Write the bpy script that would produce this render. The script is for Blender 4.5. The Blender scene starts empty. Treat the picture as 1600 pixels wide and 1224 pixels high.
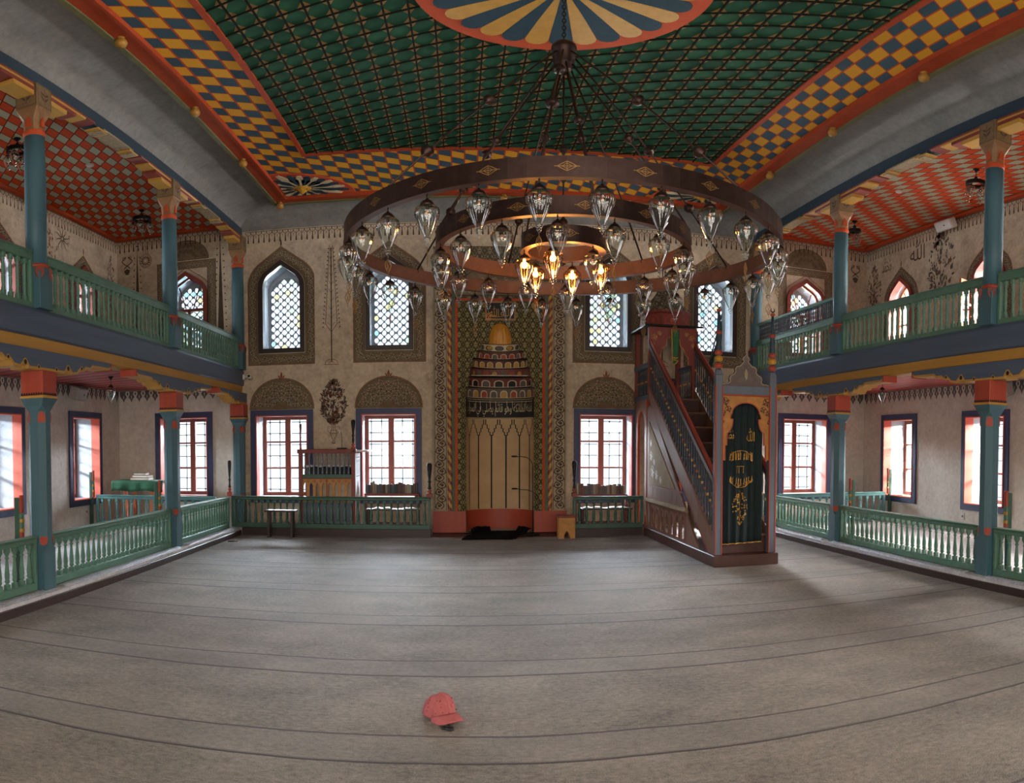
import bpy, math, random
from math import sin, cos, pi, radians, sqrt, atan2
from mathutils import Matrix, Vector
from mathutils.geometry import tessellate_polygon

S = bpy.context.scene
C = S.collection
random.seed(7)

# ------------------------------------------------------------------ camera
cam_d = bpy.data.cameras.new('camera')
cam_d.type = 'PANO'                      # the photograph is a stitched panorama: straight eaves and carpet lines bow
cam_d.panorama_type = 'EQUIRECTANGULAR'
RAD = 1121.1                             # pixels per radian in the 1600 x 1224 frame
cam_d.longitude_min, cam_d.longitude_max = -800 / RAD, 800 / RAD
cam_d.latitude_max, cam_d.latitude_min = 728.76 / RAD, -(1224 - 728.76) / RAD
cam_d.clip_start = 0.05
cam_d.clip_end = 200
cam = bpy.data.objects.new('camera', cam_d)
C.objects.link(cam)
YAW, PITCH, ROLL = -0.0720, -0.0284, -0.0008
Rm = Matrix.Rotation(YAW, 3, 'Z') @ Matrix.Rotation(PITCH, 3, 'X') @ Matrix.Rotation(ROLL, 3, 'Y')
cam.matrix_world = Matrix.Translation((0, 0, 1.6)) @ (Rm @ Matrix.Rotation(pi / 2, 3, 'X')).to_4x4()
S.camera = cam

# ------------------------------------------------------------------ view, sky, sun
S.view_settings.view_transform = 'Standard'
S.view_settings.look = 'None'
S.view_settings.gamma = 1.0
S.view_settings.use_curve_mapping = False
S.view_settings.exposure = 0.06
try:
    S.cycles.max_bounces = 10
    S.cycles.diffuse_bounces = 5
    S.cycles.glossy_bounces = 4
    S.cycles.transmission_bounces = 8
    S.cycles.transparent_max_bounces = 24
    S.cycles.caustics_reflective = False
    S.cycles.caustics_refractive = False
    S.cycles.sample_clamp_indirect = 4.0
    S.cycles.use_denoising = True
except Exception:
    pass
W = bpy.data.worlds.new('sky')
S.world = W
W.use_nodes = True
bg = W.node_tree.nodes['Background']
bg.inputs['Color'].default_value = (0.80, 0.90, 1.0, 1)
bg.inputs['Strength'].default_value = 1.6

sun_d = bpy.data.lights.new('sun', 'SUN')
sun_d.energy = 14.0
sun_d.color = (1.0, 0.90, 0.74)
sun_d.angle = radians(0.6)
sun = bpy.data.objects.new('sun', sun_d)
C.objects.link(sun)
sun.rotation_euler = Vector((-0.42, 0.80, -0.45)).to_track_quat('-Z', 'Y').to_euler()

# daylight: PANE = glow of the pale surroundings right outside each window, SKY = the bright sky patch above them; rear = added fill
PANE = {'left': 2.4, 'right': 3.2, 'back': 2.6, 'rear': 9.0, 'up_left': 2.0, 'up_right': 3.0, 'up_back': 2.2}
SKY = {'left': 170.0, 'right': 430.0, 'back': 170.0, 'rear': 0.0, 'up_left': 18.0, 'up_right': 1100.0, 'up_back': 150.0}
DAYCOL = {'left': (0.80, 0.91, 1.0), 'right': (1.0, 0.96, 0.92), 'back': (0.78, 0.89, 1.0), 'rear': (1.0, 0.90, 0.76),
          'up_left': (0.88, 0.94, 1.0), 'up_right': (1.0, 0.94, 0.86), 'up_back': (0.66, 0.82, 1.0)}


def area_lamp(name, M, p, q, w, hgt, col, radiance):
    """rectangular lamp at plane point p facing plane point q"""
    d = bpy.data.lights.new(name, 'AREA')
    d.shape = 'RECTANGLE'
    d.size, d.size_y = w, hgt
    d.color = col
    d.energy = radiance * w * hgt * pi
    o = bpy.data.objects.new(name, d)
    C.objects.link(o)
    P, Q = M @ Vector(p), M @ Vector(q)
    zz = (P - Q).normalized()                # a lamp shines along its local -Z
    up = Vector((0, 0, 1))
    xx = up.cross(zz).normalized()
    yy = zz.cross(xx)
    o.matrix_world = Matrix.Translation(P) @ Matrix((xx, yy, zz)).transposed().to_4x4()
    return o


def daylight(M, u, v, h, w, hgt, key):
    area_lamp('daylight', M, (u, v, h), (u, v, 0), w, hgt, DAYCOL[key], PANE[key])
    if SKY[key]:
        if key.startswith('up'):
            area_lamp('skylight', M, (u, v + 2.3, -3.0), (u, v, -.3), 1.6, 1.2, DAYCOL[key], SKY[key])
        else:
            area_lamp('skylight', M, (u, v + 1.80, -6.0), (u, v, -.3), 2.6, 1.0, DAYCOL[key], SKY[key])


# ------------------------------------------------------------------ helpers: meshes
class MB:
    def __init__(s):
        s.v, s.f, s.m, s.s = [], [], [], []

    def add(s, verts, faces, mat=0, smooth=False):
        b = len(s.v)
        s.v.extend([tuple(p) for p in verts])
        for f in faces:
            s.f.append([i + b for i in f])
            s.m.append(mat)
            s.s.append(smooth)

    def box(s, x0, x1, y0, y1, z0, z1, bev=0.0, mat=0, M=None):
        if x0 > x1: x0, x1 = x1, x0
        if y0 > y1: y0, y1 = y1, y0
        if z0 > z1: z0, z1 = z1, z0
        b = min(bev, (x1 - x0) * .45, (y1 - y0) * .45, (z1 - z0) * .45)
        if b <= 0:
            V = [(x, y, z) for z in (z0, z1) for y in (y0, y1) for x in (x0, x1)]
            F = [(0, 2, 3, 1), (4, 5, 7, 6), (0, 1, 5, 4), (2, 6, 7, 3), (0, 4, 6, 2), (1, 3, 7, 5)]
        else:
            V, idx = [], {}
            for i, x in enumerate((x0, x1)):
                for j, y in enumerate((y0, y1)):
                    for k, z in enumerate((z0, z1)):
                        dx, dy, dz = (b if i == 0 else -b), (b if j == 0 else -b), (b if k == 0 else -b)
                        for a, p in enumerate(((x, y + dy, z + dz), (x + dx, y, z + dz), (x + dx, y + dy, z))):
                            idx[i, j, k, a] = len(V)
                            V.append(p)
            F = []
            for a in range(3):
                o = [(1, 2), (2, 0), (0, 1)][a]
                for side in (0, 1):
                    q = []
                    for (p, r) in ((0, 0), (1, 0), (1, 1), (0, 1)):
                        t = [0, 0, 0]; t[a] = side; t[o[0]] = p; t[o[1]] = r
                        q.append(idx[t[0], t[1], t[2], a])
                    F.append(q if side else q[::-1])
            for a in range(3):            # edges along axis a
                o = [(1, 2), (2, 0), (0, 1)][a]
                for p in (0, 1):
                    for r in (0, 1):
                        t0 = [0, 0, 0]; t0[o[0]] = p; t0[o[1]] = r
                        t1 = list(t0); t1[a] = 1
                        q = [idx[t0[0], t0[1], t0[2], o[0]], idx[t1[0], t1[1], t1[2], o[0]],
                             idx[t1[0], t1[1], t1[2], o[1]], idx[t0[0], t0[1], t0[2], o[1]]]
                        F.append(q if (p ^ r) else q[::-1])
            for i in (0, 1):
                for j in (0, 1):
                    for k in (0, 1):
                        q = [idx[i, j, k, 0], idx[i, j, k, 1], idx[i, j, k, 2]]
                        F.append(q if (i + j + k) % 2 else q[::-1])
        if M is not None:
            V = [M @ Vector(p) for p in V]
        s.add(V, F, mat)

    def lathe(s, prof, n=16, c=(0, 0, 0), M=None, mat=0, smooth=True, cap=True, rot=0.0, mod=None):
        """prof: list of (radius, z); mod(angle, i) multiplies the radius"""
        V, F = [], []
        for i, (r, z) in enumerate(prof):
            for k in range(n):
                a = 2 * pi * k / n + rot
                rr = r * (mod(a, i) if mod else 1)
                V.append(Vector((rr * cos(a) + c[0], rr * sin(a) + c[1], z + c[2])))
        for i in range(len(prof) - 1):
            for k in range(n):
                k2 = (k + 1) % n
                F.append((i * n + k, i * n + k2, (i + 1) * n + k2, (i + 1) * n + k))
        if M is not None:
            V = [M @ p for p in V]
        s.add(V, F, mat, smooth)
        if cap:
            b = len(s.v) - len(V)
            for i, rev in ((0, True), (len(prof) - 1, False)):
                if prof[i][0] > 1e-4:
                    q = [b + i * n + k for k in range(n)]
                    s.f.append(q[::-1] if rev else q); s.m.append(mat); s.s.append(False)

    def tube(s, pts, r, n=6, mat=0, closed=False, smooth=True):
        pts = [Vector(p) for p in pts]
        N = len(pts)
        rs = r if isinstance(r, (list, tuple)) else [r] * N
        V, F = [], []
        ref = None
        for i, p in enumerate(pts):
            if closed:
                t = pts[(i + 1) % N] - pts[i - 1]
            else:
                t = pts[min(i + 1, N - 1)] - pts[max(i - 1, 0)]
            t.normalize()
            if ref is None:
                ref = Vector((0, 0, 1)) if abs(t.z) < .9 else Vector((1, 0, 0))
            a = (ref - t * ref.dot(t)).normalized()
            ref = a
            b = t.cross(a)
            for k in range(n):
                q = 2 * pi * k / n
                V.append(p + (a * cos(q) + b * sin(q)) * rs[i])
        for i in range(N if closed else N - 1):
            j = (i + 1) % N
            for k in range(n):
                k2 = (k + 1) % n
                F.append((i * n + k, i * n + k2, j * n + k2, j * n + k))
        s.add(V, F, mat, smooth)
        if not closed:
            b = len(s.v) - len(V)
            s.f.append([b + k for k in range(n)][::-1]); s.m.append(mat); s.s.append(False)
            s.f.append([b + (N - 1) * n + k for k in range(n)]); s.m.append(mat); s.s.append(False)

    def extr(s, polys, M, h0, h1, mat=0, side=None, back=True):
        """polys: outer outline (+ holes) in plane coordinates, thickness from h0 to h1 along the plane normal"""
        side = mat if side is None else side
        P = [[Vector((p[0], p[1], 0)) for p in q] for q in polys]
        tris = tessellate_polygon(P)
        flat = [p for q in P for p in q]
        lo = [M @ Vector((p.x, p.y, h0)) for p in flat]
        hi = [M @ Vector((p.x, p.y, h1)) for p in flat]
        F1, F0 = [], []
        for t in tris:
            a, b, c = (flat[i] for i in t)
            ccw = (b.x - a.x) * (c.y - a.y) - (b.y - a.y) * (c.x - a.x) > 0
            F1.append(t if ccw else t[::-1])
            F0.append(t[::-1] if ccw else t)
        s.add(hi, F1, mat)
        if back:
            s.add(lo, F0, mat)
        b = 0
        for qi, q in enumerate(P):
            n = len(q)
            area = sum(q[i].x * q[(i + 1) % n].y - q[(i + 1) % n].x * q[i].y for i in range(n))
            V = lo[b:b + n] + hi[b:b + n]
            F = []
            for i in range(n):
                j = (i + 1) % n
                f = (i, j, n + j, n + i)
                F.append(f if (area > 0) == (qi == 0) else f[::-1])
            s.add(V, F, side)
            b += n

    def flat(s, pts, M, h, mat=0):
        s.add([M @ Vector((p[0], p[1], h)) for p in pts], [list(range(len(pts)))], mat)

    def stroke(s, pts, w, M, h, mat=0, closed=False, taper=False):
        N = len(pts)
        if N < 2: return
        V, F = [], []
        for i, p in enumerate(pts):
            a = pts[i - 1] if (i > 0 or closed) else p
            b = pts[(i + 1) % N] if (i < N - 1 or closed) else p
            dx, dy = b[0] - a[0], b[1] - a[1]
            l = sqrt(dx * dx + dy * dy) or 1
            ww = w / 2 * ((1 - .75 * i / (N - 1)) if taper else 1)
            nx, ny = -dy / l * ww, dx / l * ww
            V += [M @ Vector((p[0] + nx, p[1] + ny, h)), M @ Vector((p[0] - nx, p[1] - ny, h))]
        for i in range(N if closed else N - 1):
            j = (i + 1) % N
            F.append((2 * i, 2 * i + 1, 2 * j + 1, 2 * j))
        s.add(V, F, mat)

    def leaf(s, x, y, a, L, w, M, h, mat=0):
        c, d = cos(a), sin(a)
        P = [(0, 0), (.3 * L, w * .5), (.65 * L, w * .4), (L, 0), (.65 * L, -w * .4), (.3 * L, -w * .5)]
        s.flat([(x + c * p - d * q, y + d * p + c * q) for p, q in P], M, h, mat)

    def disc(s, x, y, r, M, h, mat=0, n=8):
        s.flat([(x + r * cos(2 * pi * k / n), y + r * sin(2 * pi * k / n)) for k in range(n)], M, h, mat)

    def build(s, name, mats, parent=None, loc=None, smooth_angle=None):
        me = bpy.data.meshes.new(name)
        me.from_pydata(s.v, [], s.f)
        if not isinstance(mats, (list, tuple)): mats = [mats]
        for m in mats: me.materials.append(m)
        if len(s.f):
            me.polygons.foreach_set('material_index', s.m)
            me.polygons.foreach_set('use_smooth', s.s)
        me.validate()
        me.update()
        o = bpy.data.objects.new(name, me)
        C.objects.link(o)
        if parent is not None: o.parent = parent
        if loc is not None: o.location = loc
        return o


def empty(name, loc=(0, 0, 0), rz=0.0):
    o = bpy.data.objects.new(name, None)
    o.empty_display_size = .1
    C.objects.link(o)
    o.location = loc
    o.rotation_euler = (0, 0, rz)
    return o


def tag(o, label=None, cat=None, group=None, kind=None):
    if label: o['label'] = label
    if cat: o['category'] = cat
    if group: o['group'] = group
    if kind: o['kind'] = kind
    return o


def part_copy(src, parent, loc=None, rz=None, name=None):
    c = src.copy()
    C.objects.link(c)
    c.parent = parent
    if loc is not None: c.location = loc
    if rz is not None: c.rotation_euler = (0, 0, rz)
    if name: c.name = name
    return c


def copy_tree(o, parent=None, kids=None):
    kids = kids if kids is not None else KIDS(o)
    c = o.copy()
    C.objects.link(c)
    c.parent = parent
    for ch, sub in kids:
        copy_tree(ch, c, sub)
    return c


def KIDS(o):
    return [(ch, KIDS(ch)) for ch in bpy.data.objects if ch.parent == o]


def plane(o, u, v):
    u, v = Vector(u), Vector(v)
    n = u.cross(v)
    M = Matrix((u, v, n)).transposed().to_4x4()
    return Matrix.Translation(Vector(o)) @ M


# ------------------------------------------------------------------ helpers: materials
def lin(c):
    return tuple(((x / 255) / 12.92 if x / 255 <= .04045 else ((x / 255 + .055) / 1.055) ** 2.4) for x in c) + (1,)


class NT:
    def __init__(s, name):
        s.mat = bpy.data.materials.new(name)
        s.mat.use_nodes = True
        s.t = s.mat.node_tree
        s.b = s.t.nodes['Principled BSDF']

    def n(s, typ, **kw):
        x = s.t.nodes.new(typ)
        for k, v in kw.items():
            if k.startswith('i_'):
                key = k[2:]
                x.inputs[int(key) if key.isdigit() else key].default_value = v
            else:
                setattr(x, k, v)
        return x

    def l(s, a, b):
        s.t.links.new(a, b)

    def math(s, op, a, b=None, c=None):
        x = s.n('ShaderNodeMath', operation=op)
        for i, q in enumerate((a, b, c)):
            if q is None: continue
            if hasattr(q, 'is_linked') or hasattr(q, 'links'):
                s.l(q, x.inputs[i])
            else:
                x.inputs[i].default_value = q
        return x.outputs[0]

    def mix(s, f, a, b):
        x = s.n('ShaderNodeMix', data_type='RGBA')
        for i, q in ((0, f), (6, a), (7, b)):
            if hasattr(q, 'links'): s.l(q, x.inputs[i])
            else: x.inputs[i].default_value = q
        return x.outputs[2]

    def coord(s, out='Object'):
        return s.n('ShaderNodeTexCoord').outputs[out]

    def noise(s, scale, detail=4, rough=.55, vec=None, out=0):
        x = s.n('ShaderNodeTexNoise')
        x.inputs['Scale'].default_value = scale
        x.inputs['Detail'].default_value = detail
        x.inputs['Roughness'].default_value = rough
        if vec is not None: s.l(vec, x.inputs['Vector'])
        return x.outputs[out]

    def ramp(s, f, stops):
        x = s.n('ShaderNodeValToRGB')
        e = x.color_ramp.elements
        while len(e) < len(stops): e.new(.5)
        for i, (p, c) in enumerate(stops):
            e[i].position = p
            e[i].color = c
        s.l(f, x.inputs[0])
        return x.outputs[0]

    def bump(s, f, strength=.3, dist=.01):
        x = s.n('ShaderNodeBump')
        x.inputs['Strength'].default_value = strength
        x.inputs['Distance'].default_value = dist
        s.l(f, x.inputs['Height'])
        s.l(x.outputs[0], s.b.inputs['Normal'])


def paint(name, col, rough=.5, var=.12, scale=6.0, bump=.15, metal=0.0, wear=None, spec=.4):
    """painted or plain surface with a little uneven tone, optional worn patches of another colour"""
    t = NT(name)
    co = t.coord()
    f = t.noise(scale, 5, .6, co)
    c = lin(col)
    dark = tuple(x * (1 - var) for x in c[:3]) + (1,)
    light = tuple(min(1, x * (1 + var)) for x in c[:3]) + (1,)
    out = t.ramp(f, [(.3, dark), (.7, light)])
    if wear:
        g = t.noise(scale * 4, 6, .7, co)
        k = t.ramp(g, [(wear[1], (0, 0, 0, 1)), (wear[1] + .05, (1, 1, 1, 1))])
        out = t.mix(k, out, lin(wear[0]))
    t.l(out, t.b.inputs['Base Color'])
    t.b.inputs['Roughness'].default_value = rough
    t.b.inputs['Metallic'].default_value = metal
    t.b.inputs['Specular IOR Level'].default_value = spec
    if bump: t.bump(t.noise(scale * 8, 4, .6, co), bump, .004)
    return t.mat


def wood(name, col, rough=.45, var=.25, axis='Z', scale=18.0, wear=None):
    t = NT(name)
    mp = t.n('ShaderNodeMapping')
    t.l(t.coord(), mp.inputs['Vector'])
    sc = {'X': (.08, 1, 1), 'Y': (1, .08, 1), 'Z': (1, 1, .08)}[axis]
    mp.inputs['Scale'].default_value = sc
    f = t.noise(scale, 6, .65, mp.outputs[0])
    c = lin(col)
    out = t.ramp(f, [(.25, tuple(x * (1 - var) for x in c[:3]) + (1,)), (.75, tuple(min(1, x * (1 + var)) for x in c[:3]) + (1,))])
    if wear:
        g = t.noise(scale * .5, 6, .7, mp.outputs[0])
        k = t.ramp(g, [(wear[1], (0, 0, 0, 1)), (wear[1] + .06, (1, 1, 1, 1))])
        out = t.mix(k, out, lin(wear[0]))
    t.l(out, t.b.inputs['Base Color'])
    t.b.inputs['Roughness'].default_value = rough
    t.b.inputs['Specular IOR Level'].default_value = .4
    t.bump(f, .2, .004)
    return t.mat


def plaster(name, col, blotch, rough=.9, k=.5):
    t = NT(name)
    co = t.coord()
    a = t.noise(1.3, 6, .65, co)
    b = t.noise(14, 6, .7, co)
    c = t.noise(4.5, 7, .75, co)
    f = t.math('ADD', t.math('MULTIPLY', a, .30), t.math('ADD', t.math('MULTIPLY', b, .35), t.math('MULTIPLY', c, .35)))
    out = t.ramp(f, [(.36, lin(blotch)), (.60, lin(col))])
    t.l(out, t.b.inputs['Base Color'])
    t.b.inputs['Roughness'].default_value = rough
    t.b.inputs['Specular IOR Level'].default_value = .15
    t.bump(b, k, .01)
    return t.mat


def emit(name, col, strength):
    t = NT(name)
    t.b.inputs['Base Color'].default_value = (0, 0, 0, 1)
    t.b.inputs['Emission Color'].default_value = col
    t.b.inputs['Emission Strength'].default_value = strength
    return t.mat


def thin_glass(name, tint=(1, 1, 1, 1), refl=1.0, rough=.02, base=.03):
    """thin pane: clear through, reflecting more at grazing angles"""
    t = NT(name)
    nodes = t.t.nodes
    nodes.remove(t.b)
    tr = t.n('ShaderNodeBsdfTransparent'); tr.inputs[0].default_value = tint
    gl = t.n('ShaderNodeBsdfGlossy'); gl.inputs['Roughness'].default_value = rough
    lw = t.n('ShaderNodeLayerWeight'); lw.inputs[0].default_value = .30
    f = t.math('MULTIPLY_ADD', lw.outputs['Fresnel'], refl, base)
    f = t.math('MINIMUM', f, .85)
    mx = t.n('ShaderNodeMixShader')
    t.l(f, mx.inputs[0]); t.l(tr.outputs[0], mx.inputs[1]); t.l(gl.outputs[0], mx.inputs[2])
    t.l(mx.outputs[0], nodes['Material Output'].inputs['Surface'])
    return t.mat


M_ = {}
M_['teal'] = wood('teal paint', (66, 98, 108), .5, .10, 'Z', 14)
M_['teal_pale'] = wood('pale teal paint', (112, 150, 156), .5, .10, 'Z', 14)
M_['green'] = paint('rail green paint', (86, 122, 104), .45, .12, 8, .1)
M_['green_dark'] = paint('dark green paint', (52, 82, 68), .45, .12, 8, .1)
M_['green_shelf'] = paint('turquoise rail paint', (92, 140, 140), .45, .12, 8, .1)
M_['beam'] = wood('slate blue paint', (74, 88, 108), .45, .14, 'Y', 10, wear=((104, 112, 122), .66))
M_['beam_dark'] = wood('dark blue paint', (38, 54, 66), .5, .18, 'Y', 10)
M_['ochre'] = wood('ochre paint', (176, 134, 62), .5, .15, 'Y', 10)
M_['yellow'] = paint('yellow paint', (180, 132, 38), .5, .12, 10)
M_['red'] = wood('brick red paint', (156, 64, 44), .5, .14, 'Z', 12)
M_['red_dark'] = wood('dark red paint', (120, 52, 42), .5, .16, 'Z', 12)
M_['orange'] = paint('orange paint', (176, 74, 42), .75, .10, 6, spec=.15)
M_['orange_trim'] = paint('orange moulding paint', (150, 62, 34), .8, .12, 6, spec=.12)
M_['olive'] = paint('olive paint', (96, 94, 58), .6, .15, 8)
M_['blue_frame'] = paint('blue frame paint', (50, 56, 90), .5, .12, 9)
M_['casement'] = wood('casement wood', (122, 66, 52), .5, .18, 'Z', 16)
M_['casement_orange'] = wood('orange casement wood', (190, 104, 62), .5, .12, 'Z', 16)
M_['reveal_red'] = paint('red reveal paint', (186, 84, 62), .5, .1, 9)
M_['dark_frame'] = wood('dark window frame', (44, 30, 28), .45, .2, 'Z', 16)
M_['dark_wood'] = wood('dark brown wood', (50, 34, 30), .4, .25, 'X', 14)
M_['dark_wood_y'] = wood('dark brown board', (54, 38, 34), .4, .25, 'Y', 14)
M_['iron'] = paint('black iron', (28, 26, 26), .45, .15, 20, .05, .6)
M_['black'] = paint('matt black', (14, 14, 15), .6, .1, 20, .05)
M_['white'] = paint('white paint', (214, 212, 206), .5, .06, 12, .05)
M_['plaster_up'] = plaster('tan wall plaster', (204, 186, 162), (150, 135, 117))
M_['plaster_lo'] = plaster('grey wall plaster', (222, 214, 204), (188, 178, 168))
M_['plaster_rev'] = plaster('white reveal plaster', (182, 188, 194), (156, 162, 170), .85, .3)
M_['cove'] = plaster('grey cove plaster', (128, 126, 121), (100, 99, 96), .8, .25)
M_['fret'] = plaster('fretwork plaster', (150, 158, 164), (128, 136, 142), .85, .2)
M_['mural'] = paint('painted ornament brown', (74, 58, 46), .9, .25, 9, 0)
M_['mural_bg'] = plaster('painted band ground', (126, 110, 86), (94, 82, 64))
M_['mural_red'] = paint('painted line red', (128, 72, 54), .9, .25, 9, 0)
M_['mural_green'] = paint('painted leaf green', (72, 84, 66), .9, .25, 9, 0)
M_['mural_blue'] = paint('painted leaf blue', (66, 78, 92), .9, .25, 9, 0)
M_['mural_gray'] = paint('painted lappet grey', (98, 88, 84), .9, .2, 9, 0)
M_['cream'] = paint('cream paint', (196, 180, 146), .8, .12, 9, .05)
M_['pane'] = thin_glass('window glass', (1, 1, 1, 1), .6, .02, .02)
# ------------------------------------------------------------------ the room's measures (metres)
XL, XR, XC = -4.18, 5.72, 0.77          # the two colonnades and the middle of the hall
WL, WR = -6.83, 8.37                    # side walls
YW, YR = 13.3, -0.95                    # far wall, wall behind the camera
COLY = [-0.7, 2.76, 6.30, 9.84, 13.14]  # columns along each side
ZG = 3.05                               # gallery floor
ZC = 6.30                               # main ceiling
TH = 0.75                               # wall thickness
MX = 0.73                               # middle of the prayer niche
P_BACK = plane((0, YW, 0), (1, 0, 0), (0, 0, 1))
P_LEFT = plane((WL, 0, 0), (0, 1, 0), (0, 0, 1))
P_RIGHT = plane((WR, 0, 0), (0, -1, 0), (0, 0, 1))
P_REAR = plane((0, YR, 0), (-1, 0, 0), (0, 0, 1))
P_CEIL = plane((0, 0, ZC), (1, 0, 0), (0, -1, 0))


def rect(u0, u1, v0, v1):
    return [(u0, v0), (u1, v0), (u1, v1), (u0, v1)]


def ogive(uc, w, v0, spring, top, grow=0.0, n=6):
    """pointed window outline: straight sides, a rounded shoulder, then a straight slope to the point"""
    hw = w / 2 + grow
    v0 = v0 - grow
    top = top + grow * 1.25
    P = [(uc - hw, v0), (uc + hw, v0), (uc + hw, spring)]
    rise = top - spring
    bx, bz = hw * .60, spring + rise * .62
    for i in range(1, n + 1):            # right shoulder
        t = i / n
        x = (1 - t) ** 2 * hw + 2 * t * (1 - t) * hw * .98 + t * t * bx
        z = (1 - t) ** 2 * spring + 2 * t * (1 - t) * (spring + rise * .40) + t * t * bz
        P.append((uc + x, z))
    P.append((uc, top))
    for i in range(n, 0, -1):
        t = i / n
        x = (1 - t) ** 2 * hw + 2 * t * (1 - t) * hw * .98 + t * t * bx
        z = (1 - t) ** 2 * spring + 2 * t * (1 - t) * (spring + rise * .40) + t * t * bz
        P.append((uc - x, z))
    P.append((uc - hw, spring))
    return P


# lower windows: (plane, middle u, light key); upper: (plane, middle u, light key, kind)
OW, OZ0, OZ1 = 1.02, 0.63, 2.20          # opening of the lower windows
LOW = [(P_BACK, -3.375, 'back'), (P_BACK, -1.33, 'back'), (P_BACK, 2.735, 'back'), (P_BACK, 4.84, 'back'),
       (P_BACK, 6.915, 'right'), (P_BACK, -5.39, 'left'),
       (P_LEFT, 11.86, 'left'), (P_LEFT, 9.20, 'left'), (P_LEFT, 6.54, 'left'), (P_LEFT, 3.88, 'left'),
       (P_RIGHT, -11.95, 'right'), (P_RIGHT, -9.33, 'right'), (P_RIGHT, -6.67, 'right'), (P_RIGHT, -4.0, 'right')]
UW, UZ0, USP, UZ1 = 0.78, 3.46, 4.72, 5.18
UPP = [(P_BACK, -3.36, 'up_back', 'fret'), (P_BACK, -1.31, 'up_back', 'fret'), (P_BACK, 2.77, 'up_back', 'fret'),
       (P_BACK, 4.90, 'up_back', 'fret'), (P_BACK, 6.90, 'up_right', 'fan'), (P_BACK, -5.30, 'up_left', 'fan'),
       (P_LEFT, 11.90, 'up_left', 'plain'), (P_LEFT, 9.25, 'up_left', 'plain'), (P_LEFT, 6.6, 'up_left', 'plain'), (P_LEFT, 3.95, 'up_left', 'plain'),
       (P_RIGHT, -11.97, 'up_right', 'plain'), (P_RIGHT, -9.32, 'up_right', 'plain'), (P_RIGHT, -6.67, 'up_right', 'plain'), (P_RIGHT, -4.0, 'up_right', 'plain')]


def upper_shape(u, kind, grow=0.0):
    if kind == 'plain':
        return ogive(u, .76, 3.75, 4.66, 5.12, grow)
    if kind == 'fan':
        return ogive(u, .78, 3.55, 4.72, 5.12, grow)
    return ogive(u, UW, UZ0, USP, UZ1, grow)


def struct(o):
    o['kind'] = 'structure'
    return o


def wall(name, M, u0, u1, split, low_mat, up_mat, P, cut=None):
    b = MB()
    low = [rect(u - OW / 2, u + OW / 2, OZ0, OZ1) for (m, u, k) in LOW if m is P and u0 < u < u1]
    upp = [upper_shape(u, kd) for (m, u, k, kd) in UPP if m is P and u0 < u < u1]
    if split:
        b.extr([rect(u0, u1, 0, split)] + low + ([cut] if cut else []), M, -TH, 0, 0, 2)
        b.extr([rect(u0, u1, split, 6.6)] + upp, M, -TH, 0, 1, 2)
    return b, low, upp


# far wall: aisle ends are grey below the galleries, everything else tan
b = MB()
for (u0, u1, lm) in ((WL - TH, XL, 1), (XL, XR, 0), (XR, WR + TH, 1)):
    low = [rect(u - OW / 2, u + OW / 2, OZ0, OZ1) for (m, u, k) in LOW if m is P_BACK and u0 < u < u1]
    upp = [upper_shape(u, kd) for (m, u, k, kd) in UPP if m is P_BACK and u0 < u < u1]
    cut = [rect(MX - .64, MX + .64, 0.02, 2.90)] if lm == 0 else []
    cut2 = [rect(MX - .64, MX + .64, 2.92, 3.90)] if lm == 0 else []
    b.extr([rect(u0, u1, 0, 2.9)] + low + cut, P_BACK, -TH, 0, lm, 2)
    b.extr([rect(u0, u1, 2.9, 6.6)] + upp + cut2, P_BACK, -TH, 0, 0, 2)
WALL_BACK = struct(b.build('wall_back', [M_['plaster_up'], M_['plaster_lo'], M_['plaster_rev']]))
b, _, _ = wall('wall_left', P_LEFT, YR - TH, YW, 2.9, 0, 1, P_LEFT)
WALL_LEFT = struct(b.build('wall_left', [M_['plaster_lo'], M_['plaster_up'], M_['plaster_rev']]))
b, _, _ = wall('wall_right', P_RIGHT, -YW, -(YR - TH), 2.9, 0, 1, P_RIGHT)
WALL_RIGHT = struct(b.build('wall_right', [M_['plaster_lo'], M_['plaster_up'], M_['plaster_rev']]))
# wall behind the camera: unseen windows and doorway added to let in fill light
b = MB()
REAR_W = [(-4.6, 1.3, .7, 2.4), (-2.5, 1.3, .7, 2.4), (2.6, 1.3, .7, 2.4), (0.0, 1.7, .12, 2.6), (4.6, 1.3, .7, 2.4),
          (-3.4, 1.1, 3.5, 5.2), (-.77, 1.4, 3.5, 5.3), (1.9, 1.1, 3.5, 5.2)]
b.extr([rect(-(WR + TH), -(WL - TH), 0, 6.6)] + [rect(u - w / 2, u + w / 2, a, c) for u, w, a, c in REAR_W], P_REAR, -.4, 0, 0, 1)
struct(b.build('wall_rear', [M_['plaster_up'], M_['plaster_rev']]))
for u, w, a, c in REAR_W:
    daylight(P_REAR, u, (a + c) / 2, -.42, w, c - a, 'rear')

# roof slab; unseen overhang and lower slab added to block sun at the rear windows
b = MB(); b.box(WL - TH, WR + TH, YR - 7.0, YW + TH, 6.62, 6.8)
b.box(WL - TH, WR + TH, YR - 7.0, YR - .6, 2.9, 3.1)
struct(b.build('roof_and_sun_block', M_['plaster_up']))


# ------------------------------------------------------------------ lower windows
def ring(b, outer, inner, M, h0, h1, mat=0):
    b.extr([outer, inner], M, h0, h1, mat)


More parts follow.
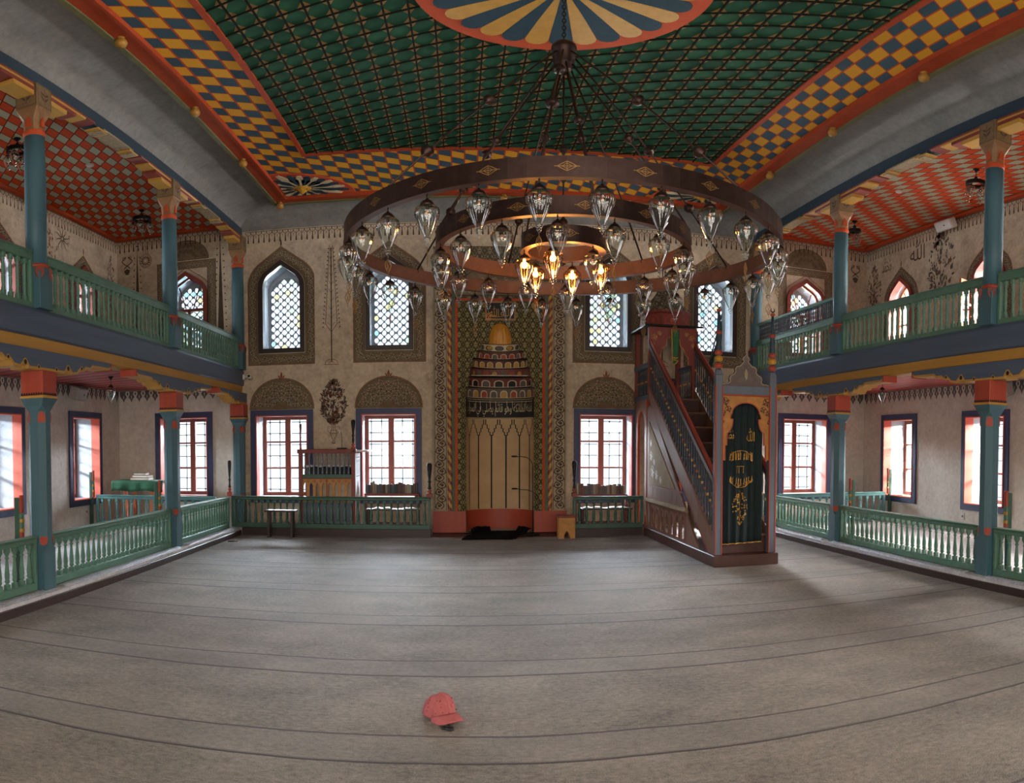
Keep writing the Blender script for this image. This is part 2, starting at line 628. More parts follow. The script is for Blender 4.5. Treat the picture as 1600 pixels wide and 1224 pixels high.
def lower_window(i, M, u, key):
    b = MB()
    w, z0, z1 = OW / 2, OZ0, OZ1
    ring(b, rect(u - w - .105, u + w + .105, z0 - .105, z1 + .105), rect(u - w, u + w, z0, z1), M, 0.0, .035)
    W_ = struct(b.build('window_%d' % i, M_['blue_frame']))
    b = MB()
    ring(b, rect(u - w + .001, u + w - .001, z0 + .001, z1 - .001), rect(u - w + .022, u + w - .022, z0 + .022, z1 - .022), M, -.14, .045)
    b.build('lining', M_['reveal_red'], W_)
    b = MB()
    h = -.50
    ow, oz0, oz1 = w - .002, z0 + .002, z1 - .002
    ring(b, rect(u - ow, u + ow, oz0, oz1), rect(u - ow + .07, u + ow - .07, oz0 + .07, oz1 - .07), M, h - .06, h)
    b.extr([rect(u - .055, u + .055, oz0 + .07, oz1 - .07)], M, h - .055, h + .012)
    dz = (oz1 - oz0 - .14) / 3
    for s in (-1, 1):
        for k in (1, 2):
            zz = oz0 + .07 + dz * k + (.04 if k == 2 else 0)
            ua, ub = (u + .055, u + ow - .07) if s > 0 else (u - ow + .07, u - .055)
            b.extr([rect(ua, ub, zz - .016, zz + .016)], M, h - .05, h - .005)
    cas = b.build('casement', M_['casement'], W_)
    b = MB()
    b.flat(rect(u - ow + .07, u + ow - .07, oz0 + .07, oz1 - .07), M, h - .03)
    b.build('pane', M_['pane'], W_)
    b = MB()
    hh = -.66
    us = [u - w + (k + .5) * 2 * w / 5 for k in range(5)]
    zs = [z0 + (k + .5) * (z1 - z0) / 7 for k in range(7)]
    for x in us:
        b.tube([M @ Vector((x, z0, hh)), M @ Vector((x, z1, hh))], .0085, 5)
    for z in zs:
        b.tube([M @ Vector((u - w, z, hh)), M @ Vector((u + w, z, hh))], .0085, 5)
    for x in us:
        for z in zs:
            b.lathe([(.001, -.024), (.020, -.012), (.020, .012), (.001, .024)], 6, M=M @ Matrix.Translation((x, z, hh)), cap=False)
    b.build('grille', M_['iron'], W_)
    daylight(M, u, (z0 + z1) / 2, -.74, OW, z1 - z0, key)
    return W_


for i, (M, u, key) in enumerate(LOW):
    lower_window(i + 1, M, u, key)

# ------------------------------------------------------------------ upper windows
CG = [('clear pane', (1, 1, 1)), ('yellow pane', (1.0, .86, .40)), ('sky blue pane', (.45, .85, 1.0)), ('green pane', (.72, .95, .62)), ('pale pane', (.90, .96, 1.0))]
CGM = [thin_glass('stained ' + n, c + (1,), .3, .02, .05) for n, c in CG]


def quatrefoil(cx, cz, r, n=4):
    P = []
    for k in range(4):
        a0 = k * pi / 2
        ox, oz = cx + cos(a0) * r * .52, cz + sin(a0) * r * .52
        for j in range(n):
            a = a0 - pi * .42 + pi * .84 * j / (n - 1)
            P.append((ox + cos(a) * r * .48, oz + sin(a) * r * .48))
    return P


def lobed(cx, cz, r):
    P = []
    for k in range(10):
        a = 2 * pi * k / 10
        P.append((cx + cos(a) * r * .78, cz + sin(a) * r * 1.02))
    return P


def inside_arch(x, z, u, w, z0, sp, top, m):
    if z < z0 + m or abs(x - u) > w - m: return False
    if z <= sp: return True
    return ((x - u) / (w - m)) ** 2 + ((z - sp) / (top - sp - m)) ** 2 < 1


def fretwork(W_, M, u, w, z0, sp, top, h, clip=None, seed=0, tints=.35):
    rnd = random.Random(seed)
    n = 10
    out = [(u - w, z0), (u + w, z0)] + [(u + w * cos(pi * k / n), sp + (top - sp) * sin(pi * k / n)) for k in range(n + 1)]
    px, pz = .150, .148
    panes = []
    b = MB()
    r = 0
    z = z0 + .012
    while z < top + pz:
        for k in range(-4, 5):
            x = u + (k + (.5 if r % 2 else 0)) * px
            if abs(x - u) > w + px * .3: continue
            q = quatrefoil(x, z, .060) if r % 2 else lobed(x, z, .055)
            dia = [(x - px / 2, z), (x, z - pz / 2), (x + px / 2, z), (x, z + pz / 2)]
            if all(inside_arch(a, c, u, w, z0, sp, top, .004) for a, c in q):
                q = [(x + (a - x) * .93, z + (c - z) * .93) for a, c in q]
                b.extr([dia, q], M, h - .05, h, 0)
                panes.append((x, z))
            else:
                zz = [(a, max(c, z0 - .01)) for a, c in dia]
                b.extr([zz], M, h - .05, h, 0)
        z += pz / 2
        r += 1
    b.build('fretwork', M_['fret'], W_)
    b = MB()
    for (x, z) in panes:
        t = rnd.random()
        m = 0 if t > tints else rnd.choice([1, 2, 3, 4, 4])
        b.flat([(x - .068, z), (x, z - .068), (x + .068, z), (x, z + .068)], M, h - .03, m)
    b.build('stained_glass', CGM, W_)


def upper_window(i, M, u, key, kind):
    b = MB()
    inner = upper_shape(u, kind, -.03)
    ring(b, upper_shape(u, kind, .055), inner, M, -.10, .045)
    fm = M_['dark_frame'] if kind == 'fret' else M_['red_dark']
    W_ = struct(b.build('window_%d' % i, fm))
    w = .39
    if kind == 'fret':
        fretwork(W_, M, u, .36, 3.50, 4.62, 5.0, -.52, seed=i, tints=.10 + .14 * (u > 0) + (.25 if 1 < u < 4 else 0))
        b = MB()                                           # plaster rim that fills the opening around the round fretwork head
        n = 10
        hole = [(u - .36, 3.502), (u + .36, 3.502)] + [(u + .36 * cos(pi * k / n), 4.62 + .38 * sin(pi * k / n)) for k in range(n + 1)]
        b.extr([upper_shape(u, kind, -.002), hole], M, -.56, -.50)
        b.build('plaster_rim', M_['plaster_rev'], W_)
    else:
        z0, sp, top = (3.75, 4.66, 5.12) if kind == 'plain' else (3.55, 4.72, 5.12)
        b = MB()
        cm = M_['casement_orange'] if (M is P_RIGHT or (kind == 'fan' and u > 0)) else M_['casement']
        h = -.16 if kind == 'fan' else -.22
        ring(b, upper_shape(u, kind, -.004), upper_shape(u, kind, -.05), M, h - .05, h)
        zt = sp - (.32 if kind == 'fan' else .02)
        b.extr([rect(u - .36, u + .36, zt - .03, zt + .03)], M, h - .05, h + .01)
        b.extr([rect(u - .03, u + .03, z0 + .04, zt)], M, h - .05, h + .01)
        for s in (-1, 1):
            b.tube([M @ Vector((u + s * .07, zt, h - .02)), M @ Vector((u + s * .22, top - .22, h - .02))], .012, 6)
            b.extr([rect(*sorted((u + s * .03, u + s * .34)), z0 + (zt - z0) * .5 - .015, z0 + (zt - z0) * .5 + .015)], M, h - .04, h)
        b.build('casement', cm, W_)
        b = MB()
        b.flat(upper_shape(u, kind, -.05), M, h - .03)
        b.build('pane', M_['pane'], W_)
        if kind == 'fan':
            fretwork(W_, M, u, .37, z0 + .01, 4.66, 5.05, -.58, seed=i, tints=.45)
    daylight(M, u, 4.35 if kind != 'plain' else 4.45, -.72, .80, 1.62 if kind != 'plain' else 1.4, key)
    return W_


for i, (M, u, key, kind) in enumerate(UPP):
    upper_window(len(LOW) + i + 1, M, u, key, kind)

# ------------------------------------------------------------------ floors
t = NT('prayer carpet')
co = t.coord()
sep = t.n('ShaderNodeSeparateXYZ'); t.l(co, sep.inputs[0])
wob = t.noise(.8, 3, .5, co)
yy = t.math('ADD', sep.outputs[1], t.math('MULTIPLY_ADD', wob, .10, -.05))
fr = t.math('FRACT', t.math('DIVIDE', t.math('ADD', yy, 100.8 - 3.35), 1.44))      # a row every 1.44 m


def band(c, hw):
    return t.math('LESS_THAN', t.math('ABSOLUTE', t.math('SUBTRACT', fr, c)), hw)


thick = band(.0065, .0095)
groove = band(.022, .0045)
thin = band(.257, .0078)
strip = t.math('MULTIPLY', t.math('GREATER_THAN', fr, .01), t.math('LESS_THAN', fr, .257))
mp = t.n('ShaderNodeMapping'); mp.inputs['Scale'].default_value = (.85, 1.2, 1); t.l(co, mp.inputs['Vector'])
n1 = t.noise(1.4, 7, .70, mp.outputs[0])
n2 = t.noise(26, 5, .8, mp.outputs[0])
n3 = t.noise(150, 2, .5, co)
f = t.math('ADD', t.math('MULTIPLY', n1, .32), t.math('ADD', t.math('MULTIPLY', n2, .43), t.math('MULTIPLY', n3, .25)))
base = t.ramp(f, [(.41, lin((74, 66, 57))), (.59, lin((137, 127, 113)))])
base = t.mix(t.math('MULTIPLY', strip, .22), base, lin((116, 110, 104)))
base = t.mix(t.math('MULTIPLY', groove, .5), base, lin((80, 66, 58)))
base = t.mix(t.math('MULTIPLY', thin, .92), base, lin((50, 40, 36)))
base = t.mix(t.math('MULTIPLY', thick, 1.0), base, lin((40, 30, 27)))
t.l(base, t.b.inputs['Base Color'])
t.b.inputs['Roughness'].default_value = .74
t.b.inputs['Specular IOR Level'].default_value = .34
t.b.inputs['Sheen Weight'].default_value = .08
t.bump(f, .8, .02)
M_['carpet'] = t.mat

b = MB(); b.box(WL - .2, WR + .2, YR - .3, YW + .7, -.25, -.012)
struct(b.build('floor', M_['dark_wood_y']))
b = MB()
b.box(-3.93, 5.46, YR + .02, 12.46, -.011, 0.0)
carpet = b.build('carpet', M_['carpet'])
tag(carpet, 'wide beige prayer carpet with thin dark row lines covering the hall floor', 'carpet')
t = NT('aisle matting')
co = t.coord()
f = t.noise(9, 6, .7, co)
t.l(t.ramp(f, [(.3, lin((168, 166, 168))), (.7, lin((206, 204, 204)))]), t.b.inputs['Base Color'])
t.b.inputs['Roughness'].default_value = .85
t.bump(f, .3, .01)
M_['matting'] = t.mat
PZ = .12
for nm, x0, x1 in (('left', WL + .001, -3.97), ('right', 5.50, WR - .001)):
    b = MB(); b.box(x0, x1, YR + .001, YW - .001, -.01, PZ)
    struct(b.build('floor_' + nm, M_['matting']))
b = MB()
b.box(-3.969, MX - 1.25, 12.52, YW - .001, -.01, PZ)
b.box(MX + 1.25, 3.245, 12.52, YW - .001, -.01, PZ)
struct(b.build('floor_far', M_['matting']))
# dark kerb boards along the edge of the raised aisle floors, a pale strip of matting lapping over them
n = 0
for (x0, x1, y0, y1) in ((-3.97, -3.935, YR + .01, 12.46), (5.465, 5.499, YR + .01, YW - .01)):
    n += 1
    b = MB(); b.box(x0, x1, y0, y1, -.008, .085, .004)
    struct(b.build('trim_%d' % n, M_['dark_wood_y']))
t = NT('edge matting')
co = t.coord()
f = t.noise(30, 5, .75, co)
t.l(t.ramp(f, [(.3, lin((120, 124, 134))), (.7, lin((196, 200, 208)))]), t.b.inputs['Base Color'])
t.b.inputs['Roughness'].default_value = .35
t.bump(f, .8, .02)
M_['edge_mat'] = t.mat
for sgn, xa, xb, lab in ((1, -4.10, -3.972, 'left'), (-1, 5.502, 5.63, 'right')):
    for k, (ya, yb) in enumerate(((2.9, 6.12), (6.48, 9.70), (9.98, 12.40))):
        if lab == 'right' and k == 2: yb = 12.9
        b = MB()
        N = 24
        V, F = [], []
        for j in range(N + 1):
            y = ya + (yb - ya) * j / N
            for q, (fx, z) in enumerate(((0, .126), (.35, .139), (.7, .128), (1.0, .098))):
                x = (xa + (xb - xa) * fx) if sgn > 0 else (xb + (xa - xb) * fx)
                V.append((x, y, z + .006 * sin(j * 2.1 + q)))
        for j in range(N):
            for q in range(3):
                F.append((j * 4 + q, j * 4 + q + 1, j * 4 + q + 5, j * 4 + q + 4) if sgn < 0 else (j * 4 + q, j * 4 + q + 4, j * 4 + q + 5, j * 4 + q + 1))
        b.add(V, F, 0, True)
        o = b.build('matting_strip', M_['edge_mat'])
        sol = o.modifiers.new('s', 'SOLIDIFY'); sol.thickness = .006; sol.offset = -1
        where = ['cut off by the picture edge', 'between the nearest and the middle column', 'between the middle column and the far wall'][k]
        tag(o, 'pale shiny matting strip under the %s railing, %s' % ('left' if lab == 'left' else 'right', where), 'floor strip', 'matting strips along the kerbs')

# ------------------------------------------------------------------ galleries
t = NT('gallery ceiling diamonds')
co = t.coord()
sep = t.n('ShaderNodeSeparateXYZ'); t.l(co, sep.inputs[0])
p = t.math('DIVIDE', sep.outputs[0], .150)
q = t.math('DIVIDE', t.math('ADD', sep.outputs[1], t.math('MULTIPLY', sep.outputs[0], .87)), .250)
p, q = t.math('ADD', p, 200.0), t.math('ADD', q, 200.0)
fp, fq = t.math('FRACT', p), t.math('FRACT', q)
par = t.math('MODULO', t.math('ADD', t.math('FLOOR', p), t.math('FLOOR', q)), 2.0)
def edge(f, w):
    return t.math('LESS_THAN', t.math('SUBTRACT', .5, t.math('ABSOLUTE', t.math('SUBTRACT', f, .5))), w)
cell = t.mix(par, lin((206, 80, 40)), lin((178, 176, 152)))
cell = t.mix(t.math('MAXIMUM', edge(fp, .06), edge(fq, .05)), cell, lin((170, 62, 36)))
cell = t.mix(t.math('MAXIMUM', edge(fp, .03), edge(fq, .025)), cell, lin((84, 40, 28)))
t.l(cell, t.b.inputs['Base Color'])
t.b.inputs['Roughness'].default_value = .85
t.b.inputs['Specular IOR Level'].default_value = .1
M_['diamonds'] = t.mat
t = NT('aisle ceiling planks')
co = t.coord()
sep = t.n('ShaderNodeSeparateXYZ'); t.l(co, sep.inputs[0])
fy = t.math('FRACT', t.math('DIVIDE', t.math('ADD', t.math('ADD', sep.outputs[1], 50.0), t.math('MULTIPLY', sep.outputs[0], .25)), .34))
e = t.math('LESS_THAN', t.math('SUBTRACT', .5, t.math('ABSOLUTE', t.math('SUBTRACT', fy, .5))), .16)
c = t.mix(e, lin((170, 66, 58)), lin((70, 30, 32)))
t.l(c, t.b.inputs['Base Color'])
t.b.inputs['Roughness'].default_value = .55
M_['planks'] = t.mat

for nm, x0, x1, sg in (('left', WL + .001, XL + .02, 1), ('right', XR - .02, WR - .001, -1)):
    b = MB(); b.box(x0, x1, YR + .001, YW - .001, 2.82, ZG)
    struct(b.build('floor_gallery_' + nm, M_['matting']))  # unseen floor, given the pale matting to bounce light up to the ceiling
    b = MB(); b.box(x0, x1, YR + .001, YW - .001, 2.79, 2.819)
    struct(b.build('ceiling_aisle_' + nm, M_['planks']))
    b = MB(); b.box(x0, x1 - .06 if sg > 0 else x1, YR + .001, YW - .001, 6.06, 6.10)
    struct(b.build('ceiling_gallery_' + nm, M_['diamonds']))
    b = MB()                                               # orange moulding round the gallery ceiling
    xa, xb = (x0, x0 + .12) if sg > 0 else (x1 - .12, x1)
    b.box(xa, xb, YR + .01, YW - .01, 6.0, 6.059, .01)
    b.box(x0 + .12 if sg > 0 else x0 + .16, x1 - .16 if sg > 0 else x1 - .12, YW - .12, YW - .002, 6.0, 6.059, .01)
    n += 1
    struct(b.build('trim_%d' % n, M_['orange']))
    # the gallery edge: yellow sill board, slate blue fascia leaning out a little, narrow cap
    xf = XL if sg > 0 else XR
    P = plane((xf, 0, 0), (sg, 0, 0), (0, 0, 1))
    def along(b, prof, mat=0, y0=YR + .002, y1=YW - .002):
        N = len(prof)
        V = [(xf + sg * p, y0, z) for p, z in prof] + [(xf + sg * p, y1, z) for p, z in prof]
        F = [(i, (i + 1) % N, N + (i + 1) % N, N + i) for i in range(N)]
        if sg > 0: F = [f[::-1] for f in F]
        F += [tuple(range(N)) if sg > 0 else tuple(range(N))[::-1], tuple(range(N, 2 * N))[::-1] if sg > 0 else tuple(range(N, 2 * N))]
        b.add(V, F, mat)
    b = MB()
    along(b, [(-.20, 2.64), (.0, 2.64), (.02, 2.66), (.03, 2.78), (-.20, 2.78)])
    bm = b.build('beam_' + nm, M_['ochre'])
    tag(bm, None, None, None, 'structure')
    b = MB()
    along(b, [(-.12, 2.781), (.035, 2.781), (.06, 2.80), (.06, 3.05), (.045, 3.09), (-.12, 3.09)])
    b.build('fascia', M_['beam'], bm)
    # beam on the gallery columns, under the cove
    b = MB()
    along(b, [(-.13, 5.76), (.05, 5.76), (.05, 5.97), (.02, 5.985), (-.13, 5.985)])
    ub = b.build('beam_upper_' + nm, M_['beam_dark'])
    tag(ub, None, None, None, 'structure')

# ------------------------------------------------------------------ cove, cornice and ceiling
YB_, YF_ = YW, YR
def cove_ring(t):
    a = .87 * (1 - cos(t)); bb = .53 * (1 - cos(t)); z = 5.90 + .40 * sin(t)
    return [(XL + a, YB_ - bb, z), (XR - a, YB_ - bb, z), (XR - a, YF_ + bb, z), (XL + a, YF_ + bb, z)]
b = MB()
N = 10
V, F = [], []
for i in range(N + 1):
    V += cove_ring(pi / 2 * i / N)
for i in range(N):
    for k in range(4):
        k2 = (k + 1) % 4
        F.append((i * 4 + k, i * 4 + k2, i * 4 + 4 + k2, i * 4 + 4 + k))
b.add(V, F, 0)
cv = b.build('ceiling_cove', M_['cove'])
struct(cv)
for p in cv.data.polygons: p.use_smooth = True
try:
    cv.data.set_sharp_from_angle(angle=radians(40))
except Exception:
    pass

CX0, CX1, CY0, CY1 = XL + .87, XR - .87, YR + .53, YW - .53      # inner edge of the cove
SKEW = .42
t = NT('painted ceiling lattice')
co = t.coord()
sep = t.n('ShaderNodeSeparateXYZ'); t.l(co, sep.inputs[0])
X_, Y_ = sep.outputs[0], sep.outputs[1]
sk = t.math('ADD', Y_, t.math('MULTIPLY', X_, SKEW))
sk2 = t.math('SUBTRACT', Y_, t.math('MULTIPLY', X_, .55))
FX, FY = .2350, .2830
u = t.math('FRACT', t.math('ADD', t.math('DIVIDE', X_, FX), 100.0))
v = t.math('FRACT', t.math('ADD', t.math('DIVIDE', sk, FY), 100.0))
def mid(f):
    return t.math('SUBTRACT', .5, t.math('ABSOLUTE', t.math('SUBTRACT', f, .5)))
tri = t.math('LESS_THAN', t.math('ADD', t.math('DIVIDE', mid(u), .32), t.math('DIVIDE', mid(v), .44)), 1.0)
gn = t.noise(3.0, 3, .5, co)
green = t.ramp(gn, [(.35, lin((26, 64, 46))), (.65, lin((40, 84, 60)))])
field = t.mix(tri, green, lin((150, 118, 78)))
BX, BY = .200, .252
u2 = t.math('ADD', t.math('DIVIDE', t.math('ADD', X_, 2.33), BX), 100.0)
v2 = t.math('ADD', t.math('DIVIDE', sk2, BY), 100.0)
par = t.math('MODULO', t.math('ADD', t.math('FLOOR', u2), t.math('FLOOR', v2)), 2.0)
chk = t.mix(par, lin((206, 150, 44)), lin((54, 78, 90)))
ln = t.math('MAXIMUM', t.math('LESS_THAN', mid(t.math('FRACT', u2)), .055), t.math('LESS_THAN', mid(t.math('FRACT', v2)), .03))
chk = t.mix(ln, chk, lin((168, 66, 38)))
mx = t.math('GREATER_THAN', t.math('ABSOLUTE', t.math('SUBTRACT', X_, XC)), 3.10)
my = t.math('GREATER_THAN', t.math('ABSOLUTE', t.math('SUBTRACT', Y_, 6.2)), 4.45)
t.l(t.mix(t.math('MAXIMUM', mx, my), field, chk), t.b.inputs['Base Color'])
t.b.inputs['Roughness'].default_value = .85
t.b.inputs['Specular IOR Level'].default_value = .1
M_['lattice'] = t.mat
b = MB(); b.box(CX0 - .15, CX1 + .15, CY0 - .12, CY1 + .12, ZC, ZC + .05)
CEIL = struct(b.build('ceiling', M_['lattice']))
b = MB()                                                    # thin dark battens of the green field
x = math.ceil((XC - 3.10) / FX) * FX
while x < XC + 3.10:
    b.box(x - .009, x + .009, 1.75, 10.65, ZC - .022, ZC + .002)
    x += FX
k = math.ceil((1.75 + SKEW * (XC - 3.10)) / FY)
while k * FY < 10.65 + SKEW * (XC + 3.1):
    pts = []
    x0, x1 = XC - 3.10, XC + 3.10
    y0, y1 = k * FY - SKEW * x0, k * FY - SKEW * x1
    if y0 > 10.65: x0 += (y0 - 10.65) / SKEW; y0 = 10.65
    if y1 < 1.75: x1 -= (1.75 - y1) / SKEW; y1 = 1.75
    if x1 - x0 > .05:
        ang = atan2(y1 - y0, x1 - x0)
        L = sqrt((x1 - x0) ** 2 + (y1 - y0) ** 2)
        b.box(0, L, -.008, .008, ZC - .018, ZC + .002, M=Matrix.Translation((x0, y0, 0)) @ Matrix.Rotation(ang, 4, 'Z'))
    k += 1
b.build('batten', paint('dark batten', (26, 26, 20), .85, .2, 10, 0, spec=.05), CEIL)
b = MB()                                                    # orange moulding between field and border
ring(b, [(XC - 3.13, -10.68), (XC + 3.13, -10.68), (XC + 3.13, -1.72), (XC - 3.13, -1.72)],
     [(XC - 3.06, -10.61), (XC + 3.06, -10.61), (XC + 3.06, -1.79), (XC - 3.06, -1.79)], P_CEIL, 0, .03)
b.build('field_moulding', M_['orange_trim'], CEIL)
b = MB()                                                    # cornice: broad orange board, olive bead on its outer edge
o1 = [(CX0 - .01, -CY1 - .01), (CX1 + .01, -CY1 - .01), (CX1 + .01, -CY0 + .01), (CX0 - .01, -CY0 + .01)]
def inset(P, d):
    return [(P[0][0] + d, P[0][1] + d), (P[1][0] - d, P[1][1] + d), (P[2][0] - d, P[2][1] - d), (P[3][0] + d, P[3][1] - d)]
ring(b, inset(o1, .03), inset(o1, .235), P_CEIL, -.02, .06, 0)
ring(b, inset(o1, .215), inset(o1, .255), P_CEIL, -.02, .075, 0)
ring(b, inset(o1, -.03), inset(o1, .035), P_CEIL, -.02, .085, 1)
n += 1
COR = struct(b.build('trim_%d' % n, [M_['orange_trim'], M_['olive']]))
M_['knob'] = paint('gilded knob', (150, 108, 40), .5, .15, 12)
KNOB = [(.012, .10), (.04, .095), (.044, .07), (.028, .055), (.056, .03), (.066, -.005), (.056, -.04), (.03, -.06), (.0, -.066)]
for sx, x in ((1, CX0 + .09), (-1, CX1 - .09)):             # gilded wooden knobs under the cornice
    for y in (0.3, 2.35, 4.4, 6.44, 8.46, 10.46, CY1 - .06):
        kb = MB()
        kb.lathe(KNOB, 14, (x, y, ZC - .13), cap=False)
        kb.build('knob', M_['knob'], COR)
for x in (-1.5, .77, 3.0):
    kb = MB()
    kb.lathe(KNOB, 14, (x, CY1 - .08, ZC - .13), cap=False)
    kb.build('knob', M_['knob'], COR)

# round medallion in the middle of the ceiling
CHX, CHY = 0.89, 6.2
PM = plane((CHX, CHY, ZC), (1, 0, 0), (0, -1, 0))
b = MB()
n_ = 72
b.extr([[(1.32 * cos(2 * pi * k / n_), 1.32 * sin(2 * pi * k / n_)) for k in range(n_)]], PM, 0, .035, 0)
med = b.build('ceiling_medallion', M_['orange'])
tag(med, 'big round sunburst medallion of yellow and blue petals on the green ceiling', 'ceiling medallion')
pb = paint('medallion blue', (38, 60, 72), .7, .1, 6, 0, spec=.15)
b = MB()
NP = 28
for k in range(NP):
    a = 2 * pi * (k + .5) / NP
    P = []
    w0, w1 = .030, .118
    P += [(.24, -w0), (1.08, -w1)]
    for j in range(1, 6):
        q = -pi / 2 + pi * j / 6
        P.append((1.08 + w1 * .95 * cos(q), w1 * sin(q)))
    P += [(1.08, w1), (.24, w0)]
    b.extr([[(x * cos(a) - y * sin(a), x * sin(a) + y * cos(a)) for x, y in P]], PM, .034, .044, k % 2)
b.build('petal_inlay', [M_['yellow'], pb], med)
b = MB()
b.lathe([(.0, .12), (.07, .115), (.10, .09), (.17, .075), (.21, .05), (.22, .03)], 24, M=PM, cap=False)
b.build('boss', M_['yellow'], med)
for sx, cx in ((1, CX0 + .25), (-1, CX1 - .25)):            # quarter fans in the far corners
    PF = plane((cx, CY1 - .26, ZC), (sx, 0, 0), (0, -1, 0)) if sx > 0 else plane((cx, CY1 - .26, ZC), (-1, 0, 0), (0, -1, 0))
    flip = sx < 0
    def X(P):
        return P if not flip else P
    b = MB()
    arc = [(1.25 * cos(pi / 2 * k / 16), 1.15 * sin(pi / 2 * k / 16)) for k in range(17)]
    hs = (0, .018) if not flip else (0, -.018)
    b.extr([[(0, 0)] + arc], PF, hs[0], hs[1], 0)
    fan = b.build('corner_fan', M_['orange'])
    b = MB()
    rc = (.38, .36)
    for k in range(26):
        a = 2 * pi * k / 26
        # petal length limited by the fan's outline
        L = .2
        while L < 1.4:
            x, y = rc[0] + L * cos(a), rc[1] + L * sin(a)
            if x < .03 or y < .03 or (x / 1.17) ** 2 + (y / 1.07) ** 2 > 1: break
            L += .01
        P = [(.17, -.018), (.17, .018), (L * .62, .05 + .03 * (L > .5)), (L, .035), (L, -.035), (L * .62, -.05 - .03 * (L > .5))]
        b.extr([[(rc[0] + x * cos(a) - y * sin(a), rc[1] + x * sin(a) + y * cos(a)) for x, y in P][::-1]], PF, hs[1], hs[1] * 1.5, k % 2)
    b.build('petal_inlay', [M_['cream'], pb], fan)
    b = MB()
    zz = 1 if not flip else -1
    b.lathe([(.16, .018 * zz), (.16, .03 * zz), (.10, .035 * zz), (.09, .05 * zz), (.05, .09 * zz), (.02, .13 * zz), (0, .14 * zz)], 16, M=PF @ Matrix.Translation((rc[0], rc[1], 0)), cap=False)
    b.build('boss', M_['yellow'], fan)
    tag(fan, 'painted quarter fan rosette in the %s ceiling corner' % ('left' if sx > 0 else 'right'), 'ceiling rosette', 'corner fans of the ceiling')
# ------------------------------------------------------------------ columns
def loft8(b, rings, mat=0):
    """square post with chamfered corners: rings of (z, half width, chamfer)"""
    V, F = [], []
    for z, a, c in rings:
        V += [(a - c, -a, z), (a, -a + c, z), (a, a - c, z), (a - c, a, z), (-a + c, a, z), (-a, a - c, z), (-a, -a + c, z), (-a + c, -a, z)]
    for i in range(len(rings) - 1):
        for k in range(8):
            k2 = (k + 1) % 8
            F.append((i * 8 + k, i * 8 + k2, i * 8 + 8 + k2, i * 8 + 8 + k))
    F.append(tuple(range(8))[::-1])
    F.append(tuple(range((len(rings) - 1) * 8, len(rings) * 8)))
    b.add(V, F, mat)


def bracket_profile(L):
    """side outline of the long corbel board over a lower column: stepped and scalloped towards both ends"""
    R = [(.16, .0), (.34, .0), (.36, .035), (.46, .035), (.50, .0), (.60, .01), (.66, .06), (.74, .05), (.80, .09), (.90, .085), (.95, .12), (L - .06, .125), (L, .15)]
    P = [(-x, z) for x, z in R[::-1]] + [(x, z) for x, z in R]
    return P


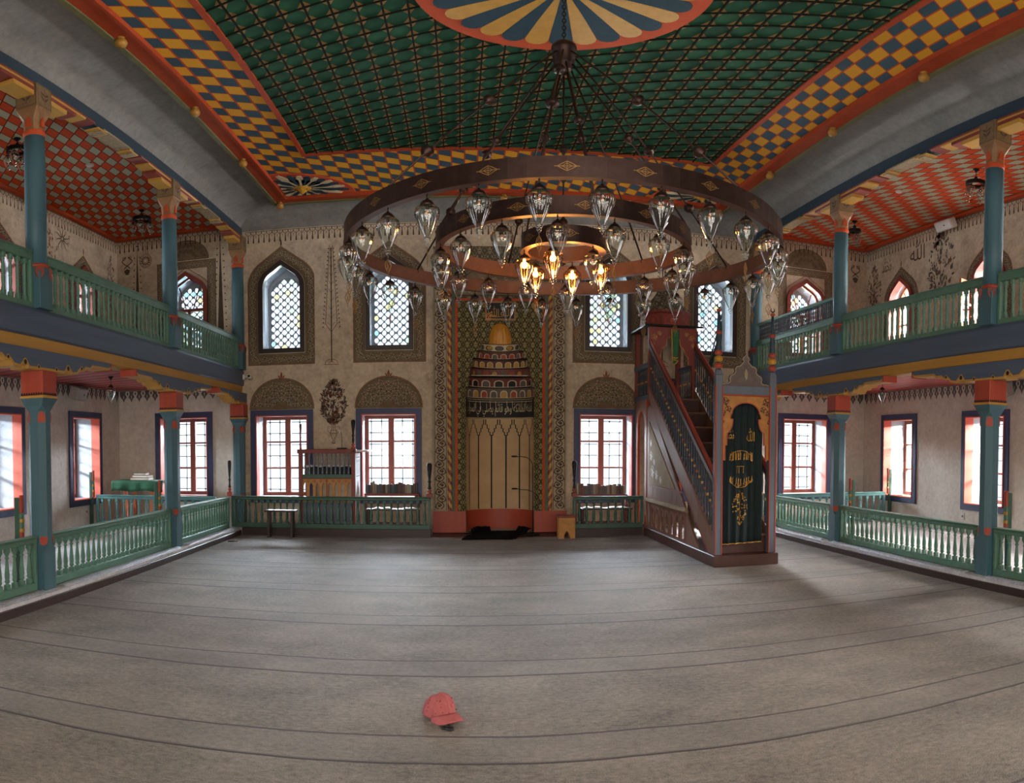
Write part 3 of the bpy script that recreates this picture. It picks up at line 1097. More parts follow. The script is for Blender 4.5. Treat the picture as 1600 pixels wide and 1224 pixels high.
def lower_column(name_where, x, y, sg, proto=None, half=False):
    root = empty('timber_column', (x, y, PZ - .12))
    tag(root, name_where, 'column', 'painted columns under the galleries')
    a = .108
    b = MB()
    loft8(b, [(.02, a + .012, .004), (.10, a + .012, .004), (.11, a, .004), (.56, a, .004), (.60, a, .062), (2.00, a, .062), (2.06, a, .004), (2.08, a + .010, .004), (2.135, a + .034, .004)])
    b.build('shaft', M_['teal'], root)
    b = MB()                                                # little red stops where the chamfers begin and end
    for sx in (-1, 1):
        for sy in (-1, 1):
            for z0, z1, up in ((1.885, 2.000, 1), (.600, .690, -1)):
                M = Matrix.Translation((sx * (a - .031), sy * (a - .031), 0)) @ Matrix.Rotation(atan2(sy, sx), 4, 'Z')
                n_ = 6
                P = [(-.040, 0), (.040, 0)] + [(.040 * cos(pi * k / n_), (z1 - z0) * (.45 + .55 * sin(pi * k / n_))) for k in range(n_ + 1)]
                PM_ = M @ Matrix(((0, 0, 1, 0), (1, 0, 0, 0), (0, 1, 0, 0), (0, 0, 0, 1)))
                if up > 0:
                    b.extr([[(p, z0 + q) for p, q in P]], PM_, -.01, .010)
                else:
                    b.extr([[(p, z1 - q) for p, q in P][::-1]], PM_, -.01, .012)
    b.build('chamfer_stop', M_['red'], root)
    b = MB()
    b.box(-.146, .146, -.146, .146, 2.135, 2.165, .006)
    b.build('yellow_band', M_['ochre'], root)
    b = MB()
    b.box(-.136, .136, -.136, .136, 2.165, 2.425, .006)
    cap = b.build('capital', M_['red'], root)
    b = MB()                                                # dark scalloped fringe painted along the capital's foot
    for rot in range(4):
        R = Matrix.Rotation(rot * pi / 2, 4, 'Z')
        Mf = R @ plane((0, -.137, 0), (1, 0, 0), (0, 0, 1))
        for k in range(9):
            u = -.12 + k * .030
            b.flat([(u - .013, 2.170), (u + .013, 2.170), (u + .013, 2.180), (u, 2.200), (u - .013, 2.180)], Mf, .0015)
    b.build('painted_fringe', M_['black'], cap)
    L = 1.42
    P = bracket_profile(L)
    if half: P = [(min(u, YW - y - .004), z) for u, z in P if u < .16] + [(min(.16, YW - y - .006), 0.0)]
    P = [(u, 2.425 + z) for u, z in P]
    Q = P + [(P[-1][0], 2.636), (P[0][0], 2.636)]
    PB = plane((0, 0, 0), (0, 1, 0), (0, 0, 1))
    b = MB()
    b.extr([Q], PB, -.115, .115, 0, 1)
    br = b.build('bracket', [M_['beam'], M_['ochre']], root)
    b = MB()                                                # yellow line following the scallops on both faces, dark eyes in them
    for hh in (.117, -.117):
        PBh = PB
        b.stroke([(u, z + .014) for u, z in P], .028, PBh, hh, 0)
        for s in (-1, 1):
            for (u, z, r) in ((.41, 2.485, .026), (.70, 2.510, .018), (.17, 2.455, .016)):
                if half and s > 0: continue
                b.disc(s * u, z, r * 1.6, PBh, hh * 1.004, 0, 12)
                b.disc(s * u, z, r, PBh, hh * 1.010, 1, 12)
    b.build('painted_edge', [M_['ochre'], M_['black']], br)
    b = MB()
    for s in ((-1,) if half else (-1, 1)):
        b.box(-.117, .117, s * L - .012, s * L + .012, 2.545, 2.634)
    b.build('end_cap', M_['red'], br)
    return root


def gallery_column(label, x, y, half=False):
    root = empty('gallery_column', (x, y, 3.09))
    tag(root, label, 'column', 'round blue columns on the galleries')
    a = .118
    b = MB()
    loft8(b, [(0, a, .004), (.36, a, .004), (.40, a, .02), (.455, a - .004, .045)])
    b.build('pedestal', M_['teal'], root)
    b = MB()                                                # carved drops where the square foot turns round
    for k in range(4):
        M = Matrix.Rotation(k * pi / 2 + pi / 4, 4, 'Z') @ Matrix.Translation((a * 1.18, 0, 0)) @ Matrix(((0, 0, 1, 0), (1, 0, 0, 0), (0, 1, 0, 0), (0, 0, 0, 1)))
        b.extr([[(-.045, .45), (-.045, .37), (-.02, .32), (.02, .32), (.045, .37), (.045, .45)]], M, -.03, .012)
    b.build('carved_drop', M_['red_dark'], root)
    b = MB()
    b.lathe([(.118, .450), (.132, .458), (.135, .475), (.124, .490), (.116, .495)], 20, cap=False)
    b.build('foot_ring', M_['red'], root)
    b = MB()
    b.lathe([(.113, .485), (.116, 1.0), (.114, 1.6), (.108, 2.06)], 24)
    b.build('shaft', M_['teal'], root)
    b = MB()
    b.lathe([(.108, 2.02), (.118, 2.03), (.120, 2.07), (.112, 2.09)], 20, cap=False)
    b.build('neck_ring', M_['orange'], root)
    b = MB()
    loft8(b, [(2.08, .090, .035), (2.14, .092, .038), (2.22, .100, .045), (2.30, .125, .03), (2.36, .132, .004)])
    bell = b.build('capital_bell', paint('capital ochre', (128, 94, 62), .6, .18, 12), root)
    b = MB()
    for k in range(4):
        M = Matrix.Rotation(k * pi / 2, 4, 'Z') @ plane((0, -.108, 0), (1, 0, 0), (0, 0, 1))
        P = [(-.038, 2.13)] + [(-.038 + .076 * j / 8, 2.13 + .13 * sin(pi * j / 8) ** .7) for j in range(1, 8)] + [(.038, 2.13)]
        b.extr([P[::-1]], M, -.05, .004)
    b.build('arched_panel', M_['orange'], bell)
    b = MB()
    b.box(-.137, .137, -.137, .137, 2.36, 2.66, .006)
    blk = b.build('capital_block', paint('block ochre', (112, 88, 60), .65, .2, 14, wear=((92, 68, 44), .6)), root)
    b = MB()
    for k in range(4):
        M = Matrix.Rotation(k * pi / 2, 4, 'Z') @ plane((0, -.1375, 0), (1, 0, 0), (0, 0, 1))
        b.stroke([(-.12, 2.38), (.12, 2.38), (.12, 2.64), (-.12, 2.64)], .008, M, .001, 0, True)
        b.stroke([(0, 2.41), (.01, 2.48), (-.005, 2.55), (.0, 2.62)], .008, M, .0012)
        for s in (-1, 1):
            b.leaf(0, 2.45, pi / 2 + s * .8, .10, .03, M, .0013)
            b.leaf(0, 2.52, pi / 2 + s * 1.1, .09, .03, M, .0014)
    b.build('painted_sprig', M_['mural'], blk)
    # striped corbels below the beam
    b = MB()
    e1 = min(1.15, YW - .01 - y) if half else 1.15
    for i, (l, z0, z1) in enumerate(((.50, 2.50, 2.56), (.70, 2.56, 2.61), (.92, 2.61, 2.64), (1.15, 2.64, 2.668))):
        b.box(-.105, .105, -l, -.14, z0, z1, .004, i % 2)
        if e1 > .2:
            b.box(-.105, .105, .14, min(l, e1), z0, z1, .004, i % 2)
    b.build('corbel', [M_['ochre'], M_['red_dark']], root)
    return root


RZ_ = {'left': 'left', 'right': 'right'}
for x, sg, side in ((XL, 1, 'left'), (XR, -1, 'right')):
    for i, y in enumerate(COLY):
        if i == 0: continue
        where = {1: 'at the near end outside the picture', 2: 'nearest of the three in view', 3: 'middle of the three in view', 4: 'against the far wall'}[i]
        lower_column('teal chamfered post with red capital in the %s row, %s' % (side, where), x, y, sg, half=(i == 4))
        gallery_column('round blue column on the %s gallery, %s' % (side, where), x, y, half=(i == 4))
        if i in (2, 3):
            b = MB()                                        # carved board under the beam, halfway along the bay
            ym = y + (COLY[i + 1] - y) / 2
            b.box(-.10, .10, -.40, .40, -.028, 0, .004, 0)
            for s in (-1, 1):
                b.box(-.095, .095, s * .42 - .12, s * .42 + .12, -.05, -.028, .004, 1)
                b.box(-.09, .09, s * .42 - .06, s * .42 + .06, -.07, -.05, .004, 0)
            o = b.build('carved_soffit_board', [paint('soffit tan', (138, 118, 88), .7, .3, 26), M_['ochre']], None, (x, ym, 5.759))
            tag(o, 'painted board under the %s upper beam in the %s bay' % (side, 'near' if i == 2 else 'far'), 'painted board', 'soffit boards of the upper beams')

# ------------------------------------------------------------------ balustrades
def baluster_mesh(name, H, r, mat, n=10, slim=False):
    b = MB()
    q = r * .95
    b.box(-q, q, -q, q, 0, H * .13, .004)
    b.box(-q, q, -q, q, H * .88, H, .004)
    P = [(.75, .13), (.55, .155), (.95, .175), (1.0, .20), (.82, .24), (.98, .30), (1.0, .36), (.80, .50), (.58, .66), (.52, .73), (.85, .755), (.85, .775), (.55, .79), (.62, .82), (.95, .86), (1.0, .88)]
    if slim:
        P = [(.7, .13), (.9, .17), (.55, .22), (.8, .32), (.85, .42), (.6, .48), (.95, .50), (.6, .52), (.85, .58), (.8, .68), (.55, .80), (.9, .84), (.7, .88)]
    b.lathe([(p * r, z * H) for p, z in P], n, cap=False)
    me = bpy.data.meshes.new(name)
    o = b.build(name, mat)
    me = o.data
    bpy.data.objects.remove(o)
    return me


BAL_LOW = baluster_mesh('baluster', .42, .027, M_['green'])
BAL_AISLE = baluster_mesh('baluster', .42, .027, M_['green_shelf'])
BAL_BACK = baluster_mesh('baluster', .42, .027, M_['green_dark'])
BAL_GAL = baluster_mesh('baluster', .46, .025, M_['green'], slim=True)
BAL_TEAL = baluster_mesh('baluster', .30, .017, M_['beam_dark'], slim=True)


def railing(name, label, p0, p1, z0, z1, mesh, mat, pitch=.125, rail=.055, group=None, ends=(True, True), upper=None, depth=.07):
    """balustrade from p0 to p1: rails, end posts and every baluster"""
    x0, y0 = p0; x1, y1 = p1
    L = sqrt((x1 - x0) ** 2 + (y1 - y0) ** 2)
    root = empty(name, (x0, y0, z0), atan2(y1 - y0, x1 - x0))
    tag(root, label, 'railing', group)
    H = z1 - z0
    hb = .085 if H < .62 else .06
    hh = max(v.co.z for v in mesh.vertices)
    top0 = hb + hh
    b = MB()
    b.box(.002, L - .002, -depth * .5, depth * .5, 0, hb, .006)
    b.build('bottom_rail', mat, root)
    b = MB()
    b.box(0, L, -depth * .55, depth * .55, top0, H - .018, .008)
    b.box(0, L, -depth * .75, depth * .75, H - .022, H, .009)
    b.build('top_rail', mat, root)
    for e, u in ((ends[0], .022), (ends[1], L - .022)):
        if e:
            b = MB(); b.box(u - .022, u + .022, -depth * .5, depth * .5, hb - .001, top0 + .001, .004)
            b.build('end_post', mat, root)
    nb = max(1, round((L - .09) / pitch))
    for k in range(nb):
        o = bpy.data.objects.new('baluster', mesh)
        C.objects.link(o)
        o.parent = root
        o.location = (.045 + (L - .09) * (k + .5) / nb, 0, hb)
    if upper:
        um, umat, uz = upper
        uh = max(v.co.z for v in um.vertices)
        b = MB(); b.box(0, L, -depth * .5, depth * .5, H + uh, H + uh + .05, .008)
        b.build('screen_rail', mat, root)
        nb = round(L / .065)
        for k in range(nb):
            o = bpy.data.objects.new('screen_baluster', um)
            C.objects.link(o); o.parent = root
            o.location = (.03 + (L - .06) * (k + .5) / nb, 0, H - .001)
    return root


for x, sg, side in ((XL, 1, 'left'), (XR, -1, 'right')):
    xr = x - sg * .005
    bays = [(2.76, 6.30, 'cut off by the picture edge'), (6.30, 9.84, 'between the nearest and the middle column'), (9.84, 13.14, 'between the middle column and the far wall')]
    for i, (ya, yb, where) in enumerate(bays):
        a, c = ya + .122, yb - .122
        if i == 2 and side == 'left': c = 12.42
        if i == 2 and side == 'right': c = 13.02
        railing('floor_railing', 'green baluster railing under the %s gallery, %s' % (side, where), (xr, a), (xr, c), PZ + .005, .70, BAL_LOW, M_['green'],
                .128, group='low railings of the side aisles')
        if i == 0: a = ya + .13
        gz = 3.092
        up = None
        if i == 2 and side == 'right':
            up = (BAL_TEAL, M_['green'], 0)
        railing('gallery_railing', 'green baluster railing on the %s gallery, %s' % (side, where), (x, ya + .125), (x, yb - .125), gz, 3.72, BAL_GAL, M_['green'],
                .122, group='railings of the galleries', upper=up)

# rails in front of the far wall and across the aisles
railing('floor_railing', 'dark green baluster railing along the far platform left of the prayer niche', (XL + .06, 12.47), (MX - 1.25, 12.47), .14, .71, BAL_BACK, M_['green_dark'], .118, group='railings of the far platform')
railing('floor_railing', 'short dark green baluster railing between prayer niche and pulpit', (MX + 1.25, 12.47), (3.245, 12.47), .14, .71, BAL_BACK, M_['green_dark'], .125, group='railings of the far platform')
railing('aisle_railing', 'turquoise railing across the left aisle in front of the cloth covered table', (WL + .13, 12.05), (XL - .10, 12.05), .14, .72, BAL_AISLE, M_['green_shelf'], .16, group='railings across the aisles')
railing('aisle_railing', 'turquoise railing across the right aisle by the corner window', (XR + .10, 12.25), (WR - .13, 12.25), .14, .72, BAL_AISLE, M_['green_shelf'], .16, group='railings across the aisles')
for x0, x1, nm in ((-3.93, MX - 1.245, 'a'), (MX + 1.245, 3.245, 'b')):
    b = MB(); b.box(x0, x1, 12.462, 12.519, -.008, .139, .004)
    n += 1
    struct(b.build('trim_%d' % n, M_['dark_wood']))


def finial_post(label, x, y, z0, z1, r, mats, style=0):
    """turned post with a tapering top standing on a rail end"""
    root = empty('finial_post', (x, y, z0))
    tag(root, label, 'finial', 'turned finial posts')
    H = z1 - z0
    b = MB(); b.box(-r * 1.3, r * 1.3, -r * 1.3, r * 1.3, 0, H * .12, .005)
    b.lathe([(r, H * .12), (r * .6, H * .15), (r * 1.1, H * .19), (r * .6, H * .24)], 12, cap=False)
    b.build('foot', mats[0], root)
    b = MB()
    b.lathe([(r * .6, H * .24), (r * .9, H * .27), (r * .6, H * .31), (r * .5, H * .42), (r * .85, H * .46), (r * .5, H * .50), (r * .75, H * .62), (r * 1.1, H * .84), (r * 1.15, H * .95), (r * .8, H * .99), (0, H)], 12, cap=False)
    b.build('spindle', mats[1], root)
    return root


finial_post('dark turned finial on the railing corner by the left far column', XL + .02, 12.47, .70, 1.36, .030, (M_['red'], M_['black']))
finial_post('dark turned finial on the railing end left of the prayer niche', MX - 1.27, 12.47, .70, 1.30, .040, (M_['red_dark'], M_['black']))
finial_post('dark turned finial on the railing end right of the prayer niche', MX + 1.27, 12.47, .70, 1.34, .036, (M_['red_dark'], M_['black']))


def side_post(label, x, y, z1):
    """flat half turned newel board leaning on a column or wall beside a rail end"""
    root = empty('newel_board', (x, y, .13))
    tag(root, label, 'newel post', 'painted newel boards')
    H = z1 - .13
    b = MB(); b.box(-.05, .012, -.03, .03, 0, H * .96, .006)
    b.build('board', M_['green_dark'], root)
    b = MB()
    for k, (za, zb, w, m) in enumerate(((.50, .60, .030, 0), (.60, .64, .036, 1), (.64, .70, .028, 2), (.70, .74, .034, 1), (.74, .80, .028, 2), (.80, .985, .030, 0))):
        b.box(.012, .012 + w, -.028, .028, H * za, H * zb, .006, m)
    b.build('turned_front', [M_['red'], M_['ochre'], M_['green']], root)
    return root


for x, sg, side in ((XL, 1, 'left'), (XR, -1, 'right')):
    for y, where in ((6.30, 'nearest column'), (9.84, 'middle column')):
        o = side_post('red tipped newel board behind the %s of the %s row' % (where, side), x - sg * .17, y - .15, 1.14)
        if sg < 0: o.rotation_euler = (0, 0, pi)
side_post('tall newel board at the wall end of the left aisle railing', WL + .06, 12.0, 1.20)
side_post('tall newel board at the wall end of the right aisle railing', WR - .06, 12.2, 1.22).rotation_euler = (0, 0, pi)
# ------------------------------------------------------------------ writing helper (Arabic presentation forms, in visual order)
def text_mesh(s, size=1.0, res=3):
    cu = bpy.data.curves.new('t', 'FONT')
    cu.body = s
    cu.size = size
    cu.resolution_u = res
    o = bpy.data.objects.new('t', cu)
    C.objects.link(o)
    bpy.context.view_layer.update()
    dg = bpy.context.evaluated_depsgraph_get()
    me = bpy.data.meshes.new_from_object(o.evaluated_get(dg))
    V = [(v.co.x, v.co.y) for v in me.vertices]
    F = [tuple(p.vertices) for p in me.polygons]
    bpy.data.objects.remove(o)
    bpy.data.curves.remove(cu)
    bpy.data.meshes.remove(me)
    if not V: return [], []
    x0, x1 = min(v[0] for v in V), max(v[0] for v in V)
    y0, y1 = min(v[1] for v in V), max(v[1] for v in V)
    return [((x - x0) / max(1e-6, x1 - x0), (y - y0) / max(1e-6, y1 - y0)) for x, y in V], F


ARF = {  # letter: isolated, final, initial, medial
    '\u0627': (0xFE8D, 0xFE8E, None, None), '\u0628': (0xFE8F, 0xFE90, 0xFE91, 0xFE92), '\u062a': (0xFE95, 0xFE96, 0xFE97, 0xFE98),
    '\u0629': (0xFE93, 0xFE94, None, None), '\u062d': (0xFEA1, 0xFEA2, 0xFEA3, 0xFEA4), '\u062f': (0xFEA9, 0xFEAA, None, None),
    '\u0631': (0xFEAD, 0xFEAE, None, None), '\u0633': (0xFEB1, 0xFEB2, 0xFEB3, 0xFEB4), '\u0635': (0xFEB9, 0xFEBA, 0xFEBB, 0xFEBC),
    '\u0641': (0xFED1, 0xFED2, 0xFED3, 0xFED4), '\u0642': (0xFED5, 0xFED6, 0xFED7, 0xFED8), '\u0643': (0xFED9, 0xFEDA, 0xFEDB, 0xFEDC),
    '\u0644': (0xFEDD, 0xFEDE, 0xFEDF, 0xFEE0), '\u0645': (0xFEE1, 0xFEE2, 0xFEE3, 0xFEE4), '\u0646': (0xFEE5, 0xFEE6, 0xFEE7, 0xFEE8),
    '\u0647': (0xFEE9, 0xFEEA, 0xFEEB, 0xFEEC), '\u0648': (0xFEED, 0xFEEE, None, None), '\u064a': (0xFEF1, 0xFEF2, 0xFEF3, 0xFEF4),
    '\u0626': (0xFE89, 0xFE8A, 0xFE8B, 0xFE8C), '\u0625': (0xFE87, 0xFE88, None, None)}


def arabic(s):
    out = []
    for w in s.split(' '):
        g = ''
        for i, ch in enumerate(w):
            pr = i > 0 and w[i - 1] in ARF and ARF[w[i - 1]][2] is not None
            nx = i < len(w) - 1 and w[i + 1] in ARF
            f = ARF[ch]
            if f[2] is None: nx = False
            c = f[3] if (pr and nx) else f[1] if pr else f[2] if nx else f[0]
            g += chr(c)
        out.append(g[::-1])
    return ' '.join(out[::-1])


# ------------------------------------------------------------------ prayer niche
def tracery(name, bg, fg, k=1.0, axis=(0, 2), thr=.22):
    """regular interlaced scrollwork painted on a surface"""
    t = NT(name)
    co = t.coord()
    sep = t.n('ShaderNodeSeparateXYZ'); t.l(co, sep.inputs[0])
    a, b_ = sep.outputs[axis[0]], sep.outputs[axis[1]]
    kx = 2 * pi / .150 * k
    def cs(x): return t.math('COSINE', x)
    a = t.math('SUBTRACT', a, MX)
    wob = t.noise(1.5, 2, .5, co)
    ax, bz = t.math('MULTIPLY', a, kx), t.math('MULTIPLY', b_, kx * .80)
    g = t.math('ADD', t.math('MULTIPLY', t.math('MULTIPLY', cs(t.math('MULTIPLY', ax, 2.0)), cs(t.math('MULTIPLY', bz, 2.0))), 1.25), t.math('ADD', cs(ax), cs(bz)))
    g = t.math('ADD', g, t.math('MULTIPLY', t.math('MULTIPLY', cs(t.math('MULTIPLY', ax, 3.0)), cs(t.math('MULTIPLY', bz, 1.0))), .8))
    m = t.math('LESS_THAN', t.math('ABSOLUTE', g), thr)
    nn = t.noise(5, 4, .6, co)
    bgc = t.ramp(nn, [(.3, lin(tuple(x * .85 for x in bg))), (.7, lin(bg))])
    t.l(t.mix(m, bgc, lin(fg)), t.b.inputs['Base Color'])
    t.b.inputs['Roughness'].default_value = .85
    t.b.inputs['Specular IOR Level'].default_value = .2
    return t.mat


M_['tracery'] = tracery('olive tracery', (74, 66, 40), (150, 138, 96), 1.0, thr=.36)
M_['tracery_wall'] = tracery('brown tracery', (84, 74, 58), (138, 126, 102), .8, thr=.34)
M_['pale'] = plaster('pale painted ground', (168, 154, 130), (142, 128, 106))


def vine(b, pts, W, M, h, m=0, wl=None, flip=1, lw=None, mat2=None):
    """winding stem with curls, leaves and small flowers along a centre line"""
    # resample
    seg = [0]
    for i in range(1, len(pts)):
        seg.append(seg[-1] + sqrt((pts[i][0] - pts[i - 1][0]) ** 2 + (pts[i][1] - pts[i - 1][1]) ** 2))
    L = seg[-1]
    wl = wl or W * 1.5
    nw = max(1, round(L / wl)); wl = L / nw
    lw = lw or W * .055
    def at(s):
        s = min(max(s, 0), L - 1e-6)
        i = 0
        while i < len(seg) - 2 and seg[i + 1] <= s: i += 1
        f = (s - seg[i]) / (seg[i + 1] - seg[i] or 1)
        x = pts[i][0] + (pts[i + 1][0] - pts[i][0]) * f
        y = pts[i][1] + (pts[i + 1][1] - pts[i][1]) * f
        a = atan2(pts[i + 1][1] - pts[i][1], pts[i + 1][0] - pts[i][0])
        return x, y, a
    A = W * .26
    S_ = []
    ns = nw * 12
    for i in range(ns + 1):
        s = L * i / ns
        x, y, a = at(s)
        o = A * sin(2 * pi * s / wl) * flip
        S_.append((x - sin(a) * o, y + cos(a) * o))
    b.stroke(S_, lw, M, h, m)
    for k in range(nw * 2):
        s = wl * (k + .5) / 2
        x, y, a = at(s)
        sgn = (1 if k % 2 == 0 else -1) * flip
        # spiral curl filling the hollow on the other side of the stem
        cx, cy = x + sin(a) * A * .55 * sgn, y - cos(a) * A * .55 * sgn
        R = W * .27
        P = []
        for j in range(15):
            q = j / 14
            ang = a + pi + sgn * (q * 2 * pi * 1.25)
            r = R * (1 - .82 * q)
            P.append((cx + r * cos(ang), cy + r * sin(ang)))
        b.stroke(P, lw, M, h + .0003, m)
        mm = mat2 if mat2 is not None else m
        for j in range(5):
            b.leaf(cx, cy, a + j * 2 * pi / 5, R * .42, R * .30, M, h + .0006, mm)
        for j in (2, 5, 8):
            px_, py_ = P[j]
            q = atan2(py_ - cy, px_ - cx)
            b.leaf(px_, py_, q + .5 * sgn, W * .15, W * .075, M, h + .0006, m)
            b.leaf(px_, py_, q - .7 * sgn, W * .12, W * .06, M, h + .0006, m)
        x2, y2, a2 = at(s + wl * .25)
        b.leaf(x2, y2, a2 + 1.2 * sgn, W * .22, W * .09, M, h + .0004, m)
        b.leaf(x2, y2, a2 - 1.2 * sgn + pi, W * .2, W * .08, M, h + .0004, m)


SL = .15                                                     # the frame stands this far out of the wall
PM_ = plane((MX, YW - SL, 0), (1, 0, 0), (0, 0, 1))
TZ = [2.12, 2.485, 2.69, 2.88, 3.05, 3.22, 3.36, 3.50]
TW = [.625, .63, .585, .55, .505, .43, .34]
hole = [(-.625, .02), (.625, .02), (.625, 2.485)]
for i in range(1, 7):
    if i > 1: hole.append((TW[i], TZ[i]))
    else: hole.append((TW[1], TZ[1]))
    hole.append((TW[i], TZ[i + 1]))
dome = []
for k in range(9):
    a = pi / 2 * k / 8
    dome.append((.21 * cos(a) ** .8, 3.50 + .37 * sin(a)))
hole += dome
hole += [(-x, z) for x, z in hole[::-1] if x > 0 and z > .03]
hole = [p for i, p in enumerate(hole) if i == 0 or p != hole[i - 1]]
mih = empty('prayer_niche', (0, 0, 0))
tag(mih, 'tall painted prayer niche with stepped coloured tiers and golden dome in the far wall', 'prayer niche')
b = MB()
b.extr([rect(-1.22, 1.22, .001, 5.36), hole], PM_, -SL + .001, 0)
b.build('surround', M_['tracery_wall'], mih)
for s in (-1, 1):
    b = MB()
    b.extr([rect(*sorted((s * .63, s * 1.235)), .002, .40)], PM_, .0, .012)
    b.build('plinth', M_['red'], mih)
b = MB()
for s in (-1, 1):
    b.extr([rect(*sorted((s * .965, s * 1.215)), .40, 5.30)], PM_, .0, .008, 0)
sc = b.build('scroll_border', M_['pale'], mih)
b = MB()
for s in (-1, 1):
    vine(b, [(s * 1.09, .44), (s * 1.09, 5.26)], .235, PM_, .0095, 0, .26, s, .017)
    for u in (.985, 1.195):
        b.stroke([(s * u, .41), (s * u, 5.29)], .009, PM_, .0093)
b.build('scroll', M_['mural'], sc)
b = MB()                                                     # twisted rope mouldings
for s in (-1, 1):
    V, F = [], []
    N_, K = 150, 8
    for i in range(N_ + 1):
        z = .41 + (4.9 - .41) * i / N_
        for k in range(K + 1):
            a = pi * k / K
            V.append(PM_ @ Vector((s * .925 + .040 * cos(a), z, .032 * sin(a) + .004)))
    mats = []
    base = len(b.v)
    for i in range(N_):
        for k in range(K):
            F.append((i * 9 + k, i * 9 + k + 1, i * 9 + 10 + k, i * 9 + 9 + k))
            mats.append(int((i * .36 + (k if s > 0 else -k) * .22) // 1) % 2)
    b.add(V, F, 0, True)
    b.m[-len(F):] = mats
b.build('rope_moulding', [M_['ochre'], M_['red_dark']], mih)
gb = paint('niche band green', (84, 92, 72), .7, .15, 9)
b = MB()
for s in (-1, 1):
    b.extr([rect(*sorted((s * .825, s * .882)), .40, 4.9)], PM_, .0, .007)
b.build('green_band', gb, mih)
b = MB()
for s in (-1, 1):
    b.extr([rect(*sorted((s * .778, s * .823)), .40, 4.34)], PM_, .0, .016)
b.extr([rect(-.823, .823, 4.30, 4.345)], PM_, .0, .016)
b.build('orange_moulding', M_['orange'], mih)
b = MB()
big = [(-.776, .40), (.776, .40), (.776, 4.30), (-.776, 4.30)]
h2 = [(x, max(z, .401)) for x, z in hole]
b.extr([[(-.776, .40), (-.629, .40)] + [(-.629, 2.49)] + [(x - .004, z) for x, z in hole[::-1] if x < 0 and z > 2.3][0:0] + [(-.776, 2.49)]], PM_, 0, .006)
b.extr([[(.629, .40), (.776, .40), (.776, 2.49), (.629, 2.49)]], PM_, 0, .006)
stepped = [(-.776, 2.49)] + [(-x, z) for x, z in [(.635, 2.49), (.635, 2.69), (.59, 2.69), (.59, 2.88), (.555, 2.88), (.555, 3.05), (.51, 3.05), (.51, 3.22), (.435, 3.22), (.435, 3.36), (.345, 3.36), (.345, 3.50)]]
stepped += [(-x - .004, z) for x, z in dome[:-1]] + [(0, 3.875)] + [(x + .004, z) for x, z in dome[:-1][::-1]]
stepped += [(.345, 3.50), (.345, 3.36), (.435, 3.36), (.435, 3.22), (.51, 3.22), (.51, 3.05), (.555, 3.05), (.555, 2.88), (.59, 2.88), (.59, 2.69), (.635, 2.69), (.635, 2.49), (.776, 2.49), (.776, 4.30), (-.776, 4.30)]
b.extr([stepped[::-1]], PM_, 0, .006)
b.build('tracery_panel', M_['tracery'], mih)
b = MB()                                                     # pointed arch of scrollwork above the panel
N_ = 12
arch = [(-.80, 4.40), (.80, 4.40)] + [(.80 * cos(pi / 2 * k / N_) ** 1.25, 4.44 + .62 * sin(pi / 2 * k / N_) ** 1.1) for k in range(N_ + 1)]
arch += [(-x, z) for x, z in arch[2:-1][::-1]]
b.extr([arch], PM_, 0, .006, 0)
ar = b.build('arch_panel', M_['mural_bg'], mih)
b = MB()
b.stroke(arch, .02, PM_, .008, 1, True)
for s in (-1, 1):
    vine(b, [(s * .05, 4.50), (s * .70, 4.50)], .17, PM_, .008, 0, .2, s)
    vine(b, [(s * .05, 4.68), (s * .50, 4.66)], .17, PM_, .008, 0, .2, -s)
    vine(b, [(s * .04, 4.84), (s * .26, 4.82)], .14, PM_, .008, 0, .2, s)
b.build('scroll', [M_['pale'], M_['mural']], ar)


def NP_(ang, z, w, d=.50, inn=0.0, yo=0.0):
    """point on the niche's curved wall, angle 0 at the right edge, pi at the left"""
    r = w - inn
    dd = d * w / .625 - inn
    return Vector((MX + r * cos(ang), YW - SL + yo + dd * sin(ang), z))


def cyl(b, w, z0, z1, mat=0, inn=0.0, a0=0.0, a1=pi, n_=28, sm=True):
    V, F = [], []
    for i in range(n_ + 1):
        a = a0 + (a1 - a0) * i / n_
        V += [NP_(a, z0, w, inn=inn), NP_(a, z1, w, inn=inn)]
    for i in range(n_):
        F.append((2 * i, 2 * i + 1, 2 * i + 3, 2 * i + 2))
    b.add(V, F, mat, sm)


def cshape(b, pts, w, inn, mat):
    """small flat figure painted on the curved wall: pts are (angle, z)"""
    b.add([NP_(a, z, w, inn=inn) for a, z in pts], [list(range(len(pts)))], mat)


def cstroke(b, pts, wid, w, inn, mat):
    V, F = [], []
    P3 = [NP_(a, z, w, inn=inn) for a, z in pts]
    for i, p in enumerate(P3):
        tdir = (P3[min(i + 1, len(P3) - 1)] - P3[max(i - 1, 0)]).normalized()
        nn = Vector((MX - p.x, YW - SL - p.y, 0)).normalized()
        sd = tdir.cross(nn).normalized() * wid / 2
        V += [p + sd, p - sd]
    for i in range(len(P3) - 1):
        F.append((2 * i, 2 * i + 1, 2 * i + 3, 2 * i + 2))
    b.add(V, F, mat)


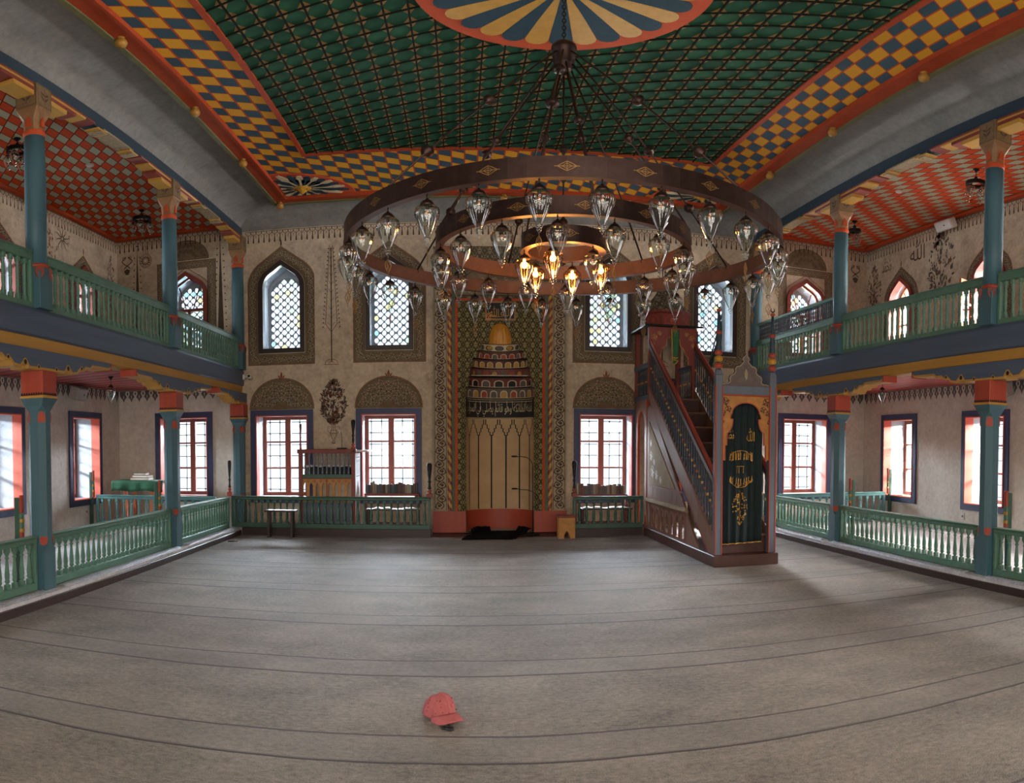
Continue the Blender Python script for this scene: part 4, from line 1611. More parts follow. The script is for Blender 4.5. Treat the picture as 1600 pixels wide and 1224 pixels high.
cream_pan = paint('niche cream panel', (182, 152, 112), .7, .10, 4, .05, wear=((206, 178, 140), .72))
b = MB()
cyl(b, .625, .40, 2.12)
nw_ = b.build('niche_wall', cream_pan, mih)
b = MB()
cyl(b, .645, .0, .40, inn=.02)
b.build('niche_plinth', M_['red'], mih)
b = MB()
NPN = 7
for k in range(NPN + 1):
    a = pi * k / NPN
    if 0 < k < NPN:
        cstroke(b, [(a, .41), (a, 1.0), (a, 1.5), (a, 1.80)], .030, .625, .004, 0)
    da = pi / NPN
    if k < NPN:
        prof = [(0, 1.80), (.10, 1.80), (.10, 1.86), (.20, 1.86), (.20, 1.93), (.31, 1.93), (.31, 2.0), (.42, 2.0), (.42, 2.10)]
        cstroke(b, [(a + da * f, z) for f, z in prof], .022, .625, .004, 0)
        cstroke(b, [(a + da * (1 - f), z) for f, z in prof], .022, .625, .004, 0)
b.build('panel_outline', M_['black'], nw_)
b = MB()
cyl(b, .637, 2.12, 2.485, inn=.010)
band_ = b.build('inscription_band', paint('inscription ground', (34, 30, 32), .7, .1, 9), mih)
TXT = arabic('\u0641\u0646\u0627\u062f\u062a\u0647 \u0627\u0644\u0645\u0644\u0627\u0626\u0643\u0629 \u0648\u0647\u0648 \u0642\u0627\u0626\u0645 \u064a\u0635\u0644\u064a \u0641\u064a \u0627\u0644\u0645\u062d\u0631\u0627\u0628')
V, F = text_mesh(TXT, 1.0, 2)
b = MB()
if V:
    b.add([NP_(pi - .22 - (pi - .44) * x, 2.15 + .26 * y, .625, inn=.016) for x, y in V], F)
cstroke(b, [(pi * (.06 + .88 * k / 20), 2.435) for k in range(21)], .010, .625, .016, 0)
cstroke(b, [(pi * (.02 + .96 * k / 20), 2.475) for k in range(21)], .008, .625, .016, 0)
cstroke(b, [(pi * (.02 + .96 * k / 20), 2.13) for k in range(21)], .008, .625, .016, 0)
for k in range(16):
    a = pi * (.08 + .84 * k / 15)
    if k % 3 != 1: cstroke(b, [(a, 2.30), (a + .01, 2.45)], .009, .625, .016, 0)
b.build('inscription', M_['cream'], band_)
# the stepped tiers
tiercol = [paint('tier grey', (98, 84, 72), .7, .15, 9), paint('tier red', (110, 52, 48), .7, .15, 9), M_['red_dark'], paint('tier brown', (84, 48, 44), .7, .15, 9), paint('tier maroon', (98, 46, 44), .7, .15, 9), M_['cream']]
tmats = {'dark': M_['black'], 'red': M_['red'], 'cream': M_['cream'], 'ochre': M_['ochre'], 'grey': M_['mural_gray'], 'green': gb}
tl = list(tmats)
for i in range(1, 7):
    z0, z1, w = TZ[i], TZ[i + 1], TW[i]
    b = MB()
    cyl(b, w, z0, z1)
    if i > 1:                                                # ledge below: underside between this tier and the wider one
        V, F = [], []
        for k in range(29):
            a = pi * k / 28
            V += [NP_(a, z0, w), NP_(a, z0, TW[i - 1])]
        for k in range(28):
            F.append((2 * k, 2 * k + 1, 2 * k + 3, 2 * k + 2))
        b.add(V, F)
    tb = b.build('tier', tiercol[i - 1], mih)
    b = MB()
    cnt = [0, 10, 7, 10, 9, 8, 5][i]
    cstroke(b, [(pi * k / 24, z0 + .010) for k in range(25)], .020, w, .004, tl.index('dark'))
    cstroke(b, [(pi * k / 24, z0 + .026) for k in range(25)], .009, w, .005, tl.index('cream'))
    for k in range(cnt):
        a = pi * (k + .5) / cnt
        da = pi / cnt
        hz = z1 - z0
        if i == 6:
            cshape(b, [(a + da * .40 * cos(q * pi / 6), z0 + hz * .52 + hz * .34 * sin(q * pi / 6)) for q in range(12)], w, .004, tl.index('dark'))
            cshape(b, [(a + da * .32 * cos(q * pi / 6), z0 + hz * .52 + hz * .26 * sin(q * pi / 6)) for q in range(12)], w, .014, tl.index('ochre' if k % 2 else 'grey'))
            continue
        col = [['red', 'ochre', 'grey'], ['dark', 'grey', 'dark'], ['red', 'green', 'ochre'], ['ochre', 'ochre', 'ochre'], ['red', 'grey', 'red']][i - 1]
        for (fw, fh, inn, cn) in ((.36, .84, .004, 'cream' if i != 3 else 'grey'), (.28, .74, .014, col[k % 3])):
            P = [(a + da * fw, z0 + hz * .16), (a + da * fw, z0 + hz * (.16 + (fh - .16) * .6))]
            for q in range(1, 6):
                t_ = pi * q / 6
                P.append((a + da * fw * cos(t_), z0 + hz * (.16 + (fh - .16) * (.6 + .4 * sin(t_)))))
            P += [(a - da * fw, z0 + hz * (.16 + (fh - .16) * .6)), (a - da * fw, z0 + hz * .16)]
            cshape(b, P, w, inn, tl.index(cn))
    b.build('painted_arches', [tmats[x] for x in tl], tb)
b = MB()                                                     # ribbed golden half dome
V, F = [], []
NA, NZ = 48, 9
for j in range(NZ + 1):
    q = pi / 2 * j / NZ
    for k in range(NA + 1):
        a = pi * k / NA
        rib = 1 - .05 * (abs(sin(a * 8)) < .35)
        r = .21 * max(.02, cos(q)) ** .8 * rib
        V.append(Vector((MX + r * cos(a), YW - SL + r * .75 * sin(a), 3.50 + .37 * sin(q))))
for j in range(NZ):
    for k in range(NA):
        F.append((j * (NA + 1) + k, (j + 1) * (NA + 1) + k, (j + 1) * (NA + 1) + k + 1, j * (NA + 1) + k + 1))
b.add(V, F, 0, True)
V, F = [], []
for k in range(29):
    a = pi * k / 28
    V += [Vector((MX + .205 * cos(a), YW - SL + .15 * sin(a), 3.501)), NP_(a, 3.501, TW[6])]
for k in range(28):
    F.append((2 * k, 2 * k + 1, 2 * k + 3, 2 * k + 2))
b.add(V, F)
b.build('dome', wood('gilded dome', (190, 132, 44), .45, .1, 'Z', 10), mih)
b = MB()
b.box(MX - .70, MX + .70, YW + .42, YW + .46, 0, 4.0)
b.box(MX - .70, MX - .66, YW + .02, YW + .42, 0, 4.0)
b.box(MX + .66, MX + .70, YW + .02, YW + .42, 0, 4.0)
b.box(MX - .66, MX + .66, YW + .02, YW + .42, 3.94, 4.0)
b.build('niche_shell', M_['plaster_up'], mih)
b = MB()
b.add([NP_(pi * k / 28, .004, .625) for k in range(29)], [tuple(range(29))])
b.build('niche_floor', M_['carpet'], mih)
# small framed calligraphy above the dome
b = MB()
ring(b, rect(-.275, .285, 3.93, 4.285), rect(-.245, .255, 3.96, 4.255), PM_, .007, .03)
pl = b.build('framed_calligraphy', wood('gilt frame', (150, 98, 48), .4, .2, 'X', 14))
tag(pl, 'small framed black panel with gold calligraphy above the golden niche dome', 'framed calligraphy')
b = MB(); b.extr([rect(-.246, .256, 3.959, 4.256)], PM_, .007, .015)
b.build('panel', M_['black'], pl)
b = MB()
V, F = text_mesh(chr(0xFDF2), 1, 3)
for (cx, w_, sgn) in ((-.11, .17, 1), (.10, .19, 1)):
    if V: b.add([PM_ @ Vector((cx - w_ / 2 + w_ * x, 4.0 + .20 * y, .0165)) for x, y in V], F)
b.stroke([(-.20, 4.01), (-.1, 3.99), (.05, 4.0), (.2, 4.03)], .016, PM_, .0166, 0, False, True)
b.build('gold_script', M_['yellow'], pl)

# ------------------------------------------------------------------ pulpit
x0, x1 = 3.29, 4.17
yF, yL, yE = 8.86, 12.28, YW - .004                          # gate front, landing front, far end
SLOPE = .68
pul = empty('pulpit', (0, 0, 0))
tag(pul, 'tall painted wooden pulpit with steep stairs, gate, spires and canopy', 'pulpit')
M_['gate'] = wood('gate grey blue paint', (92, 100, 112), .5, .12, 'Z', 12)
M_['pwood'] = wood('pulpit worn brown', (120, 88, 70), .55, .2, 'Z', 9, wear=((150, 122, 100), .64))
M_['pwood_dark'] = wood('pulpit dark brown', (74, 48, 42), .5, .2, 'Y', 10)
M_['carved'] = paint('carved ochre panel', (168, 116, 58), .6, .2, 10)
b = MB()
b.box(x0 - .03, x1 + .03, yF - .05, 12.44, .0, .155, .008)
b.build('plinth', M_['pwood_dark'], pul)
PF_ = plane((0, yF, 0), (1, 0, 0), (0, 0, 1))
for x in (x0 + .05, x1 - .05):
    b = MB()
    b.box(x - .05, x + .05, yF, yF + .10, .155, 2.56, .008)
    b.lathe([(.07, 2.56), (.045, 2.63)], 4, (x, yF + .05, 0), rot=pi / 4, smooth=False)
    b.build('gate_post', M_['gate'], pul)
b = MB()
b.box(x0 + .1, x1 - .1, yF + .01, yF + .09, 2.30, 2.42, .006)
b.build('gate_lintel', M_['gate'], pul)
b = MB()
for x in (x0 + .05, x1 - .05):
    for e in (-.046, .046):
        b.box(x + e - .009, x + e + .009, yF - .006, yF + .02, .16, 2.42, .003)
b.box(x0 + .1, x1 - .1, yF - .004, yF + .03, 2.283, 2.302, .004)
b.build('red_edging', M_['red'], pul)
xm = (x0 + x1) / 2
hw = x1 - .1 - xm
H_ = [(hw - .045, 1.42), (hw - .045, 1.62), (hw - .07, 1.62), (hw - .07, 1.78)]
arc1 = [(hw - .07 - .085 * sin(pi / 2 * k / 5), 1.78 + .13 * (1 - cos(pi / 2 * k / 5)) + .06 * k / 5) for k in range(1, 6)]
arc2 = [(.225 - .015 * k / 2, 1.98 + .03 * k) for k in range(3)]
arc3 = [(.20 * cos(pi / 2 * k / 7), 2.045 + .15 * sin(pi / 2 * k / 7)) for k in range(0, 8)]
half_ = H_ + arc1 + arc2 + arc3
hol = half_ + [(-x, z) for x, z in half_[::-1] if x > 1e-6]
b = MB()
# panel = rectangle minus the opening (open at its foot)
outer = [(hw, 1.42)] + [(hw, 2.285), (-hw, 2.285), (-hw, 1.42)]
poly = [(hw, 1.42), (hw, 2.285), (-hw, 2.285), (-hw, 1.42)] + [(-x, z) for x, z in half_] [:len(half_) - 1] + [(x, z) for x, z in half_[::-1]]
b.extr([[(x + xm, z) for x, z in poly]], PF_, -.055, -.025, 0, 1)
pn = b.build('lobed_arch', [M_['carved'], M_['red']], pul)
b = MB()
b.stroke([(x + xm, z) for x, z in [(-u, v_) for u, v_ in half_] + half_[::-1]], .014, PF_, -.0235, 1)
for s in (-1, 1):
    for (u, z, r) in ((.30, 2.20, .07), (.25, 2.10, .05), (.33, 2.05, .05), (.345, 1.93, .04)):
        P = [(xm + s * (u + r * (1 - .8 * j / 12) * cos(j * .65)), z + r * (1 - .8 * j / 12) * sin(j * .65)) for j in range(13)]
        b.stroke(P, .010, PF_, -.0236, 0)
        for j in range(4):
            b.leaf(xm + s * u, z, j * pi / 2 + .4, r * 1.1, r * .35, PF_, -.0237, 0)
b.build('carving', [M_['mural'], M_['red']], pn)
crest = [(.40, 2.42), (.395, 2.435), (.34, 2.44), (.31, 2.455), (.27, 2.45), (.235, 2.475), (.245, 2.52), (.225, 2.56), (.175, 2.585), (.155, 2.62), (.165, 2.65), (.14, 2.685), (.09, 2.70), (.05, 2.74), (.03, 2.765), (.05, 2.79), (.045, 2.815), (.02, 2.83), (.0, 2.87)]
b = MB()
b.extr([[(xm + x, z) for x, z in crest] + [(xm - x, z) for x, z in crest[:-1][::-1]]], PF_, -.07, -.035)
cr = b.build('crest', M_['mural_gray'], pul)
b = MB()
cc = [(x * .94, 2.42 + (z - 2.42) * .97) for x, z in crest]
b.stroke([(xm + x, z) for x, z in cc] + [(xm - x, z) for x, z in cc[:-1][::-1]], .010, PF_, -.034, 0)
b.lathe([(.001, 0), (.02, .03), (.03, .09), (.015, .14), (.0, .16)], 8, (xm, yF + .035, 2.50), cap=False)
b.build('crest_outline', M_['pale'], cr)
for x in (x0 + .05, x1 - .05):
    b = MB()
    b.lathe([(.045, 2.62), (.028, 2.65), (.030, 2.88), (.042, 2.90), (.036, 3.0), (.030, 3.12), (.024, 3.28), (.016, 3.42)], 12, (x, yF + .05, 0))
    sp_ = b.build('spire', M_['beam_dark'], pul)
    for z, r, m in ((2.68, .055, 'red'), (2.775, .058, 'yellow'), (2.86, .052, 'red'), (3.13, .044, 'red'), (3.435, .032, 'red')):
        b = MB()
        b.lathe([(r * .4, z - r * .8), (r, z - r * .35), (r, z + r * .35), (r * .4, z + r * .8)], 12, (x, yF + .05, 0))
        b.build('spire_ball', M_[m], sp_)
    b = MB()
    P = [(x + .028 * cos(a_), yF + .05, 3.50 + .028 * sin(a_)) for a_ in [radians(q) for q in range(120, 421, 20)]]
    b.tube(P, [.003 + .006 * sin(pi * i / (len(P) - 1)) for i in range(len(P))], 6)
    b.tube([(x, yF + .05, 3.45), (x, yF + .05, 3.475)], .006, 6)
    b.build('crescent', M_['iron'], sp_)
# stairs
nst = 9
ys, ye = yF + .16, yL
for k in range(nst):
    ya = ys + (ye - ys) * k / nst
    yb_ = ys + (ye - ys) * (k + 1) / nst
    za = .155 + (2.44 - .155) * (k + 1) / nst
    b = MB()
    b.box(x0 + .06, x1 - .06, ya, yb_ + .03, za - .26, za - .03)
    b.box(x0 + .06, x1 - .06, ya - .02, yb_ + .001, za - .03, za, .006, 1)
    b.build('step', [M_['pwood_dark'], M_['pwood']], pul)
PLx = {-1: plane((x0, 0, 0), (0, -1, 0), (0, 0, 1)), 1: plane((x1, 0, 0), (0, 1, 0), (0, 0, 1))}
for s in (-1, 1):
    xx = x0 if s < 0 else x1
    PS = plane((xx, 0, 0), (0, s, 0), (0, 0, 1))            # outward normal: u=(0,s,0), v=z -> n = (s,0,0)
    def U(P): return [(s * y, z) for y, z in P]
    def o_(P): return P if s > 0 else P[::-1]
    y_a, y_b = yF + .10, yL
    zt = lambda y: .43 + SLOPE * (y - y_a)                  # top edge of the stringer
    b = MB()
    b.extr([o_(U([(y_a, .155), (y_a + .18, .155), (y_b, zt(y_b) - .26), (y_b, zt(y_b)), (y_a, zt(y_a))]))], PS, -.05, .0)
    st = b.build('stringer', M_['pwood'], pul)
    b = MB()
    b.stroke(U([(y_a, zt(y_a) - .02), (y_b, zt(y_b) - .02)]), .03, PS, .002)
    b.stroke(U([(y_a + .17, .17), (y_b, zt(y_b) - .24)]), .03, PS, .002)
    b.build('stringer_edge', M_['red_dark'], st)
    # handrail
    zr = lambda y: 1.17 + SLOPE * (y - y_a)
    b = MB()
    b.extr([o_(U([(y_a - .02, zr(y_a) - .06), (y_b, zr(y_b) - .06), (y_b, zr(y_b) + .02), (y_a - .02, zr(y_a) + .02)]))], PS, -.055, .005)
    b.build('handrail', M_['pwood_dark'], pul)
    b = MB()
    b.extr([o_(U([(y_a, zr(y_a) + .02), (y_b, zr(y_b) + .02), (y_b, zr(y_b) + .10), (y_a + .1, zr(y_a + .1) + .10)]))], PS, -.045, -.015)
    b.build('red_rail_board', M_['red'], pul)
    nb = 30
    bm = MB()
    Hb = .68
    bm.lathe([(.013, 0), (.015, .05), (.010, .08), (.014, .2), (.011, .33), (.014, .48), (.010, .60), (.015, .63), (.013, Hb)], 7, cap=False)
    bm.lathe([(.008, .315), (.017, .33), (.017, .35), (.008, .365)], 7, cap=False, mat=1)
    proto = None
    bead = [M_['red'], M_['ochre'], M_['yellow']]
    prs = []
    for q in range(3):
        o = bm.build('banister', [M_['beam_dark'], bead[q]], pul)
        prs.append(o)
    for k in range(nb):
        y = y_a + .06 + (y_b - y_a - .12) * k / (nb - 1)
        if k < 3:
            o = prs[k]
        else:
            o = part_copy(prs[k % 3], pul)
        o.location = (xx - s * .027, y, zt(y) - .01)
    # triangular side with mouldings, pierced arcade below
    b = MB()
    tri_ = [(y_a + .62, .155), (12.42, .155), (12.42, 2.42), (y_b, 2.42)]
    holes = []
    for k in range(7):
        yc = 10.32 + k * .285
        hh = min(.36, .10 + SLOPE * (yc - 9.75))
        P = [(yc - .085, .20), (yc + .085, .20), (yc + .085, .20 + hh * .62), (yc + .05, .20 + hh * .82), (yc, .20 + hh), (yc - .05, .20 + hh * .82), (yc - .085, .20 + hh * .62)]
        holes.append(o_(U(P)))
    arch_h = [(12.35 + .0, .7)]
    tri_ = [(y_a + .62, .155), (12.42, .155), (12.42, 2.30), (y_b - .15, zt(y_b - .15) - .27)]
    b.extr([o_(U(tri_))] + holes, PS, -.045, -.016)
    sp = b.build('side_panel', M_['pwood'], pul)
    b = MB()
    b.extr([o_(U([(10.02, .625), (12.42, .625), (12.42, .68), (10.10, .68)]))], PS, -.02, .02)
    b.build('shelf_moulding', M_['pale'], sp)
    b = MB()
    for k in range(8):
        yc = 10.32 + (k - .5) * .285
        b.stroke(U([(yc, .17), (yc, .62)]), .028, PS, -.013, 0)
    for k in range(7):
        yc = 10.32 + k * .285
        b.stroke(U([(yc, .68), (yc, min(.90, zt(yc) - .28))]), .02, PS, -.013, 0)
    b.stroke(U([(10.36, .90), (12.36, .90)]), .03, PS, -.012, 0)
    b.stroke(U([(10.55, .96), (12.25, 2.14)]), .022, PS, -.012, 0)
    b.stroke(U([(12.30, .92), (12.30, 2.15)]), .026, PS, -.012, 0)
    b.build('panel_moulding', M_['red_dark'], sp)
    b = MB()
    b.extr([o_(U([(10.70, .93), (12.26, .93), (12.26, 2.04)]))], PS, -.018, -.006)
    tp = b.build('painted_triangle', M_['pale'], sp)
    b = MB()
    for (yc, z, r) in ((12.0, 1.15, .13), (11.75, 1.1, .10), (12.1, 1.42, .10), (11.5, 1.03, .07), (12.12, 1.65, .07), (11.9, 1.32, .06)):
        P = U([(yc + r * (1 - .85 * j / 16) * cos(j * .6), z + r * (1 - .85 * j / 16) * sin(j * .6)) for j in range(17)])
        b.stroke(P, .012, PS, -.0045, 0)
        for j in range(5):
            q = U([(yc, z)])[0]
            b.leaf(q[0], q[1], j * 2 * pi / 5, r * .9, r * .3, PS, -.0044, 0)
    b.build('scroll_pattern', M_['white'], tp)
    # landing side: arched passage below, low screen above
    b = MB()
    n_ = 10
    ah = [(12.56, .16), (13.08, .16), (13.08, 1.95)] + [(12.82 + .26 * cos(pi * k / n_), 1.95 + .30 * sin(pi * k / n_)) for k in range(n_ + 1)] + [(12.56, 1.95)]
    b.extr([o_(U([(12.42, .13), (yE, .13), (yE, 2.44), (12.42, 2.44)])), o_(U(ah))], PS, -.05, -.004, 0, 1)
    b.build('passage_arch', [M_['pwood'], M_['orange']], pul)
    b = MB()
    b.extr([o_(U([(yL, 2.44), (yE, 2.44), (yE, 2.52), (yL, 2.52)]))], PS, -.05, .012)
    b.extr([o_(U([(yL, 3.02), (yE, 3.02), (yE, 3.10), (yL, 3.10)]))], PS, -.05, .012)
    sr = b.build('landing_rail', M_['beam'], pul)
    for k in range(9):
        part_copy(prs[k % 3], pul, (xx - s * .027, yL + .08 + (yE - yL - .16) * k / 8, 2.50)).scale = (1, 1, .78)
b = MB()
b.box(x0 + .05, x1 - .05, yL, yE, 2.30, 2.44, .004)
b.build('landing_floor', M_['pwood_dark'], pul)
# canopy on four posts
for x in (x0 + .04, x1 - .04):
    for y in (yL + .02, yE - .05):
        b = MB()
        b.box(x - .045, x + .045, y - .045, y + .045, 2.44, 3.74, .006)
        b.build('canopy_post', M_['red_dark'], pul)
PCf = plane((0, yL - .03, 0), (1, 0, 0), (0, 0, 1))
n_ = 8
op = [(hw - .06, 3.06), (hw - .06, 3.20), (hw - .12, 3.26), (hw - .13, 3.34), (hw - .20, 3.40), (hw - .22, 3.47), (.12, 3.53), (.06, 3.56), (0, 3.60)]
poly = [(hw + .10, 3.06), (hw + .10, 3.74), (-hw - .10, 3.74), (-hw - .10, 3.06)] + [(-x, z) for x, z in op[:-1]] + op[::-1]
b = MB()
b.extr([[(x + xm, z) for x, z in poly]], PCf, -.03, .0, 0)
cf = b.build('canopy_arch', M_['red_dark'], pul)
b = MB()
b.stroke([(x + xm, z) for x, z in [(-u, w_) for u, w_ in op] + op[::-1]], .014, PCf, .002, 0)
for s in (-1, 1):
    for (u, z, r) in ((.34, 3.55, .06), (.25, 3.62, .045), (.37, 3.42, .04)):
        b.stroke([(xm + s * (u + r * (1 - .8 * j / 12) * cos(j * .65)), z + r * (1 - .8 * j / 12) * sin(j * .65)) for j in range(13)], .010, PCf, .002, 0)
        for j in range(4):
            b.leaf(xm + s * u, z, j * pi / 2 + .4, r, r * .35, PCf, .0025, 0)
b.build('canopy_carving', M_['carved'], cf)
b = MB()
b.box(x0 - .10, x1 + .10, yL - .12, yE, 3.74, 3.775, .006)
b.build('canopy_eave', M_['iron'], pul)
b = MB()
oc = []
cx_, cy_ = xm, (yL + yE) / 2
for z, a_ in ((3.775, .46), (3.80, .44), (4.02, .42), (4.05, .46), (4.09, .46)):
    oc.append((z, a_, a_ * .5858))
loft8(b, oc)
V0 = len(b.v)
b.v = [(x + cx_, y + cy_, z) for x, y, z in b.v]
drm = b.build('canopy_drum', M_['red_dark'], pul)
b = MB()
for k in range(8):
    a_ = pi / 4 * k
    M = Matrix.Translation((cx_, cy_, 0)) @ Matrix.Rotation(a_, 4, 'Z') @ plane((0, -.434, 0), (1, 0, 0), (0, 0, 1))
    b.stroke([(-.12, 3.83), (.12, 3.83), (.12, 3.90), (.06, 3.97), (0, 4.0), (-.06, 3.97), (-.12, 3.90)], .012, M, .006, 0, True)
    b.leaf(0, 3.84, pi / 2, .12, .07, M, .006, 0)
b.build('drum_panel', M_['red'], drm)
b = MB()
b.lathe([(.44, 4.09), (.36, 4.2), (.20, 4.42), (.08, 4.62), (.03, 4.7), (.05, 4.74), (.05, 4.78), (.015, 4.82), (.015, 4.92), (0, 4.95)], 16, (cx_, cy_, 0), cap=False)
b.build('canopy_cone', M_['tracery_wall'], pul)
# seat rail and reading mic at the landing
b = MB()
b.box(x0 + .12, x1 - .12, yE - .20, yE - .12, 2.86, 2.90, .004)
for k in range(12):
    x = x0 + .14 + k * (x1 - x0 - .28) / 11
    b.lathe([(.011, 2.44), (.015, 2.6), (.009, 2.75), (.013, 2.86)], 6, (x, yE - .16, 0), cap=False)
b.build('seat_back_rail', M_['pwood_dark'], pul)

# curtain in the pulpit gate
b = MB()
NX, NZ_ = 60, 24
V, F = [], []
cx0, cx1, cz0, cz1 = x0 + .135, x1 - .165, .30, 2.20
yc_ = yF + .115
def cur(fu, fz):
    x = cx0 + (cx1 - cx0) * fu + .008 * sin(fz * 5) * (1 - fz)
    fold = .016 * sin(fu * 31) * (1 - .25 * fz) + .008 * sin(fu * 67 + 1)
    z = cz0 + (cz1 - cz0) * fz - .02 * (1 - fz) * (1 - fu)
    return Vector((x, yc_ + fold, z))
for j in range(NZ_ + 1):
    for i in range(NX + 1):
        V.append(cur(i / NX, j / NZ_))
for j in range(NZ_):
    for i in range(NX):
        F.append((j * (NX + 1) + i, j * (NX + 1) + i + 1, (j + 1) * (NX + 1) + i + 1, (j + 1) * (NX + 1) + i))
b.add(V, F, 0, True)
cl = paint('curtain velvet', (18, 34, 36), .85, .15, 12, .1)
cu_ = b.build('gate_curtain', cl)
sol = cu_.modifiers.new('s', 'SOLIDIFY'); sol.thickness = .006; sol.offset = 0
tag(cu_, 'dark green velvet curtain with gold calligraphy hanging in the pulpit gate', 'curtain')
gold = paint('gold embroidery', (190, 142, 60), .4, .2, 30, .1, .3)
def on_cur(fu, fz, off=-.010):
    p = cur(fu, fz); p.y += off; return p
b = MB()
def ctext(ch, u0, u1, z0, z1, res=3, bend=0.0):
    V, F = text_mesh(ch, 1, res)
    if not V: return
    fz = lambda z: (z - cz0) / (cz1 - cz0)
    b.add([on_cur(u0 + (u1 - u0) * x, fz(z0 + (z1 - z0) * y + bend * (4 * (x - .5) ** 2 - .5))) for x, y in V], F)
ctext(chr(0xFDF4), .10, .30, 1.71, 1.85)
ctext(chr(0xFDF2), .60, .80, 1.68, 1.86)
T2 = arabic('\u0627\u0646\u0647 \u0645\u0646 \u0633\u0644\u064a\u0645\u0627\u0646') if False else arabic('\u0644\u0627 \u0627\u0644\u0647 \u0627\u0644\u0627 \u0627\u0644\u0644\u0647')
T3 = arabic('\u0645\u062d\u0645\u062f \u0631\u0633\u0648\u0644 \u0627\u0644\u0644\u0647')
ctext(T2, .17, .76, 1.42, 1.54, 2, -.03)
ctext(T3, .17, .76, 1.08, 1.19, 2, .06)
def cst(P, w):
    fz = lambda z: (z - cz0) / (cz1 - cz0)
    for i in range(len(P) - 1):
        (a, z0), (c, z1) = P[i], P[i + 1]
        d = sqrt(((c - a) * (cx1 - cx0)) ** 2 + (z1 - z0) ** 2) or 1
        nu, nz = -(z1 - z0) / d * w / 2 / (cx1 - cx0), (c - a) * (cx1 - cx0) / d * w / 2
        b.add([on_cur(a + nu, fz(z0 + nz)), on_cur(a - nu, fz(z0 - nz)), on_cur(c - nu, fz(z1 - nz)), on_cur(c + nu, fz(z1 + nz))], [(0, 1, 2, 3)])
def arcpts(c, z, ru, rz, a0, a1, n_=14):
    return [(c + ru * cos(radians(a0 + (a1 - a0) * k / n_)), z + rz * sin(radians(a0 + (a1 - a0) * k / n_))) for k in range(n_ + 1)]
cst(arcpts(.465, 1.40, .31, .155, 150, 30), .007)
cst(arcpts(.465, 1.26, .31, .20, 205, 335), .007)
for k in range(9):
    u = .20 + k * .066
    cst([(u, 1.43), (u + .012, 1.52)], .008)
    cst([(u, 1.09 + .02 * abs(k - 4) / 2), (u + .012, 1.17 + .02 * abs(k - 4) / 2)], .008)
b.build('gold_lettering', gold, cu_)
b = MB()
# small pavilion sign in the middle and a vase of flowers below
cst([(.36, 1.25), (.36, 1.34), (.34, 1.345), (.54, 1.345), (.52, 1.34), (.52, 1.25)], .006)
cst([(.42, 1.25), (.42, 1.34)], .006)
rnd = random.Random(4)
for k in range(70):
    zz = .62 + .36 * k / 70
    wd = .19 * sin(pi * min(1, (zz - .60) / .40)) ** .7
    u = .45 + rnd.uniform(-wd, wd)
    a_ = rnd.uniform(0, 2 * pi)
    L = .028
    P = [(u, zz), (u + cos(a_) * L / 1.2, zz + sin(a_) * L * .8)]
    cst(P, .014)
cst([(.45, .56), (.45, 1.02)], .008)
cst([(.40, .60), (.45, .55), (.50, .60)], .014)
b.build('gold_vase_pattern', gold, cu_)
b = MB()                                                     # pale hem
cst([(0.0 + k / 30, cz0 + .004) for k in range(31)], .014)
b.build('hem', M_['ochre'], cu_)
b = MB()
b.tube([(x0 + .11, yc_, 2.215), (x1 - .11, yc_, 2.215)], .010, 8)
b.build('curtain_rod', M_['iron'], cu_)

# banners at the canopy
b = MB()
V, F = [], []
for j in range(11):
    z = 3.70 - .62 * j / 10
    wdt = .075 - .02 * j / 10
    for i in range(5):
        V.append((xm + .02 + (i / 4 - .5) * 2 * wdt, yL - .09 - .012 * sin(i * 1.5 + j * .5), z))
for j in range(10):
    for i in range(4):
        F.append((j * 5 + i, (j + 1) * 5 + i, (j + 1) * 5 + i + 1, j * 5 + i + 1))
b.add(V, F, 0, True)
bn = b.build('banner', paint('banner green', (44, 96, 62), .8, .1, 10))
tag(bn, 'narrow green banner with yellow edge hanging in the pulpit canopy arch', 'banner')
sol = bn.modifiers.new('s', 'SOLIDIFY'); sol.thickness = .004
b = MB()
Pb = plane((xm + .02, yL - .108, 0), (1, 0, 0), (0, 0, 1))
b.stroke([(-.045, 3.18), (.045, 3.19), (-.04, 3.14), (.05, 3.13), (.0, 3.07)], .028, Pb, 0)
b.stroke([(-.074, 3.70), (-.056, 3.08)], .016, Pb, .001)
b.build('yellow_trim', M_['yellow'], bn)
b = MB()
b.tube([(x1 + .34, 11.9, 3.95), (x1 + .10, 12.20, 2.62)], .012, 8)
fp = b.build('flag_pole', M_['dark_wood'])
tag(fp, 'leaning dark pole with a furled dark green flag beside the pulpit', 'flag')
b = MB()
V, F = [], []
for j in range(9):
    f_ = j / 8
    px_, py_, pz_ = x1 + .335 - .21 * f_, 11.9 + .27 * f_, 3.90 - 1.15 * f_
    for i in range(4):
        g_ = i / 3
        V.append((px_ + .02 * sin(3 * g_ + 5 * f_), py_ - .015 * cos(4 * g_), pz_ - g_ * (.46 * (1 - f_) + .06)))
for j in range(8):
    for i in range(3):
        F.append((j * 4 + i, (j + 1) * 4 + i, (j + 1) * 4 + i + 1, j * 4 + i + 1))
b.add(V, F, 0, True)
fl = b.build('flag_cloth', paint('flag dark green', (22, 48, 40), .85, .1, 10), fp)
sol = fl.modifiers.new('s', 'SOLIDIFY'); sol.thickness = .004
